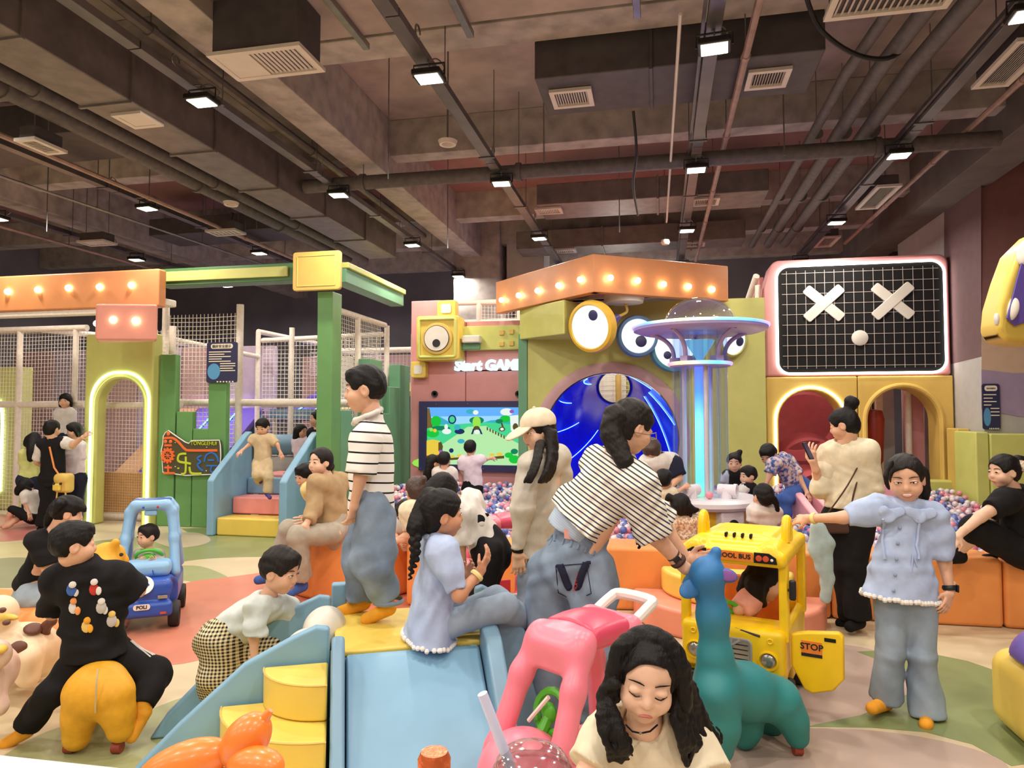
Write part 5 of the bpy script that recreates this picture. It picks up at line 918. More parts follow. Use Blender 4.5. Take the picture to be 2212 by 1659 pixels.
for x in (-1, 1): MB().box((x * .1, .435, .245), (x * .165, .447, .27)).build('headlight', 'chrome', t, local=True, bevel=.004); MB().box((x * .12, .455, .14), (x * .16, .465, .155)).build('fog_lamp', 'lamp_red', t, local=True); 
MB().tube([(.225, .26, .2), (.26, .26, .2), (.26, .34, .2), (.225, .34, .2)], .006, 6).build('side_step', 'chrome', t, local=True)
MB().tube([(.09 * math.cos(a), .1 + .03 * math.sin(a), .5 + .05 * math.sin(a)) for a in np.linspace(0, 2 * PI, 20)[:-1]], .013, 8, True).build('steering_wheel', 'toy_green', t, local=True); MB().ball((0, .11, .495), (.05, .03, .03), 12).build('steering_hub', 'toy_green', t, local=True); MB().tube([(0, .11, .49), (0, .2, .43)], .02, 8).build('steering_column', 'toy_green', t, local=True)
# school bus
c = at(1612, 1350, 4.05); t = thing('toy_bus', 'yellow toy school bus with an open door and a girl inside', 'toy bus', (c[0], c[1], 0), 0); fdir = RT * -.5 - HF * .87; t.rotation_euler[2] = math.atan2(-fdir[0], fdir[1]); t.scale = (1, 1, .955)
hb = .27
def bbx(nm, m, a, b, bev=.012): return MB().box(a, b).build(nm, m, t, local=True, bevel=bev, seg=3)
s = S(.011, .02); s.box((0, .27, .36), (hb, .13, .13), .035); s.box((0, .0, .2), (hb, .36, .07), .03); s.box((0, .3, .44), (hb * .97, .08, .03), .025); s.box((hb - .02, -.22, .36), (.02, .14, .12), .012); s.box((-hb + .02, -.05, .36), (.02, .3, .12), .012); s.box((0, -.35, .36), (hb, .02, .14), .015)
for y in (-.24, .22):
    for x in (-1, 1): s.cap((x * hb * 1.05, y, .06), (x * hb * 1.05, y, .13), .115, sub=True, k=.01)
s.build('body', 'bus_yellow', t, local=True)
for i, (x, y) in enumerate(((-1, .32), (1, .32), (-1, -.33), (1, -.33))): bbx('pillar', 'bus_yellow', (x * hb - .024 - .01 * x, y - .03, .42), (x * hb + .024 - .01 * x, y + .03, .86), .012)
s = S(.011, .02); s.box((0, 0, .87), (hb + .015, .39, .045), .035); s.box((0, -.03, .905), (hb - .03, .32, .035), .03); s.box((0, -.04, .93), (hb - .09, .22, .03), .02)
for x in (-1, 1): s.box((x * .2, .24, .9), (.05, .14, .045), .035)
s.box((0, .1, .955), (.13, .05, .012), .01); s.build('roof', 'bus_yellow', t, local=True)
for x in (-1, 1): MB().tube(arcpts((x * .235, .02, .92), (.05, .13), 0, PI, 14, (0, 1, 0)), .024, 10).build('roof_handle', 'bus_yellow', t, local=True)
for i in range(4): MB().box((-.075 + i * .045, .16, .945), (-.062 + i * .045, .2, .97)).build('roof_slot', 'slot_dark', t, local=True, bevel=.004)
MB().box((-.12, .396, .855), (.12, .402, .905)).build('name_board', 'bus_orange', t, local=True); text('lettering', 'SCHOOL BUS', A(0, .404, .88), (-1, 0, 0), (0, 0, 1), .036, 'ink', t, .001, local=True, bold=.0008)
for x in (-1, 1):
    MB().prism([A(x * .125, .394, .852), A(x * .24, .394, .852), A(x * .235, .394, .885), A(x * .2, .394, .908), A(x * .125, .394, .908)], (0, .008, 0)).build('lamp_panel', 'slot_dark', t, local=True)
    for k in (.15, .185): MB().lathe([(.017, 0), (.015, .006), (0, .008)], (x * k, .402, .878), 14, (0, 1, 0)).build('signal_lamp', 'lamp_red', t, local=True)
    MB().lathe([(.008, 0), (0, .005)], (x * .215, .402, .874), 10, (0, 1, 0)).build('marker_lamp', 'car_white', t, local=True)
    MB().lathe([(.052, 0), (.052, .012), (.045, .014), (.045, .004)], (x * .19, .4, .33), 24, (0, 1, 0)).build('headlight_ring', 'bus_yellow', t, local=True); MB().ball((x * .19, .402, .33), (.04, .018, .04), 18).build('headlight', 'chrome', t, local=True); MB().tube(arcpts((x * .2, .402, .435), .013, 0, 2 * PI, 14)[:-1], .004, 5, True).build('badge_ring', 'bus_yellow', t, local=True)
    MB().tube([(x * .15, .4, .455), (x * .02, .385, .475)], .007, 6).build('wiper', 'black', t, local=True)
    for y in (-.24, .22): wheel(t, (x * (hb - .02), y, .095), .095, .07, 'chrome')
MB().prism(rrect((0, .396, .345), .11, .085, .03, 4), (0, .012, 0)).build('grille', 'bus_grey', t, local=True, bevel=.004); MB().prism(rrect((0, .409, .345), .1, .075, .02, 4), (0, .002, 0)).build('grille_inset', 'chrome', t, local=True)
for i in range(5): MB().box((-.09, .41, .29 + i * .026), (.09, .414, .294 + i * .026)).build('grille_bar', 'slot_dark', t, local=True)
MB().box((-.012, .41, .275), (.012, .418, .42)).build('grille_post', 'bus_grey', t, local=True); MB().tube([(-.05, .414, .42), (0, .414, .385), (.05, .414, .42)], .008, 5).build('grille_vee', 'bus_grey', t, local=True)
bbx('bumper', 'black', (-hb - .01, .36, .14), (hb + .01, .41, .21), .015)
# the image right of the bus is its local -x side
bbx('mirror', 'black', (-hb - .055, .34, .66), (-hb - .02, .37, .77), .012); MB().tube([(-hb, .33, .71), (-hb - .03, .35, .71)], .008, 6).build('mirror_arm', 'black', t, local=True)
dc = A(-hb - .02, .27, 0); P = [dc + A(-.0, 0, z) + A(-x, 0, 0) for x, z in ((.0, .47), (.08, .49), (.23, .51), (.25, .49), (.25, .27), (.2, .2), (.1, .165), (.06, .18), (.0, .3))]
bd = MB().prism(P, (0, .05, 0)).build('door', 'bus_yellow', t, local=True, bevel=.012, seg=3); MB().box(dc + A(-.215, .048, .455), dc + A(-.16, .054, .475)).build('door_grip_slot', 'slot_dark', bd, local=True, bevel=.004); MB().box(dc + A(-.15, .05, .375), dc + A(-.05, .0525, .445)).build('sign_plate', 'bus_orange', bd, local=True); text('lettering', 'STOP', dc + A(-.10, .0535, .415), (-1, 0, 0), (0, 0, 1), .046, 'ink', bd, .001, local=True, bold=.001); MB().box(dc + A(-.15, .05, .363), dc + A(-.05, .0535, .38)).build('sign_bar', 'ink', bd, local=True)
bbx('seat', 'bus_orange', (-.2, -.26, .22), (.2, -.02, .3), .03); bbx('seat_back', 'bus_orange', (-.2, -.32, .28), (.2, -.25, .62), .03)
MB().tube([(.08 + .085 * math.cos(a), .15 + .03 * math.sin(a), .5 + .06 * math.sin(a)) for a in np.linspace(0, 2 * PI, 20)[:-1]], .013, 8, True).build('steering_wheel', 'toy_green', t, local=True); MB().ball((.08, .16, .495), (.05, .03, .03), 12).build('steering_hub', 'toy_green', t, local=True); MB().tube([(.08, .16, .49), (.08, .24, .44)], .02, 8).build('steering_column', 'toy_green', t, local=True)

# ------------------------------------------------------------------ ride-on animals
ramp('giraffe_ramp', 2, .1, .95, [(0, (40, 128, 120)), (.55, (44, 130, 140)), (.8, (44, 118, 164)), (1, (46, 116, 180))], 0, .55); mk('ear_violet', (136, 84, 160), .6); mk('toy_rust', (150, 62, 44), .5)  # giraffe colour runs from teal at the feet to blue at the head
def P3(x, y, d): return at(x, y, d)
gb = at(1640, 1600, 3.25); gb[2] = 0
t = thing('riding_giraffe', 'teal plush riding giraffe with a blue head and small wheels', 'toy animal', gb)
s = S(.01, .05); D = 3.12
s.chain([P3(1530, 1235, D), P3(1540, 1330, D), P3(1545, 1420, D), P3(1552, 1500, D + .02)], [.056, .062, .068, .1], k=.06)
s.chain([P3(1552, 1480, D + .02), P3(1610, 1492, D + .12), P3(1680, 1510, D + .22)], [.105, .118, .105], k=.06)
for x0, x1, y1, dz in ((1548, 1560, 1618, -.06), (1590, 1610, 1590, .2)): s.chain([P3(x0, 1500, D + dz), P3(x1, 1570, D + dz), P3(x1 - 4, y1, D + dz)], [.085, .07, .058], k=.05)
for x0, x1, y1, dz in ((1690, 1722, 1590, .14), (1650, 1664, 1562, .38)): s.chain([P3(x0, 1520, D + dz), P3((x0 + x1) / 2 + 6, 1555, D + dz), P3(x1, y1, D + dz)], [.09, .062, .055], k=.05)
s.ell(P3(1528, 1240, D), (.075, .085, .07)); s.ell(P3(1500, 1262, D + .06), (.055, .06, .045)); s.cap(P3(1535, 1225, D), P3(1547, 1192, D + .0), .03, .025, k=.02)
V, Q = s.solve(); o = link('body', mesh_np('body', V - gb, Q), 'giraffe_ramp', t)
ear = lambda x, y, d, dx, dy, dd: None
def leaf_pad(root, nm, mat, c, ax, wd, ln, th): 
    ax = nrm(ax); n_ = nrm(CAM - c); n_ = nrm(n_ - ax * np.dot(n_, ax)); S(.005, .01).ell(c, (ln, wd, th), (ax, np.cross(n_, ax), n_)).build(nm, mat, root)
leaf_pad(t, 'ear', 'toy_blue2' if 'toy_blue2' in MATS else mk('toy_blue2', (48, 112, 172), .6), P3(1492, 1272, D - .02), P3(1470, 1285, D - .03) - P3(1510, 1262, D), .04, .058, .016)
leaf_pad(t, 'ear', 'toy_blue2', P3(1568, 1243, D - .04), P3(1588, 1248, D) - P3(1545, 1238, D), .032, .055, .014); leaf_pad(t, 'ear_lining', 'ear_violet', P3(1569, 1243, D - .054), P3(1588, 1248, D) - P3(1545, 1238, D), .026, .05, .006)
def caster(root, p, r=.028):
    MB().lathe([(0, -.02), (r, -.02), (r, .02), (0, .02)], A(p[0], p[1], r), 14, RT).build('wheel', 'toy_rust', root); MB().tube([A(p[0], p[1], r), A(p[0], p[1], p[2])], .012, 8).build('fork', 'toy_rust', root)
for x, y, dz in ((1556, 1618, -.06), (1606, 1590, .2), (1722, 1590, .14), (1664, 1562, .38)): caster(t, P3(x, y, D + dz))
# yellow riding pony, seen from behind
mk('pony_yellow', (226, 164, 34), .6, var=.05, bump=.1, scale=30)
pb = at(215, 1560, 3.5); pb[2] = 0; t = thing('riding_pony', 'yellow riding pony seen from behind, carrying the boy in black', 'toy animal', pb); D = 3.3
s = S(.01, .05)
s.chain([P3(213, 1490, D), P3(214, 1480, D + .25), P3(216, 1462, D + .5)], [.135, .13, .13], k=.06)
for x0, x1, y0, y1, dz in ((178, 166, 1500, 1592, -.02), (250, 260, 1500, 1574, -.02), (182, 172, 1490, 1550, .5), (250, 258, 1490, 1545, .5)): s.chain([P3(x0, y0, D + dz), P3((x0 + x1) / 2, (y0 + y1) / 2, D + dz), P3(x1, y1, D + dz)], [.085, .07, .062], k=.04)
s.chain([P3(218, 1440, D + .55), P3(222, 1330, D + .72), P3(226, 1230, D + .85)], [.11, .09, .085], k=.05); s.ell(P3(232, 1200, D + .95), (.1, .1, .08)); s.ell(P3(248, 1215, D + 1.05), (.07, .09, .07)); s.cap(P3(236, 1195, D + .9), P3(250, 1172, D + .9), .03, .024)
s.build('body', 'pony_yellow', t)
MB().tube(spline([P3(212, 1445, D - .135), P3(208, 1480, D - .15), P3(206, 1540, D - .12)], 6), .004, 5).build('seam', 'seam_thread', t); MB().ball(P3(262, 1198, D + .87), .012, 8).build('eye', 'black', t)
for x, y, dz in ((152, 1585, -.02), (255, 1570, -.02), (172, 1550, .5), (258, 1545, .5)): caster(t, P3(x, y, D + dz))
# cow hoppers
mk('hopper_cream', (240, 216, 182), .45, var=.03); mk('hopper_pink', (238, 204, 186), .45, var=.03); mk('spot_brown', (104, 62, 46), .5, var=.04); mk('hopper_yellow', (228, 190, 80), .5)
hb_ = at(60, 1470, 3.95); hb_[2] = 0; D = 3.95; t = thing('hopper_cow', 'cream inflatable hopper cow with brown spots', 'toy animal', hb_)
s = S(.011, .05); s.ell(P3(46, 1402, D), (.2, .18, .145)); s.ell(P3(82, 1412, D + .02), (.1, .13, .115)); s.ell(P3(-2, 1325, D - .06), (.09, .1, .1))
for x, y, dz in ((60, 1460, -.14), (92, 1440, .1), (-10, 1455, -.05), (30, 1445, .16)): s.cap(P3(x, y - 40, D + dz), P3(x, y, D + dz), .075, .062, k=.04)
s.build('body', 'hopper_cream', t)
def spot(x, y, d, r, c):
    n_ = nrm(at(x, y, d) - c); p = at(x, y, d); leaf = S(.007, .01).ell(p, (r, r * .8, .018), (nrm(np.cross(n_, ZZ)), nrm(np.cross(n_, np.cross(n_, ZZ))), n_)); leaf.build('spot', 'spot_brown', t)
cb = P3(58, 1400, D); spot(40, 1398, D - .185, .042, cb); spot(72, 1358, D - .06, .05, cb); spot(14, 1345, D - .17, .02, P3(4, 1325, D - .06)); spot(5, 1318, D - .16, .02, P3(4, 1325, D - .06))
S(.008).chain([P3(96, 1375, D), P3(100, 1352, D - .02), P3(112, 1342, D - .03)], [.028, .024, .028]).build('tail', 'spot_brown', t); S(.008).cap(P3(8, 1306, D - .04), P3(14, 1294, D - .04), .02, .016).build('horn', 'spot_brown', t); S(.008).ell(P3(10, 1333, D - .12), (.09, .03, .02)).build('collar', 'hopper_yellow', t)
hb_ = at(-40, 1560, 3.3); hb_[2] = 0; D = 3.3; t = thing('hopper_cow', 'pale pink inflatable hopper cut by the left border', 'toy animal', hb_); s = S(.012, .04); s.ell(P3(-50, 1455, D), (.16, .18, .14)); s.cap(P3(-20, 1500, D - .05), P3(-6, 1525, D - .05), .06, .05); s.cap(P3(-90, 1500, D), P3(-95, 1525, D), .06, .05); s.cap(P3(-60, 1500, D + .15), P3(-60, 1515, D + .15), .06, .05); s.ell(P3(-12, 1415, D - .1), (.07, .07, .07)); s.build('body', 'hopper_pink', t); S(.008).ell(P3(0, 1402, D - .15), (.035, .03, .02)).build('muzzle', 'hopper_yellow', t)
# orange soft seat on the left
t = thing('floor_cushion', 'low orange soft seat on a grey base at the left', 'padded seat', at(50, 1330, 5.2) * A(1, 1, 0)); c = at(40, 1318, 5.2); MB().box((c[0] - .6, c[1] - .2, 0), (c[0] + .33, c[1] + .3, .07)).build('base', 'wall_grey', t, bevel=.02); MB().box((c[0] - .6, c[1] - .22, .075), (c[0] + .35, c[1] + .3, .2)).build('pad', 'v_orange', t, bevel=.05, seg=3)
t = thing('soft_arch', 'orange rounded soft block between the hopper and the boy', 'padded block', at(98, 1390, 4.4) * A(1, 1, 0)); S(.012, .05).chain([P3(60, 1362, 4.45), P3(95, 1352, 4.4), P3(128, 1365, 4.35)], [.1, .11, .1]).chain([P3(128, 1365, 4.35), P3(132, 1405, 4.35)], [.1, .09]).chain([P3(60, 1362, 4.45), P3(60, 1400, 4.45)], [.1, .09]).build('block', 'v_orange', t)

# ------------------------------------------------------------------ counter by the camera with cup, bottle and balloon dog
mk('counter_white', (226, 218, 214), .4, var=.02); mk('balloon', (236, 130, 48), .35, var=.04, coat=.15); mk('straw', (206, 206, 232), .4, var=.02); mk('foil_orange', (222, 110, 60), .25, metal=.5, bump=.3, scale=60); clear('cup_plastic', (240, 236, 236), .45, .86, .08); mk('ice_drink', (214, 196, 190), .3, var=.2, bump=.5, scale=50); mk('bottle_white', (232, 222, 212), .3, var=.02)
TZ = 1.0
a = atz(-250, 1600, TZ); b = atz(330, 1662, TZ); e = nrm(b - a); far = a + e * 3.0; n_ = A(e[1], -e[0], 0)
t = thing('counter', 'white counter top in the near corner', 'counter', (a[0], a[1], 0)); P = [a - A(0, 0, .04), far - A(0, 0, .04), far + n_ * .55 - A(0, 0, .04), a + n_ * .55 - A(0, 0, .04)]; MB().prism(P, (0, 0, .04)).build('top', 'counter_white', t, bevel=.008); q0 = a + n_ * .06 + e * .1; q1 = far + n_ * .06 - e * .1
MB().prism([A(q0[0], q0[1], 0), A(q1[0], q1[1], 0), A(*(q1 + n_ * .3)[:2], 0), A(*(q0 + n_ * .3)[:2], 0)], (0, 0, TZ - .04)).build('cabinet', 'counter_white', t)
D = .82; c = at(1150, 1650, D); c[2] = TZ + .001; hcup = at(1150, 1668, D)[2] - c[2]
t = thing('drink_cup', 'clear plastic drink cup with a dome lid and a pale straw', 'cup', c)
MB().lathe([(.032, 0), (.045, hcup)], c, 32, caps=False).build('cup_wall', 'cup_plastic', t); MB().lathe([(0, .003), (.031, .003), (.042, hcup * .86), (0, hcup * .88)], c, 28).build('drink', 'ice_drink', t)
hd_ = at(1150, 1618, D)[2] - c[2] - hcup
MB().lathe([(.047, hcup - .004), (.049, hcup), (.047, hcup + .004)] + [(.045 * math.cos(x) ** .7, hcup + .004 + hd_ * math.sin(x)) for x in np.linspace(0, PI / 2 * .9, 9)], c, 32, caps=False).build('dome_lid', 'cup_plastic', t)
MB().tube([at(1042, 1498, D + .0), at(1098, 1645, D), at(1112, 1700, D)], .0062, 14).build('straw', 'straw', t)
c = at(938, 1655, .88); c[2] = TZ; zt = at(938, 1624, .88)[2] - TZ
t = thing('drink_bottle', 'small bottle with an orange foil cap, only its top in view', 'bottle', c); MB().lathe([(0, 0), (.03, 0), (.03, zt * .6), (.019, zt * .82), (.019, zt * .85), (0, zt * .85)], c, 24).build('bottle_body', 'bottle_white', t); MB().lathe([(.0205, zt * .78), (.021, zt * .95), (.017, zt), (0, zt)], c, 20).build('foil_cap', 'foil_orange', t)
D = 1.0; t = thing('balloon_dog', 'orange twisted balloon animal standing on the counter', 'balloon', at(480, 1700, D)); t.location[2] = TZ
def bal(p, q, r, nm='balloon_bubble'):
    p, q = np.array(p), np.array(q); m = (p + q) / 2; ax = nrm(q - p); u = nrm(np.cross(ax, FW)); S(.0045, .01).ell(m, (np.linalg.norm(q - p) / 2 * 1.04, r, r), (ax, u, np.cross(ax, u))).build(nm, 'balloon', t)
bal(at(300, 1690, D), at(494, 1618, D), .032); bal(at(490, 1648, D), at(572, 1550, D), .031); MB().tube([at(566, 1560, D), at(580, 1540, D), at(585, 1534, D)], [.009, .006, .004], 10).build('tail_tip', 'balloon', t); bal(at(498, 1650, D - .02), at(608, 1660, D - .05), .026); bal(at(486, 1660, D), at(470, 1790, D - .02), .03); bal(at(330, 1690, D), at(330, 1790, D), .03)

# ------------------------------------------------------------------ purple and yellow pieces at the right border
t = thing('wall_rocket', 'yellow and purple padded shape with cream ovals hung at the right', 'wall decoration', at(2200, 700, 5.2)); D = 5.2
o_ = [(2240, 500), (2200, 540), (2178, 600), (2160, 660), (2155, 712), (2172, 738), (2230, 745), (2330, 700), (2330, 480)]
MB().prism([at(x, y, D + .25 * (x - 2150) / 180) for x, y in o_], HF * .3 + RT * .05).build('body', 'v_yellow', t, bevel=.06, seg=3)
MB().prism([at(x, y, D - .012 + .25 * (x - 2150) / 180) for x, y in [(2215, 530), (2195, 600), (2180, 660), (2172, 688), (2190, 705), (2230, 690), (2330, 640), (2330, 480)]], -HF * .015).build('panel', 'v_purple', t, bevel=.006)
for x, y, a, b in ((2187, 668, .042, .09), (2212, 545, .05, .1)): leaf_pad(t, 'oval', 'v_white', at(x, y, D - .02 + .25 * (x - 2150) / 180), ZZ * .97 + RT * .25, a, b, .03)
leaf_pad(t, 'oval', 'v_white', at(2153, 690, D + .05), ZZ, .02, .05, .03); MB().tube([at(2260, 620, 5.6), A(5.3, at(2260, 620, 5.6)[1] + .2, at(2260, 620, 5.6)[2])], .05, 8).build('wall_arm', 'v_yellow', t)
c = at(2330, 1600, 3.3); t = thing('ride_toy', 'yellow ride toy with a purple top at the right border', 'toy', (c[0], c[1], 0)); s = S(.014, .05); s.box(A(c[0], c[1], .2), (.27, .3, .2), .1); s.build('body', 'v_yellow', t); s = S(.014, .05); s.ell(A(c[0], c[1], .38), (.26, .29, .2)); s.cut((0, 0, .4), (0, 0, -1)); s.build('top_shell', 'v_purple', t)
# ------------------------------------------------------------------ people
mk('skin', (222, 172, 142), .5, var=.03, scale=30); mk('skin_fair', (234, 190, 162), .5, var=.03, scale=30); mk('skin_tan', (206, 150, 116), .5, var=.03, scale=30)
mk('hair_black', (20, 16, 16), .55, spec=.25, var=.3, bump=.35, scale=60, stretch=(3, 3, .5)); mk('hair_brown', (70, 48, 38), .45, var=.3, bump=.6, scale=60, stretch=(3, 3, .5)); mk('hair_soft', (30, 24, 22), .55, spec=.25, var=.3, bump=.35, scale=60, stretch=(3, 3, .5))
mk('lip', (190, 104, 96), .45, var=0); mk('eye_white', (232, 226, 220), .3, var=0); mk('iris', (30, 20, 16), .2, var=0)
for n, c in dict(c_white=(218, 212, 206), c_black=(24, 22, 24), c_denim=(120, 138, 164), c_denim_lt=(158, 172, 184), c_denim_grey=(140, 146, 150), c_beige=(206, 184, 148), c_taupe=(178, 150, 112), c_taupe2=(172, 162, 146), c_sky=(176, 192, 224), c_cream=(224, 212, 184), c_shell=(206, 198, 184), c_yellow=(240, 220, 150), c_navy=(34, 36, 56), c_green=(206, 206, 130), c_lilac=(226, 212, 222), c_pink=(240, 176, 164), c_grey=(190, 180, 172), c_mint=(206, 214, 210), c_sock=(236, 164, 50), c_jade=(176, 196, 196), c_brown=(86, 60, 50), c_purple=(84, 66, 130), c_bluegrey=(150, 164, 186), c_cap=(234, 214, 186), c_blue=(70, 100, 170), c_khaki=(198, 180, 150), c_red=(190, 60, 50)).items():
    mk(n, c, .85, var=.07, bump=.15, scale=18, spec=.25)
mk('c_floral', (232, 220, 196), .85, rgb2=(176, 144, 118), scale=55); mk('c_print', (60, 84, 150), .85, rgb2=(214, 190, 184), scale=26); mk('acid_denim', (128, 144, 164), .85, var=.22, bump=.2, scale=7, spec=.2); mk('jean_fade', (148, 164, 182), .85, var=.2, bump=.15, scale=5, spec=.2)
NEAR = lambda d, k, lo, hi: min(max(d * k, lo), hi)
def frame(yaw, pitch=0, roll=0):
    y, p, r = map(math.radians, (yaw, pitch, roll)); F0 = RT * math.sin(y) - HF * math.cos(y)
    Fv = F0 * math.cos(p) - ZZ * math.sin(p); U = ZZ * math.cos(p) + F0 * math.sin(p); R = np.cross(Fv, U)
    return R * math.cos(r) + U * math.sin(r), Fv, U * math.cos(r) - R * math.sin(r)
def surf(V, x, y, rad=6):
    """nearest point of a surface seen at a photograph point"""
    v = V - CAM; d = v @ FW; e = np.hypot(CX + F * (v @ RT) / d - x, CY - F * (v @ UP) / d - y); k = e < rad
    while not k.any(): rad *= 1.6; k = e < rad
    i = np.where(k)[0]; q = V[i][np.argsort(d[i])[:max(1, len(i) // 3)]]; return q.mean(0)
def do_hand(s, w, D_, N_, hl, curl=.5, spread=.12, thumb=1):
    D_ = nrm(D_); N_ = nrm(N_ - D_ * np.dot(N_, D_)); Sd = np.cross(D_, N_) * thumb
    kn = w + D_ * hl * .48; r = hl * .052
    s.cap(w, w + D_ * hl * .1, hl * .14, hl * .17, k=.01)
    for i in range(4): s.cap(w + D_ * hl * .12 + Sd * hl * (.09 - .06 * i), kn + Sd * hl * (.165 - .11 * i), hl * .085, hl * .075, k=.012, n=N_, q=.75)
    for i, ln in enumerate((.44, .5, .46, .36)):
        a = kn + Sd * hl * (.17 - .113 * i); d0 = nrm(D_ + Sd * (spread * (1.5 - i)) ); p = a
        for j, seg in enumerate((.45, .3, .25)):
            an = curl * (.45 + .75 * j) + .04 * i; q = p + (d0 * math.cos(an) + N_ * math.sin(an)) * hl * ln * seg; s.cap(p, q, r * (1 - .1 * j), r * (.92 - .1 * j), k=.004); p = q
    a = w + D_ * hl * .14 + Sd * hl * .15; b = a + (D_ * .55 + Sd * .55 + N_ * .3) * hl * .26; c = b + (D_ * .9 + Sd * .12 + N_ * (.35 + curl * .3)) * hl * .22
    s.cap(a, b, r * 1.5, r * 1.15, k=.012); s.cap(b, c, r * 1.1, r * .85, k=.004)
PEOPLE = {}
def person(label, d, s, hd, fc, J, hh=None, top=None, bot=None, feet=None, hair='short', hm='hair_black', locks=(), skin='skin', mouth=0, closed=False, brow=True, fat=1., hands=(1, 2), name='person', bangs=False, fore=0., lk_k=.012, grp=None, legs=True, neck=None):
    Jp = {k: at(v[0], v[1], d + (v[2] if len(v) > 2 else 0)) for k, v in J.items()}
    hc = at(hd[0], hd[1], d + (hd[2] if len(hd) > 2 else 0)); hh = hh or .15 + .05 * s
    R, Fv, U = frame(*fc); B = np.array([R, Fv, U]); hp = lambda x, y, z: hc + (R * x + Fv * y + U * z) * hh
    S1, S2, P = Jp['S1'], Jp['S2'], Jp['P']; C = (S1 + S2) / 2; ax = nrm(P - C); sd = S2 - S1; sd = nrm(sd - ax * np.dot(sd, ax)); nf = np.cross(sd, ax)
    kf = fat * s
    vb = NEAR(d, .0024, .0062, .02); vh = NEAR(d, .0014, .0032, .012)
    nb = C + (hc - C) * .25 if neck is None else at(neck[0], neck[1], d + (neck[2] if len(neck) > 2 else 0))
    b = S(vb, .03 * s)
    b.chain([C + ax * .02, nb, hp(0, -.08, -.28)], [.045 * kf, .036 * kf, .036 * kf], k=.02)
    b.cap(S1, S2, .036 * kf); b.cap(C + ax * .09 * s, P, .085 * kf, .085 * kf, n=nf, q=.66)
    for i in '12':
        if 'E' + i in Jp: b.chain([Jp['S' + i], Jp['E' + i], Jp['W' + i]], [.031 * kf, .0245 * kf, .0165 * kf], k=.02)
    hipw = .055 * s; legj = {}
    if legs:
        for i, sg in (('1', -1), ('2', 1)):
            Hj = Jp.get('H' + i, P + sd * sg * hipw + ax * .02 * s)
            if 'K' + i not in Jp: continue
            K, An = Jp['K' + i], Jp.get('A' + i); legj[i] = (Hj, K, An)
            b.cap(Hj, K, .052 * kf, .034 * kf)
            if An is not None: b.cap(K, K + (An - K) * .35, .034 * kf, .035 * kf); b.cap(K + (An - K) * .35, An, .035 * kf, .021 * kf)
            if An is not None and feet is None and 'T' + i in Jp: b.cap(An, Jp['T' + i], .022 * kf, .018 * kf)
    parts = [b.solve()]
    h = S(vh, .05 * hh)
    h.ell(hp(0, -.06, .13), A(.37, .43, .40) * hh, B); h.ell(hp(0, .08, -.14), A(.315, .32, .33) * hh, B, k=.08 * hh); h.ell(hp(0, .2, -.38), A(.14, .13, .11) * hh, B, k=.1 * hh)
    for x in (-1, 1):
        h.ell(hp(x * .17, .23, -.15), A(.14, .15, .15) * hh, B, k=.08 * hh); h.ell(hp(x * .16, .415, .03), A(.09, .05, .06) * hh, B, k=.05 * hh, sub=True); h.ell(hp(x * .155, .322, .025), A(.085, .062, .055) * hh, B, k=.035 * hh)
        h.ell(hp(x * .355, -.03, -.05), A(.045, .1, .14) * hh, B, k=.03 * hh); h.ell(hp(x * .4, .0, -.04), A(.03, .05, .08) * hh, B, k=.02 * hh, sub=True)
    h.chain([hp(0, .36, .04), hp(0, .405, -.09), hp(0, .40, -.11)], [.03 * hh, .042 * hh, .052 * hh], k=.06 * hh); h.cap(hp(-.045, .375, -.12), hp(.045, .375, -.12), .035 * hh, k=.03 * hh); h.ell(hp(0, .35, -.26), A(.11, .06, .07) * hh, B, k=.05 * hh)
    h.cap(hp(0, -.07, -.25), nb + (hp(0, -.07, -.25) - nb) * .5, .19 * hh, .036 * kf, k=.06 * hh)
    Vh, Qh = h.solve(); parts.append((Vh, Qh))
    for i in hands:
        i = str(i)
        if 'E' + i not in Jp: continue
        w, e = Jp['W' + i], Jp['E' + i]; D_ = nrm(Jp['D' + i] - w) if 'D' + i in Jp else nrm(w - e); hl = .108 * s * (1.0 if s > 1.2 else 1.05)
        N_ = np.array(J_N.get((label, i), nf * .3 + (P - w)), float); th = 1 if i == '1' else -1
        g = S(NEAR(d, .0012, .0026, .0055), .006); g.cap(w - D_ * .03 * s, w, .0175 * kf, .0165 * kf); do_hand(g, w, D_, N_, hl, J_C.get((label, i), .5), thumb=th); parts.append(g.solve())
    n = 0; Vs, Qs = [], []
    for V, Q in parts: Vs.append(V); Qs.append(Q + n); n += len(V)
    V = np.concatenate(Vs); base = A(P[0], P[1], max(0, V[:, 2].min()))
    o = link(name, mesh_np(name, V - base, np.concatenate(Qs)), skin); o.location = base; tag(o, label, 'person', grp)
    # hair
    if hair:
        g = S(vh * 1.15, .04 * hh); long_ = hair in ('long', 'bob', 'tied', 'braid')
        g.ell(hp(0, -.055, .14), A(.40, .465, .425) * hh, B)
        if long_: g.ell(hp(0, -.2, -.06), A(.36, .30, .36) * hh, B, k=.1 * hh)
        else: g.ell(hp(0, -.2, .0), A(.36, .29, .27) * hh, B, k=.1 * hh)
        if hair in ('long', 'bob'):
            for x in (-1, 1): g.chain([hp(x * .3, -.1, .2), hp(x * .37, -.05, -.1), hp(x * .36, -.08, -.42)], [.1 * hh, .1 * hh, .09 * hh], k=.05 * hh)
        g.ell(hp(0, .52, (-.13 if long_ else -.17) + fore if not bangs else -.26), A(.40, .43, .46) * hh, B, k=.015 * hh, sub=True)
        if hair in ('short', 'tied', 'braid'):
            for x in (-1, 1): g.ell(hp(x * .4, .04, -.14), A(.13, .15, .2) * hh, B, k=.01, sub=True)
        if hair == 'short': g.ell(hp(0, -.25, -.52), A(.6, .5, .26) * hh, B, k=.02 * hh, sub=True)
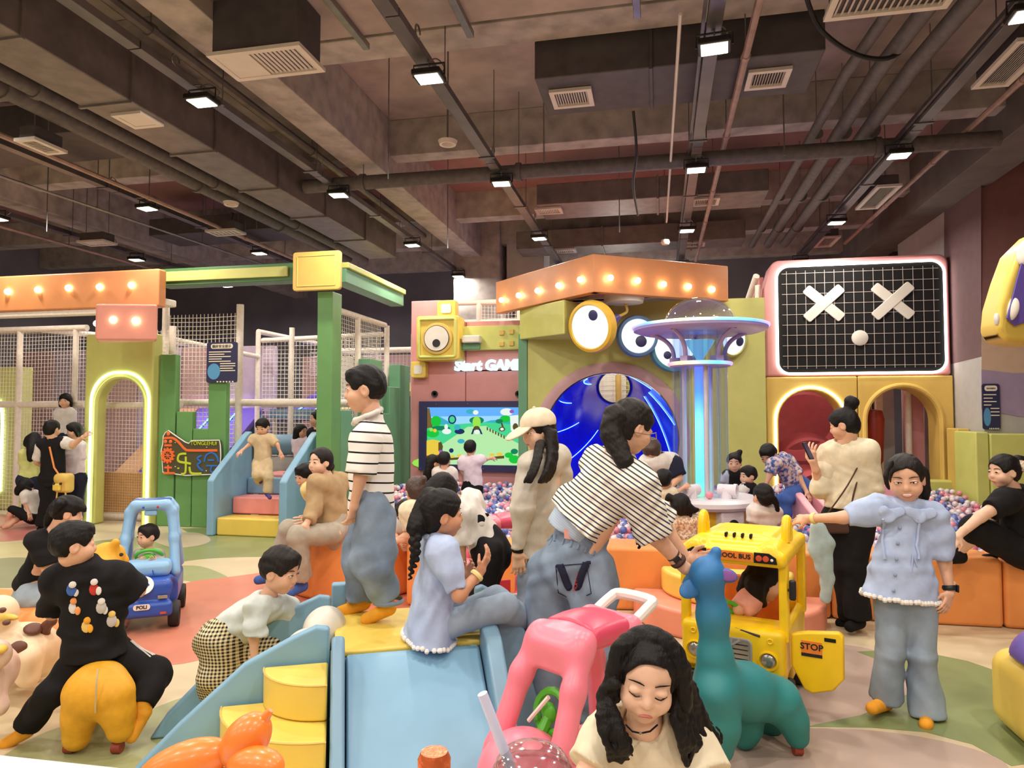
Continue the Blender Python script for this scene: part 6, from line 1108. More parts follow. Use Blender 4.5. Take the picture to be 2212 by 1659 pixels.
        if bangs or hair == 'short': g.ell(hp(0, .2, .37), A(.27, .16, .13) * hh, B, k=.08 * hh)
        if hair == 'bun' : pass
        for lk in locks:
            pts, r0, r1 = lk[:3]; pp = [at(q[0], q[1], d + (q[2] if len(q) > 2 else 0)) for q in pts]
            pp = spline(pp, 4) if len(pp) > 2 else pp; rr = np.linspace(r0, r1, len(pp))
            if len(lk) > 3: rr = rr * 1.0
            if len(lk) > 3:
                for j, p in enumerate(pp): sv = nrm(np.cross(pp[min(j + 1, len(pp) - 1)] - pp[max(j - 1, 0)], FW)); g.ell(p + sv * rr[j] * (.42 if j % 2 else -.42), A(1, 1, 1) * rr[j] * .8, k=.004)
                continue
            g.chain(pp, list(rr), k=lk_k)
        ho = g.build('hair', hm, o, wr=.016 * hh, wf=130, seed=int(hd[0]))
    # face
    if abs(fc[0]) < 112 and d < 12:
        Lc = (Vh - hc) @ B.T / hh
        def fy(x, z):
            k = (abs(Lc[:, 0] - x) < .04) & (abs(Lc[:, 2] - z) < .04) & (Lc[:, 1] > 0); return Lc[k, 1].max() if k.any() else .38
        big = d < 4.4
        for x in (-1, 1):
            y = fy(x * .155, .03)
            if closed:
                MB().tube([hp(x * (.155 + t_ * .075), y + .012 - abs(t_) * .03 - .03 * t_, .0 - .022 * (1 - t_ * t_)) for t_ in np.linspace(-1, 1, 7)], .0095 * hh, 6).build('eyelash', 'iris', o)
            elif big:
                MB().ball(hp(x * .155, y - .022, .03), A(.064, .034, .021) * hh, 12, B).build('eye', 'eye_white', o); MB().ball(hp(x * .15, y - .006, .03), A(.027, .02, .024) * hh, 10, B).build('iris', 'iris', o)
                MB().tube([hp(x * (.155 + t_ * .078), y + .004 - abs(t_) * .025 - .02 * t_, .03 + .024 * (1 - t_ * t_) - .003) for t_ in np.linspace(-1, 1, 7)], .009 * hh, 5).build('eyelash', 'iris', o)
            else: MB().ball(hp(x * .155, y - .006, .03), A(.06, .025, .022) * hh, 10, B).build('eye', 'iris', o)
            if brow: yb = fy(x * .16, .13); MB().tube([hp(x * (.16 + t_ * .095), fy(x * (.16 + t_ * .095), .13) + .004, .13 + .02 * (1 - t_ * t_)) for t_ in (-1, -.4, .3, 1)], [.006 * hh, .011 * hh, .010 * hh, .005 * hh], 5).build('eyebrow', hm, o)
        ym = fy(0, -.27)
        if mouth: MB().ball(hp(0, ym - .008, -.245), A(.085, .02, .026) * hh, 10, B).build('teeth', 'eye_white', o)
        if mouth: MB().tube([hp(t_ * .12, fy(t_ * .12, -.27) + .004, -.285 + .05 * t_ * t_) for t_ in np.linspace(-1, 1, 7)], [.008 * hh, .018 * hh, .022 * hh, .024 * hh, .022 * hh, .018 * hh, .008 * hh], 6).build('mouth', 'lip', o)
        else: MB().tube([hp(t_ * .085, fy(t_ * .085, -.27) + .002, -.27 + (.012 * (1 - abs(t_)))) for t_ in np.linspace(-1, 1, 5)], [.008 * hh, .02 * hh, .022 * hh, .02 * hh, .008 * hh], 6).build('mouth', 'lip', o)
    info = dict(o=o, J=Jp, C=C, ax=ax, sd=sd, nf=nf, hp=hp, B=B, hh=hh, V=V, s=s, d=d)
    # clothes
    if top:
        T = dict(e=.016, hw=None, q=.68, sl=.45, sw=None, wr=.010, len=.06, flare=1.0, wb=None); T.update(top)
        half = np.linalg.norm(S2 - S1) / 2; e = T['e']; r0 = T.get('r', .088 * kf + e); hem = at(*T['hem'][:2], d + (T['hem'][2] if len(T['hem']) > 2 else 0)) if 'hem' in T else P + ax * T['len'] * s / 1.3
        g = S(vb * .95, .03); ah = nrm(hem - C); r1 = T['wb'] or r0 * T['flare']
        g.cap(S1, S2, .046 * kf + e * .6, k=.04); g.cap(C + ax * .035 * s, hem + ah * r1 * .8, r0, r1 * 1.02, n=nf, q=T['q'], k=.05); g.cap(C, nb, .05 * kf + e * .3, .042 * kf + e * .2)
        if 'hemn' in T: ah = nrm(RT * T['hemn'][0] - UP * T['hemn'][1])
        sep = T.get('sm'); g2 = S(vb * .95, .02) if sep else g
        for i in '12':
            if 'E' + i not in Jp: continue
            S_, E_, W_2 = Jp['S' + i], Jp['E' + i], Jp['W' + i]; sl = T['sl']; sw = T['sw'] or .036 * kf + e
            if sl <= .55:
                end = S_ + (E_ - S_) * sl * 2; g2.cap(S_, S_ + (E_ - S_) * .12, .042 * kf + e * .7); g2.cap(S_, end, .040 * kf + e, sw, flat=True)
                if T.get('puff'): g2.ell(S_ + (E_ - S_) * sl * .9, A(1, 1, 1) * T['puff'], k=.03)
            else:
                k = (sl - .5) * 2; end = E_ + (W_2 - E_) * k; g2.cap(S_, E_, .041 * kf + e, .034 * kf + e); g2.cap(E_, end, .034 * kf + e, (T['sw'] or .026 * kf + e), flat=True)
        g.cut(hem, ah)
        # neck opening
        nd = nrm(hc - C); g.ell(nb + nd * .035 * s, A(1, 1, 1) * .052 * s, k=.008, sub=True)
        Vt, Qt = g.solve(T['wr'], T.get('wf', 34.), int(hd[0] * 3)); info['Vt'] = Vt; info['hem'] = hem; info['ah'] = ah
        st = link(T.get('nm', 'shirt'), mesh_np('shirt', Vt - base, Qt), T['m'], o); info['shirt'] = st
        if sep: g2.build('sleeves', sep, o, wr=T['wr'], wf=34.)
        if T.get('collar'):
            cn = nb + nd * .004; u = np.cross(nd, Fv); u = nrm(u); v = np.cross(u, nd); MB().tube([cn + (u * math.cos(a) + v * math.sin(a)) * .05 * s * (1.0) - nd * .012 * math.sin(a) for a in np.linspace(0, 2 * PI, 20)[:-1]], .013 * s, 8, True).build('collar', T['collar'], st)
    if bot and legj:
        T = dict(e=.014, w=None, wr=.012, len=1.0, waist=.05); T.update(bot); e = T['e']; w = T['w'] or (.055 * kf + e, .04 * kf + e, .034 * kf + e)
        g = S(vb, .035); g.cap(P - ax * T['waist'] * s, P + ax * .02, .082 * kf + e, .09 * kf + e, n=nf, q=.72)
        for i, (Hj, K, An) in legj.items():
            g.cap(Hj, K, w[0], w[1], k=.04)
            if An is not None and T['len'] > .5: E_ = K + (An - K) * ((T['len'] - .5) * 2); g.cap(K, E_, w[1], w[2], flat=True, k=.025); g.ell(K, A(1, 1, 1) * w[1], k=.02)
        Vp, Qp = g.solve(T['wr'], T.get('wf', 26.), int(hd[1])); info['Vp'] = Vp; link(T.get('nm', 'trousers'), mesh_np('trousers', Vp - base, Qp), T['m'], o)
    if feet:
        for i, (Hj, K, An) in legj.items():
            if An is None or 'T' + i not in Jp: continue
            Tt = Jp['T' + i]; g = S(min(vb, .01), .02); dn = A(0, 0, -.022 * s); back = nrm((An - Tt) * A(1, 1, 0)); g.cap(An + A(0, 0, .03), An + dn * .6, .027 * s, .028 * s); g.cap(An + dn + back * .012, Tt, .027 * s, .024 * s); g.build('sock', feet, o)
    PEOPLE[label] = info; return info
J_N, J_C = {}, {}
def hem_trim(info, mat, r, n=44, nm='lace_scallop'):
    V = info['Vt']; a = info['ah']; k = ((V - info['hem']) @ a) > -.012; Q = V[k]; c = Q.mean(0); u = nrm(info['sd'] - a * np.dot(info['sd'], a)); v = np.cross(a, u); an = np.arctan2((Q - c) @ v, (Q - c) @ u); rad = np.hypot((Q - c) @ v, (Q - c) @ u)
    for i in range(n):
        e = np.abs((an - (-PI + 2 * PI * i / n) + PI) % (2 * PI) - PI) < PI / n * 1.3
        if e.any(): p = Q[e][np.argmax(rad[e])]; MB().ball(p, r, 8).build(nm, mat, info['shirt'])
def band(info, wn, r, mat, nm='wristband', th=.007, k=.04):
    w, e = info['J']['W' + wn], info['J']['E' + wn]; a = nrm(w - e); u = nrm(np.cross(a, ZZ)); v = np.cross(u, a); c = w - a * k; MB().tube([c + (u * math.cos(x) + v * math.sin(x)) * r for x in np.linspace(0, 2 * PI, 18)[:-1]], th, 6, True, flat=(a, 1.6)).build(nm, mat, info['o'])
def patchon(info, key, x, y, rx, ry, mat, nm='print', th=.005, push=0):
    p = surf(info[key], x, y); n_ = nrm(CAM - p); u = nrm(np.cross(ZZ, n_)); v = np.cross(n_, u); return MB().ball(p + n_ * push, (rx, ry, th), 12, (u, v, n_)).build(nm, mat, info['shirt'] if key == 'Vt' else info['o'])
# ---- far left
i = person('woman in black vest and white tee, back turned, one hand on the lime arch', 9.55, 1.62, (113, 927), (165, 8), dict(S1=(92, 960, 0), S2=(138, 956, 0), P=(113, 1030, 0), E1=(80, 998, .03), W1=(110, 1018, .16), E2=(158, 962, -.05), W2=(177, 946, -.1), K1=(104, 1085, 0), A1=(92, 1136, 0), T1=(86, 1143, -.05), K2=(124, 1085, 0), A2=(128, 1136, .0), T2=(132, 1141, .1)), top=dict(m='c_black', sm='c_white', hem=(113, 1050), nm='vest', wr=.006), bot=dict(m='c_black', w=(.1, .095, .1), wr=.006), hair='tied', locks=[([(113, 930, .1), (112, 950, .13), (110, 965, .12)], .05, .025)], feet='c_black')
bk = at(139, 1043, 9.42); t = thing('backpack', 'small yellow backpack hanging at the hip of the woman in black', 'backpack', bk); s = S(.008, .03); s.box(bk, (.12, .07, .13), .05).ell(bk + A(0, -.05, .06), (.11, .05, .07)); s.build('bag', 'v_gold', t); s = S(.008, .02); s.box(bk + A(-.03, -.09, -.05), (.06, .02, .05), .02); s.build('pocket', 'v_yellow', t); MB().tube([bk + A(-.1, 0, .12), at(117, 1010, 9.45), at(107, 965, 9.42)], .012, 6).build('strap', 'v_orange', t); MB().tube([bk + A(-.07, -.04, -.1), bk + A(-.08, -.04, -.22)], .01, 6).build('strap_end', 'v_gold', t); MB().tube([bk + A(.06, -.04, -.1), bk + A(.07, -.04, -.24)], .01, 6).build('strap_end', 'v_gold', t)
for dx in (-.06, .05): MB().ball(bk + A(dx, -.11, 0), .018, 8).build('badge', 'ink', t)
person('girl in a yellow-green tee with long black hair at the left nets', 10.0, 1.32, (70, 956), (120, 20), dict(S1=(54, 980), S2=(84, 977, .1), P=(62, 1034), E1=(50, 1005), W1=(56, 1025, .1), E2=(86, 1005, .2), W2=(92, 1020, .3), K1=(58, 1075), A1=(56, 1112), K2=(72, 1075), A2=(72, 1112), T1=(52, 1118), T2=(78, 1118)), top=dict(m='c_green', wr=.006), bot=dict(m='c_navy', wr=.004), hair='long', locks=[([(74, 945), (68, 970, -.1), (66, 992, -.12)], .08, .04)], feet='c_white')
person('child sitting on the floor by the purple bench, white shirt, head bowed', 9.7, 1.1, (56, 1050), (-70, 50), dict(S1=(54, 1069, -.08), S2=(76, 1068, .08), P=(72, 1112), E1=(56, 1090, -.1), W1=(62, 1108, -.12), E2=(76, 1092, .1), W2=(66, 1110, .1), K1=(26, 1100, -.1), A1=(14, 1133, -.1), T1=(2, 1138, -.1), K2=(42, 1116, .0), A2=(20, 1136, -.12), T2=(6, 1141, -.14)), top=dict(m='c_white', wr=.006), bot=dict(m='c_black', len=.5, wr=.004), hair='bob', locks=[([(50, 1048, -.05), (40, 1058, -.06), (38, 1066, -.05)], .06, .03)], hands=(1, 2))
person('dark-haired girl peeking out beside the arch, white top and blue overall', 9.95, 1.32, (160, 930), (-55, 15), dict(S1=(149, 962), S2=(174, 962), P=(164, 1030), E1=(146, 995), W1=(150, 1022), E2=(178, 995), W2=(176, 1022), K1=(158, 1078), A1=(158, 1122), K2=(170, 1078), A2=(170, 1122), T1=(154, 1128), T2=(166, 1128)), top=dict(m='c_lilac', wr=.006), bot=dict(m='c_navy', wr=.004), hair='bob', bangs=True, locks=[([(168, 935, .05), (172, 955, .05), (172, 975, .0)], .06, .04)], feet='c_white')
person('child behind the left net in a printed white shirt, standing on the bench', 10.62, 1.25, (141, 866), (10, 5), dict(S1=(128, 890), S2=(152, 890), P=(140, 945), E1=(124, 915), W1=(126, 935), E2=(156, 915), W2=(154, 935), K1=(134, 985), A1=(134, 1030), K2=(146, 985), A2=(146, 1030), T1=(132, 1046, -.05), T2=(147, 1046, -.05)), top=dict(m='c_white', wr=.006), bot=dict(m='c_navy', wr=.004), hair='bob', bangs=True, feet='c_white')
# ---- left foreground
i = person('adult in a black tee and light jeans sitting on the soft seat, back turned', 5.15, 1.62, (146, 1108), (125, 15), dict(S1=(86, 1168, -.1), S2=(142, 1158, .2), P=(72, 1282, .05), E1=(104, 1228, -.12), W1=(138, 1222, .05), E2=(160, 1220, .25), W2=(185, 1235, .3), H1=(70, 1290, -.05), K1=(158, 1292, .0), A1=(165, 1360, .05), T1=(190, 1372, .05), H2=(78, 1286, .15), K2=(175, 1285, .2), A2=(185, 1350, .25), T2=(205, 1360, .25)), top=dict(m='c_black', hem=(66, 1268, .05), wr=.014, r=.15), bot=dict(m='c_denim_lt', wr=.012), hair='short', locks=[([(120, 1098), (108, 1122), (104, 1140)], .05, .02), ([(150, 1085), (170, 1092), (182, 1102)], .05, .015), ([(140, 1082), (130, 1088, -.1), (118, 1106, -.1)], .04, .02)], feet='c_white', neck=(122, 1148, .0))
i = person('boy in a black tee with small figures on the back, riding the yellow pony', 3.36, 1.18, (160, 1177), (128, 5, 6), dict(S1=(122, 1255, .02), S2=(256, 1240, .06), P=(208, 1412, .08), E1=(112, 1325, .1), W1=(165, 1320, .3), E2=(300, 1276, .12), W2=(255, 1262, .4), H1=(180, 1418, .05), K1=(112, 1490, -.02), A1=(54, 1568, .0), T1=(10, 1608, -.02), H2=(245, 1412, .1), K2=(334, 1452, .12), A2=(308, 1528, -.02), T2=(284, 1592, -.06)), hh=.212, top=dict(m='c_black', hem=(205, 1420, .03), r=.150, wb=.148, sl=.47, sw=.066, wr=.016, e=.02), bot=dict(m='c_black', w=(.088, .074, .062), wr=.016), feet='c_sock', hair='short', hands=(2,), neck=(172, 1224, .03))
for n, (x, y, c1, c2) in enumerate([(156, 1275, 'c_blue', 'c_white'), (205, 1270, 'c_red', 'c_white'), (158, 1312, 'c_white', 'v_orange'), (220, 1312, 'c_grey', 'c_white'), (188, 1352, 'v_gold', 'c_sock'), (244, 1340, 'c_grey', 'v_gold')]):
    patchon(i, 'Vt', x, y, .022, .03, c1, push=.004); patchon(i, 'Vt', x, y - 13, .016, .016, c2, push=.006); patchon(i, 'Vt', x + 9, y + 6, .012, .02, c2, push=.005)
for k in range(3): pts = [surf(i['Vp'], 284 + k * 5 + q * 14, 1382 - k * 3 + q * 12) for q in range(4)]; MB().tube([p + nrm(CAM - p) * .004 for p in pts], .004, 5).build('side_stripe', 'c_white', i['o'])
i = person('baby at the green wheel of the blue car, looking aside', 5.42, .78, (319, 1158), (-35, 5), dict(S1=(299, 1199), S2=(340, 1198), P=(320, 1246, .05), E1=(290, 1220, -.03), W1=(303, 1213, -.12), E2=(350, 1220, -.03), W2=(336, 1213, -.12)), hh=.172, top=dict(m='c_grey', sl=.9, wr=.008, e=.012), hair='short', hm='hair_soft', skin='skin', legs=False)
# ---- entrance
person('small boy in a beige polo suit walking down the padded stair', 9.2, 1.08, (567, 922), (-8, 28), dict(S1=(550, 947), S2=(584, 947), P=(567, 998), E1=(539, 960, -.03), W1=(523, 973, -.08), E2=(599, 960, -.03), W2=(606, 978, -.03), K1=(558, 1024, -.08), A1=(561, 1040, .1), T1=(563, 1040, .0), K2=(580, 1030, -.06), A2=(578, 1064, -.05), T2=(583, 1075, -.18)), hh=.215, top=dict(m='c_beige', collar='c_beige', hem=(567, 1006), wr=.008), bot=dict(m='c_beige', w=(.075, .07, .066), wr=.01), feet='c_purple', hair='short')
person('girl with long hair and a clip behind the entrance net', 10.95, 1.32, (651, 932), (65, 5), dict(S1=(640, 953), S2=(664, 952), P=(654, 1010), E1=(638, 980), W1=(650, 995), E2=(668, 980), W2=(676, 990), K1=(648, 1055), A1=(648, 1100), K2=(660, 1055), A2=(660, 1100)), top=dict(m='c_lilac', wr=.006), bot=dict(m='c_navy', wr=.004), hair='long', locks=[([(645, 930), (640, 958), (641, 988)], .08, .04)])
person('dark-haired person mostly hidden by the tall green post', 10.6, 1.6, (684, 905), (-60, 0), dict(S1=(676, 935), S2=(706, 935), P=(692, 1010), E1=(674, 970), W1=(680, 985, -.2), E2=(710, 970), W2=(706, 1000), K1=(684, 1060), A1=(684, 1110), K2=(698, 1060), A2=(698, 1110)), top=dict(m='c_black', wr=.006), bot=dict(m='c_navy', wr=.004), hair='bob')
i = person('woman in a beige cardigan and tan trousers sitting on the round orange seat', 5.95, 1.6, (692, 998), (-38, 4), dict(S1=(686, 1046, -.1), S2=(734, 1042, .16), P=(728, 1144, .05), E1=(678, 1102, -.16), W1=(662, 1132, -.28), D1=(648, 1158, -.32), E2=(704, 1112, .12), W2=(672, 1126, -.1), D2=(656, 1126, -.16), H1=(722, 1152, -.08), K1=(642, 1158, -.3), A1=(652, 1258, -.2), T1=(628, 1280, -.3), H2=(722, 1146, .16), K2=(624, 1146, -.02), A2=(588, 1238, .0), T2=(558, 1253, -.05)), hh=.225, top=dict(m='c_taupe', sl=.93, hem=(728, 1152, .05), r=.155, wb=.165, wr=.012, e=.02), bot=dict(m='c_taupe2', w=(.095, .085, .09), len=.95, wr=.012), feet='c_blue', hair='tied', fore=.08, skin='skin_fair', locks=[([(706, 1000, .12), (712, 1008, .14)], .05, .045)], hm='hair_soft', neck=(702, 1030, .05))
MB().ball(i['hp'](.36, -.02, -.2), .007, 8).build('earring', 'chrome', i['o'])
person('little child in a yellow shirt peeking from behind the woman in beige', 6.2, .95, (659, 1027), (-42, 18), dict(S1=(664, 1054, -.05), S2=(692, 1052, .05), P=(694, 1104, .05), E1=(668, 1078), W1=(676, 1092, .05), E2=(700, 1078, .05), W2=(704, 1094, .1), K1=(690, 1150), A1=(690, 1190), K2=(704, 1150), A2=(704, 1190)), hh=.2, top=dict(m='c_yellow', wr=.006), bot=dict(m='c_grey', wr=.004), hair='bob', bangs=True, mouth=1)
# ---- the slide set
bands('knit_stripe', (238, 234, 228), (34, 30, 34), ((0.05, 0.05, 1),), .0505, .17)
i = person('boy in a black-and-white striped polo and wide jeans standing on the yellow platform', 3.62, 1.32, (787, 841), (-82, 8), dict(S1=(792, 945, -.14), S2=(810, 938, .14), P=(803, 1098, 0), E1=(779, 1030, -.19), W1=(766, 1088, -.16), D1=(760, 1120, -.15), E2=(822, 1028, .19), W2=(808, 1084, .18), H1=(806, 1112, -.085), K1=(806, 1212, -.1), A1=(836, 1302, -.08), T1=(792, 1337, -.1), H2=(800, 1112, .085), K2=(786, 1210, .1), A2=(782, 1292, .1), T2=(736, 1322, .06)), hh=.232, top=dict(m='knit_stripe', hem=(803, 1112), r=.125, wb=.135, q=.86, sl=.47, sw=.078, wr=.009, e=.022), bot=dict(m='acid_denim', w=(.105, .125, .085), wr=.024, wf=20, len=.98), feet='c_sock', hair='short', neck=(803, 892, 0))
J_C[(i['o']['label'], '1')] = 1.2
nb = at(801, 890, 3.62); cu = nrm(at(803, 893, 3.62) - at(787, 841, 3.62)); S(.005, .01).chain([at(x, y, 3.62 + z) for x, y, z in ((764, 915, -.02), (768, 908, -.07), (790, 900, -.1), (815, 890, -.06), (822, 884, 0), (815, 890, .06), (790, 902, .09), (768, 910, .06), (764, 915, .0))], .014).build('collar', 'c_white', i['shirt'])
for a in ((838, 1300, -.08), (782, 1290, .1)): MB().lathe([(.075, -.012), (.082, .0), (.075, .012)], at(a[0], a[1] - 2, 3.62 + a[2]), 20, caps=False).build('cuff', 'acid_denim', i['o'])
bands('gingham', (230, 214, 170), (34, 30, 34), ((1, .1, 0), (0, .1, 1)), .0165, .5)
i = person('toddler in a white tee and checked trousers climbing over the blue side panel', 3.5, .98, (606, 1232), (78, 18, 0), dict(S1=(556, 1312, -.1), S2=(592, 1300, .1), P=(476, 1372, .0), E1=(548, 1376, -.13), W1=(550, 1434, -.15), D1=(562, 1465, -.18), E2=(634, 1326, .14), W2=(662, 1346, .12), D2=(690, 1356, .12), H1=(478, 1382, -.06), K1=(474, 1448, -.06), A1=(470, 1515, .05), T1=(490, 1535, .05), H2=(490, 1380, .08), K2=(578, 1412, .08), A2=(540, 1500, .12), T2=(560, 1520, .12)), hh=.218, top=dict(m='c_mint', hem=(484, 1372, .0), r=.105, wb=.115, q=.85, sl=.46, sw=.062, wr=.012, e=.018), bot=dict(m='gingham', w=(.105, .095, .08), wr=.016), feet='c_sock', hair='short', hm='hair_soft', neck=(582, 1284, 0))
mk('lace', (238, 232, 226), .8, var=0)
i = person('girl in a pale blue blouse with a long braid sitting on the yellow platform', 3.25, 1.26, (956, 1110), (106, 4, 0), dict(S1=(958, 1192, -.1), S2=(934, 1180, .12), P=(930, 1344, .05), E1=(992, 1286, -.16), W1=(1036, 1236, -.1), D1=(1056, 1200, -.08), E2=(970, 1275, .2), W2=(1006, 1242, .1), H1=(938, 1356, -.06), K1=(1088, 1312, .0), A1=(1142, 1348, .24), T1=(1168, 1352, .3), H2=(940, 1350, .12), K2=(1072, 1300, .16), A2=(1132, 1332, .36), T2=(1160, 1338, .42)), hh=.215, top=dict(m='c_sky', hem=(925, 1380, .0), r=.105, wb=.185, q=.72, sl=.46, sw=.05, puff=.066, wr=.012, e=.016, collar='c_sky'), bot=dict(m='jean_fade', w=(.072, .065, .058), wr=.008, e=.004), feet='c_sock', hair='braid', locks=[([(930, 1075, .05), (912, 1110, .0), (900, 1140, -.05)], .05, .045), ([(902, 1138, -.06), (896, 1170, -.09), (897, 1200, -.1), (890, 1228, -.1), (885, 1252, -.1)], .031, .01, 1)], skin='skin_tan', neck=(942, 1162, .02))
band(i, '1', .027, 'c_yellow', k=.02)
hem_trim(i, 'lace', .012)
# ---- beside the pit
i = person('woman in a white tee and black trousers bending over at the pit edge', 4.35, 1.62, (952, 1064), (150, 42, -15), dict(S1=(980, 1112, -.14), S2=(1016, 1086, .18), P=(1058, 1182, .05), E1=(992, 1180, -.14), W1=(1000, 1238, -.08), E2=(1000, 1150, .28), W2=(985, 1210, .25), H1=(1056, 1196, -.08), K1=(1042, 1280, -.08), A1=(1050, 1400, .0), T1=(1020, 1412, -.05), H2=(1062, 1192, .12), K2=(1052, 1275, .12), A2=(1062, 1395, .15), T2=(1035, 1408, .1)), hh=.225, top=dict(m='c_white', hem=(1060, 1186, .05), r=.14, wb=.16, sl=.47, sw=.08, wr=.014, e=.022), bot=dict(m='c_black', w=(.1, .085, .08), e=.008, wr=.012), feet='c_black', hair='bob', hands=(1,))
for x, y, a, b, m in ((1036, 1122, .035, .03, 'c_black'), (1040, 1128, .022, .02, 'c_white'), (1050, 1112, .02, .012, 'c_black')): patchon(i, 'Vt', x, y, a, b, m, push=.004)
person('woman with a hair clip leaning her arm on the orange pit wall', 5.85, 1.6, (900, 1062), (-160, 25), dict(S1=(886, 1102, -.1), S2=(930, 1090, .12), P=(950, 1150, .48), E1=(892, 1148, -.1), W1=(858, 1168, -.12), D1=(840, 1172, -.12), E2=(925, 1140, .2), W2=(890, 1160, .2), K1=(950, 1200, .58), A1=(950, 1250, .6), K2=(966, 1200, .62), A2=(966, 1250, .65)), top=dict(m='c_cream', wr=.01, e=.02), bot=dict(m='c_denim', wr=.008), hair='tied', hm='hair_brown', locks=[([(905, 1045, -.05), (915, 1035, -.05)], .05, .03)])
person('little dark-haired child in white leaning on the pit wall beside the clip-haired woman', 6.05, .98, (876, 1106), (-30, 42), dict(S1=(860, 1134), S2=(888, 1132), P=(876, 1172, .12), E1=(852, 1152, -.05), W1=(862, 1165, -.12), E2=(894, 1152), W2=(884, 1166, -.1)), hh=.2, top=dict(m='c_white', wr=.006), hair='bob', bangs=True, legs=False)
# ---- in the pit, by the screen
person('boy in a pale lilac tee pointing at the game screen', 9.55, 1.28, (1016, 968), (172, -5), dict(S1=(1000, 996), S2=(1034, 993), P=(1020, 1052), E1=(998, 1018), W1=(1002, 1036, .02), E2=(1047, 993, .05), W2=(1060, 990, .12), D2=(1066, 989, .16), K1=(1012, 1090), A1=(1012, 1125), K2=(1030, 1090), A2=(1030, 1125)), top=dict(m='c_lilac', hem=(1022, 1055), wr=.01, e=.02), bot=dict(m='c_black', wr=.005), hair='short')
i = person('boy in a white tee with lettering on the back, sitting before the screen', 9.25, 1.25, (960, 994), (165, -5), dict(S1=(946, 1020), S2=(976, 1020), P=(962, 1068), E1=(942, 1042), W1=(948, 1058, .1), E2=(982, 1042), W2=(978, 1058, .1), K1=(955, 1085, .2), A1=(955, 1095, .2), K2=(972, 1085, .2), A2=(972, 1095, .2)), top=dict(m='c_white', wr=.008, e=.02), bot=dict(m='c_black', wr=.004), hair='short')
p = surf(i['Vt'], 960, 1023); text('lettering', 'REVEL', p + nrm(CAM - p) * .02, RT, ZZ, .065, 'ink', i['shirt'], .002)
person('girl with a black ponytail sitting left of the lettered tee', 9.35, 1.2, (936, 1000), (120, 0), dict(S1=(926, 1022), S2=(948, 1022), P=(936, 1070), E1=(922, 1045), W1=(930, 1060), E2=(950, 1045), W2=(948, 1060), K1=(932, 1085, .2), A1=(932, 1095, .2), K2=(944, 1085, .2), A2=(944, 1095, .2)), top=dict(m='c_black', wr=.006), bot=dict(m='c_black', wr=.004), hair='tied', locks=[([(928, 1000, -.05), (924, 1018, -.08), (926, 1032, -.08)], .05, .025)])
# ---- women in the middle
i = person('woman in a cream cap and loose pale shirt with long straight hair', 4.3, 1.64, (1162, 930), (-62, 16), dict(S1=(1150, 1004, -.14), S2=(1204, 992, .12), P=(1162, 1175, .05), E1=(1126, 1096, -.18), W1=(1118, 1192, -.16), D1=(1122, 1240, -.15), E2=(1226, 1090, .18), W2=(1218, 1180, .1), K1=(1150, 1310, -.05), A1=(1150, 1440, .0), T1=(1125, 1462, -.05), K2=(1178, 1310, .12), A2=(1180, 1436, .15), T2=(1155, 1458, .1)), hh=.235, top=dict(m='c_shell', hem=(1152, 1198, .0), r=.125, wb=.155, q=.74, sl=.96, sw=.04, wr=.010, e=.014, wf=26, collar='c_shell'), bot=dict(m='c_bluegrey', w=(.095, .085, .09), wr=.014), feet='c_black', hair='long', hm='hair_soft', locks=[([(1184 + 3 * q, 935, -.08 - .02 * (q % 2)), (1188 + 3 * q, 980, -.17 + .01 * q), (1178 + 4 * q, 1020, -.26 + .015 * q), (1164 + 4 * q, 1042, -.27 + .012 * q)], .026, .009) for q in range(5)] + [([(1164 + 2 * q, 958, -.15), (1154 + 3 * q, 1000, -.26), (1142 + 4 * q, 1026, -.3), (1130 + 5 * q, 1043, -.3)], .02, .007) for q in range(4)], lk_k=.005, skin='skin_fair', neck=(1174, 978, .02))
MB().tube([i['J']['W1'] * .85 + i['J']['E1'] * .15, i['J']['W1']], .034, 12).build('cuff', 'c_black', i['o'])
hp = i['hp']; g = S(.0055, .01); g.ell(hp(0, -.05, .2), A(.435, .50, .40) * i['hh'], i['B']); g.cut(hp(0, 0, .13), -i['B'][2] + i['B'][1] * .18); g.build('cap', 'c_cap', i['o'], wr=.003, wf=40)
g = S(.005, .008); g.ell(hp(0, .55, .13), A(.34, .42, .07) * i['hh'], np.array([i['B'][0], nrm(i['B'][1] - i['B'][2] * .28), nrm(i['B'][2] + i['B'][1] * .28)])); g.build('cap_brim', 'c_cap', i['o']); MB().ball(hp(0, -.05, .6), .012, 8).build('cap_button', 'c_cap', i['o'])
axs = nrm(at(1216, 1148, 3.35) - at(1325, 985, 3.35)); bands('thin_stripe', (232, 226, 212), (64, 66, 84), (axs,), .0202, .33)
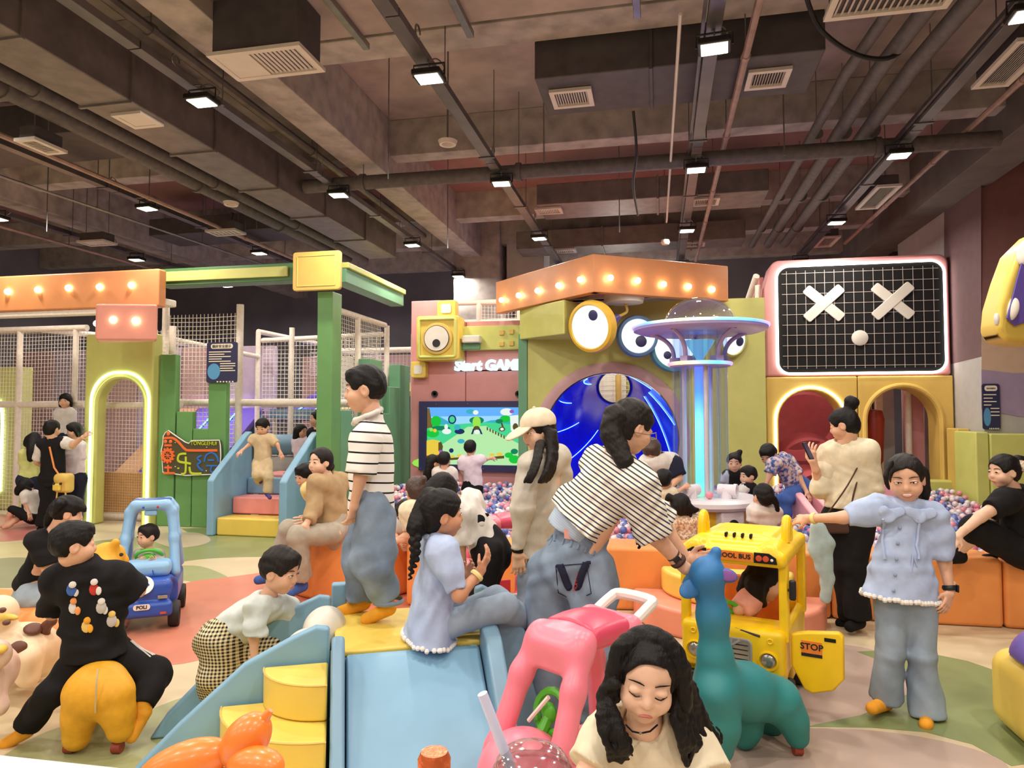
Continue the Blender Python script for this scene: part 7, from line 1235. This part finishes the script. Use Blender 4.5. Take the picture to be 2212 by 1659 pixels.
i = person('woman in a short striped tee and jeans leaning over to the teal giraffe', 3.32, 1.66, (1364, 922), (112, 22, 0), dict(S1=(1378, 1046, -.14), S2=(1292, 1006, .14), P=(1228, 1205, .0), E1=(1416, 1158, -.14), W1=(1474, 1222, -.12), D1=(1522, 1262, -.1), E2=(1430, 1130, .22), W2=(1484, 1210, .16), D2=(1532, 1208, .14), H1=(1278, 1232, -.06), K1=(1290, 1400, -.1), A1=(1296, 1545, .05), T1=(1340, 1572, -.05), H2=(1190, 1228, .08), K2=(1184, 1396, .04), A2=(1196, 1545, .12), T2=(1246, 1586, .02)), hh=.24, fat=1.0, top=dict(m='thin_stripe', hem=(1240, 1128, .0), r=.165, wb=.185, q=.74, sl=.5, sw=.088, wr=.016, e=.032), bot=dict(m='acid_denim', w=(.112, .108, .12), wr=.016, waist=.08, e=.01), feet='c_sock', hair='braid', hm='hair_soft', locks=[([(1330, 900, -.05), (1322, 940, -.08), (1340, 975, -.12), (1350, 1000, -.15)], .06, .035), ([(1352, 990, -.1), (1370, 1060, .2), (1366, 1120, .2), (1374, 1160, .2), (1382, 1182, .2)], .022, .01, 1)], skin='skin', neck=(1336, 968, .0))
I = i; o = i['o']
bands('grey_undershirt', (176, 190, 206), (160, 176, 196), (axs,), .01, .3); g = S(.008, .02); g.cap(at(1262, 1095, 3.32), at(1226, 1152, 3.32), .145, .142, n=i['nf'], q=.7, flat=True); g.build('undershirt', 'grey_undershirt', o, wr=.006, wf=40)
for q in range(9): p = surf(i['Vp'], 1150 + q * 17, 1122 + q * 7 + 12); p2 = surf(i['Vp'], 1146 + q * 17, 1150 + q * 6); MB().tube([p, p2], .007, 5).build('waist_pleat', 'acid_denim', o)
p = surf(i['Vp'], 1236, 1156, 8); n_ = nrm(CAM - p); MB().obox(p + n_ * .012, RT * .04 - UP * .008, UP * .022, n_ * .002).build('waist_label', 'c_pink', o)
n_ = nrm(CAM - at(1236, 1250, 3.2))
for st in (((1208, 1222), (1222, 1254), (1236, 1288)), ((1266, 1216), (1252, 1252), (1238, 1288)), ((1200, 1222), (1216, 1221)), ((1257, 1217), (1275, 1214))):
    pp = [surf(i['Vp'], st[0][0] + (st[-1][0] - st[0][0]) * q / 6, st[0][1] + (st[-1][1] - st[0][1]) * q / 6, 7) for q in range(7)]; MB().tube([p + n_ * .011 for p in pp], .0175 if len(st) > 2 else .008, 8, flat=(n_, .35)).build('printed_letter', 'c_navy', o)
pk = [surf(i['Vp'], x, y, 8) + n_ * .014 for x, y in ((1198, 1222), (1268, 1215), (1276, 1282), (1240, 1296), (1204, 1284))]; MB().tube(pk + [pk[0]], .0025, 5).build('pocket_seam', 'c_navy', o); text('lettering', 'MODERN', surf(i['Vp'], 1246, 1256, 8) + n_ * .022, nrm(ZZ + RT * .25), nrm(-RT + ZZ * .25), .022, 'c_red', o, .001)
w = i['J']['W1']; a_ = nrm(w - i['J']['E1']); band(i, '1', .031, 'c_brown', 'watch_strap', .009, .03); n_ = nrm(CAM - w); MB().obox(w - a_ * .03 + n_ * .032, a_ * .022, np.cross(n_, a_) * .019, n_ * .006).build('watch', 'black', o, bevel=.004); band(i, '1', .03, 'c_brown', 'bracelet', .004, .065)
MB().tube([at(1404, 938, 3.22), at(1417, 935, 3.24), at(1418, 948, 3.24), at(1406, 950, 3.22)], .003, 6, True).build('glasses', 'chrome', o); MB().tube([at(1404, 940, 3.22), at(1372, 934, 3.2)], .002, 5).build('glasses_arm', 'chrome', o)
# ---- at the saucer machine
i = person('staff person in a navy and white polo bending over beside the saucer machine', 6.75, 1.6, (1408, 974), (-20, 48), dict(S1=(1396, 1002), S2=(1452, 996), P=(1430, 1066, .15), E1=(1388, 1034, -.05), W1=(1412, 1052, -.15), E2=(1466, 1032, -.05), W2=(1448, 1052, -.15), K1=(1420, 1110, .2), A1=(1420, 1160, .2), K2=(1442, 1110, .2), A2=(1442, 1160, .2)), top=dict(m='c_white', sm='c_navy', wr=.01, e=.02, collar='c_navy'), bot=dict(m='c_khaki', wr=.006), hair='short', hm='hair_brown', bangs=True)
for x in (1400, 1458): patchon(i, 'Vt', x, 1030, .035, .1, 'c_navy', 'side_panel', .012, .002)
person('toddler in a cream tee reaching into the saucer machine, back turned', 6.45, .98, (1434, 1038), (150, 0), dict(S1=(1420, 1066), S2=(1452, 1066), P=(1436, 1112), E1=(1418, 1086), W1=(1424, 1100, .1), E2=(1464, 1062, .02), W2=(1476, 1054, .05), K1=(1428, 1150), A1=(1428, 1180), K2=(1444, 1150), A2=(1444, 1180)), hh=.2, top=dict(m='c_cream', sm='c_khaki', wr=.008), bot=dict(m='c_bluegrey', wr=.005), hair='short')
person('girl in a flowered cream jacket with black hair in tufts, back turned', 6.15, 1.1, (1470, 1094), (172, 12), dict(S1=(1458, 1122), S2=(1502, 1124), P=(1486, 1180, .0), E1=(1446, 1140, -.05), W1=(1436, 1152, -.1), E2=(1512, 1150), W2=(1500, 1172, .15), K1=(1474, 1220), A1=(1474, 1250), K2=(1494, 1220), A2=(1494, 1250)), hh=.21, top=dict(m='c_floral', sl=.9, hem=(1486, 1196), wr=.012, e=.022), bot=dict(m='c_navy', wr=.004), hair='bob', locks=[([(1452, 1078), (1444, 1072), (1440, 1082)], .03, .015), ([(1486, 1095, -.05), (1498, 1102, -.05), (1508, 1100, -.05)], .04, .012)])
person('little girl with a bun facing us across the white table', 7.75, 1.05, (1586, 1000), (-18, 8), dict(S1=(1571, 1026), S2=(1603, 1026), P=(1587, 1078), E1=(1566, 1046), W1=(1574, 1058, -.1), E2=(1608, 1046), W2=(1600, 1060, -.1), K1=(1580, 1110), A1=(1580, 1140), K2=(1594, 1110), A2=(1594, 1140)), hh=.21, top=dict(m='c_black', sm='c_white', wr=.006), bot=dict(m='c_navy', wr=.004), hair='tied', locks=[([(1594, 982), (1598, 976)], .04, .03)])
person('small boy in black and white at the white table, seen from the side', 7.35, 1.0, (1616, 1028), (-75, 8), dict(S1=(1608, 1054, -.08), S2=(1628, 1054, .08), P=(1622, 1098), E1=(1600, 1068, -.1), W1=(1584, 1062, -.1), E2=(1618, 1072, .1), W2=(1598, 1066, .1), K1=(1620, 1130), A1=(1620, 1155), K2=(1630, 1130), A2=(1630, 1155)), hh=.2, top=dict(m='c_black', sm='c_white', wr=.006), bot=dict(m='c_navy', wr=.004), hair='short')
person('small girl in a white shirt with a ponytail, back turned, near the bus', 6.2, 1.02, (1648, 1072), (195, 5), dict(S1=(1632, 1104), S2=(1672, 1104), P=(1652, 1160), E1=(1626, 1130), W1=(1634, 1150, .1), E2=(1680, 1130), W2=(1674, 1150, .1), K1=(1644, 1195), A1=(1644, 1225), K2=(1662, 1195), A2=(1662, 1225)), hh=.21, top=dict(m='c_white', wr=.01, e=.02), bot=dict(m='c_navy', wr=.004), hair='tied', locks=[([(1662, 1072, -.08), (1676, 1086, -.08), (1680, 1104, -.06)], .036, .014)])
i = person('boy in a colourful patterned tee and jeans bending over in the pit', 7.5, 1.36, (1660, 982), (-48, 42), dict(S1=(1674, 1000, -.1), S2=(1702, 996, .12), P=(1720, 1048, .1), E1=(1662, 1026, -.12), W1=(1654, 1046, -.14), E2=(1726, 1030, .02), W2=(1742, 1062, -.05), K1=(1694, 1080, -.1), A1=(1692, 1124, -.1), K2=(1758, 1070, .1), A2=(1776, 1110, .1)), top=dict(m='c_print', wr=.01, e=.02), bot=dict(m='c_blue', w=(.1, .085, .08), wr=.01), hair='short')
# ---- right
i = person('woman with a hair bun in a cream puff-sleeved top looking at her phone', 5.12, 1.62, (1822, 918), (-125, 18), dict(S1=(1796, 982, .08), S2=(1868, 978, -.06), P=(1832, 1115, .0), E1=(1774, 1052, .06), W1=(1758, 1002, -.0), D1=(1752, 980, .0), E2=(1882, 1052, -.06), W2=(1862, 1104, -.04), K1=(1822, 1220, .02), A1=(1838, 1330, .1), T1=(1816, 1346, .12), K2=(1846, 1220, -.03), A2=(1854, 1335, -.05), T2=(1836, 1354, -.1)), hh=.225, top=dict(m='c_cream', hem=(1830, 1098), r=.15, wb=.155, sl=.62, sw=.05, puff=None, wr=.012, e=.03), bot=dict(m='c_black', w=(.098, .085, .09), wr=.008), feet='c_black', hair='tied', locks=[([(1836, 876), (1842, 870), (1836, 866)], .042, .038)], neck=(1828, 958, .0))
S(.008, .03).chain([i['J']['S1'], i['J']['E1'] * .5 + i['J']['S1'] * .5, i['J']['E1']], [.07, .085, .06]).build('puff_sleeve', 'c_cream', i['o'], wr=.012, wf=34)
ph = at(1745, 974, 5.05); t = thing('phone', 'black mobile phone held up by the woman with the bun', 'phone', ph); MB().obox(ph, RT * .026 + HF * .022, ZZ * .062 - RT * .028, RT * .003 - HF * .004).build('phone_body', 'black', t, bevel=.006); MB().obox(ph + RT * .003 - HF * .005, RT * .022 + HF * .019, ZZ * .055 - RT * .025, RT * .0008 - HF * .001).build('screen', 'v_navy', t)
bg = at(1806, 1136, 5.05); t = thing('shoulder_bag', 'small dark brown shoulder bag on a thin strap at her hip', 'bag', bg); s = S(.008, .02); s.box(bg, (.095, .035, .055), .025, np.array([RT, HF, ZZ])); s.build('bag', 'c_brown', t); MB().tube(spline([bg + RT * -.09 + A(0, 0, .05), at(1830, 1050, 4.98), at(1862, 985, 5.06), at(1858, 958, 5.2)], 5), .006, 6).build('strap', 'c_brown', t); MB().tube(spline([bg + RT * .09 + A(0, 0, .05), at(1846, 1060, 5.0), at(1866, 990, 5.07)], 5), .006, 6).build('strap', 'c_brown', t)
jk = at(1776, 1200, 5.05); t = thing('jacket', 'pale green jacket hanging over the bag, sleeve trailing down', 'jacket', jk); g = S(.008, .03); g.chain([at(1770, 1140, 5.02), at(1772, 1180, 5.02), at(1780, 1225, 5.02)], [.055, .085, .07], n=HF, q=.35); g.chain([at(1782, 1215, 5.02), at(1786, 1250, 5.02), at(1784, 1290, 5.02)], [.05, .05, .035], n=HF, q=.6); g.build('cloth', 'c_jade', t, wr=.012, wf=30)
i = person('smiling girl in a pale blue blouse and flared jeans holding the bus roof', 3.72, 1.34, (1956, 1034), (-28, 14, -4), dict(S1=(1896, 1098, .02), S2=(2014, 1110, .0), P=(1956, 1282, .0), E1=(1822, 1118, .06), W1=(1748, 1120, .22), D1=(1716, 1122, .3), E2=(2040, 1212, -.02), W2=(2052, 1278, -.06), D2=(2042, 1322, -.1), K1=(1924, 1410, -.02), A1=(1912, 1508, .02), T1=(1884, 1530, -.1), K2=(1992, 1415, -.04), A2=(2002, 1545, -.06), T2=(2000, 1566, -.18)), hh=.236, top=dict(m='c_sky', hem=(1944, 1290, .0), hemn=(-.08, 1), r=.105, wb=.225, q=.66, sl=.47, sw=.06, puff=.075, wr=.012, e=.018), bot=dict(m='jean_fade', w=(.085, .07, .092), wr=.012), feet='c_sock', hair='tied', fore=.06, hm='hair_soft', locks=[([(1924, 1000, -.06), (1914, 1030, -.07), (1920, 1056, -.06)], .014, .005), ([(1992, 1020, .03), (1998, 1060, .04), (1994, 1078, .05)], .035, .018)], mouth=1, neck=(1962, 1088, .02))
for sg in (-1, 1):
    pp = [surf(i['Vt'], x, y, 8) for x, y in ((1952 + sg * 8, 1104), (1952 + sg * 34, 1112), (1960 + sg * 50, 1102 if sg < 0 else 1108))]; S(.005, .012).chain([p + nrm(CAM - p) * .007 for p in pp], [.024, .034, .028], n=nrm(CAM - pp[1]), q=.22).build('collar', 'c_sky', i['shirt'])
for q in range(5): p = surf(i['Vt'], 1942 - q * 3, 1140 + q * 34, 6); MB().ball(p + nrm(CAM - p) * .006, .009, 8).build('button', 'c_bluegrey', i['shirt'])
hem_trim(i, 'lace', .014, 50)
for x0 in (1908, 1984): MB().tube([surf(i['Vt'], x0 + 2 * math.sin(q), 1120 + q * 11, 6) + nrm(CAM - i['C']) * .008 for q in range(9)], .008, 5).build('ruffle', 'c_sky', i['shirt'])
p = surf(i['Vt'], 1972, 1196, 6) + nrm(CAM - i['C']) * .012; MB().tube([p, p + A(-.01, 0, -.09)], .004, 5).build('ribbon', 'c_sky', i['shirt']); MB().tube([p, p + A(.02, 0, -.06)], .004, 5).build('ribbon', 'c_sky', i['shirt'])
band(i, '1', .027, 'c_yellow', k=.03); band(i, '2', .026, 'black', 'watch_strap', .009, .02); w = i['J']['W2'] + A(0, 0, .02); MB().obox(w + RT * .03 - HF * .01, RT * .005, HF * .016, ZZ * .02).build('watch', 'black', i['o'], bevel=.004)
i = person('woman in black sitting on the pit wall at the right, flowered band in hair', 5.2, 1.64, (2168, 1018), (-86, 8), dict(S1=(2172, 1082, -.14), S2=(2204, 1074, .16), P=(2204, 1182, .02), E1=(2118, 1116, -.2), W1=(2072, 1156, -.24), D1=(2054, 1176, -.25), E2=(2140, 1120, .2), W2=(2085, 1160, .12), H1=(2200, 1190, -.08), K1=(2104, 1142, -.1), A1=(2072, 1194, -.02), T1=(2040, 1208, -.05), H2=(2204, 1190, .14), K2=(2150, 1150, .2), A2=(2160, 1196, .15), T2=(2130, 1208, .12)), hh=.232, top=dict(m='c_black', hem=(2206, 1180, .0), r=.15, wb=.16, sl=.3, sw=.08, wr=.01, e=.024), bot=dict(m='c_black', w=(.12, .1, .08), len=.6, wr=.01), feet='c_black', hair='tied', locks=[([(2200, 1000, .05), (2214, 1004, .05)], .06, .055)], skin='skin_fair', neck=(2184, 1056, .02))
S(.007, .015).chain([i['hp'](-.3, -.45, .1), i['hp'](0, -.62, .12), i['hp'](.3, -.45, .1)], .035).build('hair_band', 'c_floral', i['o'], wr=.012, wf=80)
person('girl in a pink tee leaning sideways inside the toy bus', 4.02, 1.18, (1650, 1256), (84, 10, 0), dict(S1=(1618, 1298, -.05), S2=(1634, 1284, .14), P=(1592, 1352, .08), E1=(1596, 1318, -.1), W1=(1590, 1335, -.05), E2=(1612, 1312, .16), W2=(1600, 1336, .1)), hh=.215, top=dict(m='c_pink', wr=.01, r=.1), hair='bob', legs=False, locks=[([(1632, 1262, -.06), (1634, 1290, -.08), (1648, 1304, -.06)], .06, .02), ([(1618, 1250), (1606, 1270), (1598, 1276)], .05, .012)], neck=(1634, 1280, .03))
# ---- girl nearest the camera
rng = random.Random(5); LK = []
for q in range(16):
    x = 1316 + q * 1.0; a = rng.uniform(-4, 4); LK.append(([(1345 + a - q * 1.2, 1430 + q * 3, .05 - q * .006), (1318 - q + a, 1500, -.02 + .01 * (q % 3)), (1300 + (q % 5) * 9, 1560 + a, -.06), (1312 + (q % 6) * 11 + 8 * math.sin(q), 1605 + a * 2, -.08 + .01 * (q % 4)), (1318 + (q % 7) * 8, 1640 + a * 2 - (q % 3) * 8, -.06)], .016, .005))
for q in range(26):
    a = rng.uniform(-5, 5); r = q / 26; LK.append(([(1425 + r * 22 + a, 1405 + r * 40, .04 + r * .02), (1462 + r * 30, 1480 + a, .0 + r * .07), (1462 + r * 60 + a, 1550, -.03 + r * .1), (1470 + r * 76 + 8 * math.sin(q * 1.3), 1600 + a, -.04 + r * .1), (1474 + r * 72 + 12 * math.sin(q), 1640 + a * 3 - (q % 3) * 9, -.03 + r * .1)], .018, .005))
LK += [([(1300, 1500, .05), (1292, 1535, .04), (1300, 1560, .02), (1292, 1580, .02)], .005, .003), ([(1535, 1560, .1), (1558, 1585, .1), (1552, 1620, .1)], .005, .003), ([(1380, 1378, .0), (1430, 1385, -.02), (1470, 1440, -.03), (1480, 1520, -.02)], .03, .02), ([(1380, 1378, .0), (1345, 1400, -.02), (1328, 1450, -.02), (1322, 1510, -.01)], .028, .018)]
i = person('girl with long wavy black hair in a cream tee bending down closest to the camera', 1.78, 1.2, (1396, 1462), (-7, 15, 7), dict(S1=(1318, 1590, .06), S2=(1476, 1600, .08), P=(1400, 1840, .12), E1=(1272, 1668, .0), W1=(1290, 1780, -.1), E2=(1530, 1690, .0), W2=(1500, 1790, -.1)), hh=.2, top=dict(m='c_cream', r=.13, wb=.14, sl=.46, sw=.066, wr=.010, e=.018), hair='long', closed=True, skin='skin_fair', legs=False, locks=LK, neck=(1392, 1566, .04), fore=.13, lk_k=.004)
MB().tube([at(1352, 1566, 1.78), at(1366, 1580, 1.735), at(1384, 1584, 1.72), at(1404, 1580, 1.73), at(1420, 1566, 1.77)], .0022, 6).build('necklace', 'c_black', i['o']); MB().ball(at(1384, 1584, 1.716), .004, 8).build('pendant', 'chrome', i['o'])
patchon(i, 'Vt', 1470, 1612, .0035, .0035, 'c_brown', 'embroidery', .002, .002)
# ------------------------------------------------------------------ the balls
def in_pit(x, y):
    if y < 6.37 or y > 11.05 or x > 3.98: return False
    left = -2.0 - max(0, y - 6.33) * 1.3 if y < 6.86 else (-2.66 - (y - 6.86) / 2.14 * .92 if y < 9 else -4.0)
    if x < left + .06: return False
    if y > 10.69 and -2.4 < x < 1.62: return False
    if y > 10.86 and x > 2.5: return False
    if (x - UX) ** 2 + (y - UY) ** 2 < .62 ** 2: return False
    if x > 3.85 and y > 9.9: return False
    return True
BP = []
sp_ = .079
for j in range(int(5 / (sp_ * .866))):
    for i in range(int(8.6 / sp_)):
        x = -4.3 + (i + .5 * (j % 2)) * sp_ + RNG.normal() * .008; y = 6.28 + j * sp_ * .866 + RNG.normal() * .008
        if not in_pit(x, y): continue
        base = .385 + .035 * math.sin(x * 2.3 + y) + .03 * math.sin(y * 3 - x) + (.06 if y > 10.2 else 0)
        BP.append((x, y, base + RNG.normal() * .012))
        if RNG.random() < .33: BP.append((x + .04, y + .02, base + .06 + RNG.normal() * .01))
BP = np.array(BP)
# nobody and nothing standing in the pit overlaps a ball
OC = []
for q in PEOPLE.values():
    for key in ('V', 'Vp', 'Vt'):
        if key in q: v = q[key]; v = v[(v[:, 2] < .62) & (v[:, 1] > 5.9)]; OC.append(v[::2])
OC = np.concatenate(OC); cell = set()
for p in np.floor(OC / .04).astype(int): cell.add((p[0], p[1], p[2]))
def hit(p):
    c = np.floor(p / .04).astype(int); return any((c[0] + a, c[1] + b, c[2] + e) in cell for a in (-1, 0, 1) for b in (-1, 0, 1) for e in (-1, 0, 1))
BP = BP[[not hit(p) for p in BP]]
BC = RNG.choice(4, len(BP), p=[.29, .27, .30, .14])
v_ = BP - CAM; dd_ = v_ @ FW; bx_ = CX + F * (v_ @ RT) / dd_; by_ = CY - F * (v_ @ UP) / dd_
vis = np.zeros(len(BP), bool)
for x0, x1, y0, y1 in ((2040, 2215, 1040, 1212), (985, 1130, 1050, 1182), (1690, 1760, 1085, 1200), (1850, 1900, 1120, 1200), (1640, 1700, 1100, 1180)): vis |= (bx_ > x0) & (bx_ < x1) & (by_ > y0) & (by_ < y1)
cand = np.where(vis)[0]; top = cand[np.argsort(dd_[cand] - BP[cand, 2] * 2)][:300]; single = set(top.tolist())
for i in top:
    o = bpy.data.objects.new('pit_ball', BMES[BC[i]]); COL.objects.link(o); o.location = BP[i]; tag(o, '%s plastic ball lying loose in the ball pit' % BM_[BC[i]][2], 'ball', '%s balls in the ball pit' % BM_[BC[i]][2])
bm = bmesh.new(); bmesh.ops.create_icosphere(bm, subdivisions=2, radius=.037); bv = np.array([v.co[:] for v in bm.verts]); bf = np.array([[v.index for v in f.verts] for f in bm.faces]); bm.free()
rest = np.array([i for i in range(len(BP)) if i not in single]); order = rest[np.argsort(BC[rest], kind='stable')]
VV = (BP[order][:, None, :] + bv[None]).reshape(-1, 3); FF = (np.arange(len(order))[:, None, None] * len(bv) + bf[None]).reshape(-1, 3)
me = mesh_np('pit_balls_mass', VV, FF)
o = link('pit_ball_mass', me, [m for _, m, _ in BM_]); me.polygons.foreach_set('material_index', np.repeat(BC[order], len(bf)).astype(np.int32)); tag(o, 'mass of small blue, pink and white balls filling the pit', 'balls', None, 'stuff')
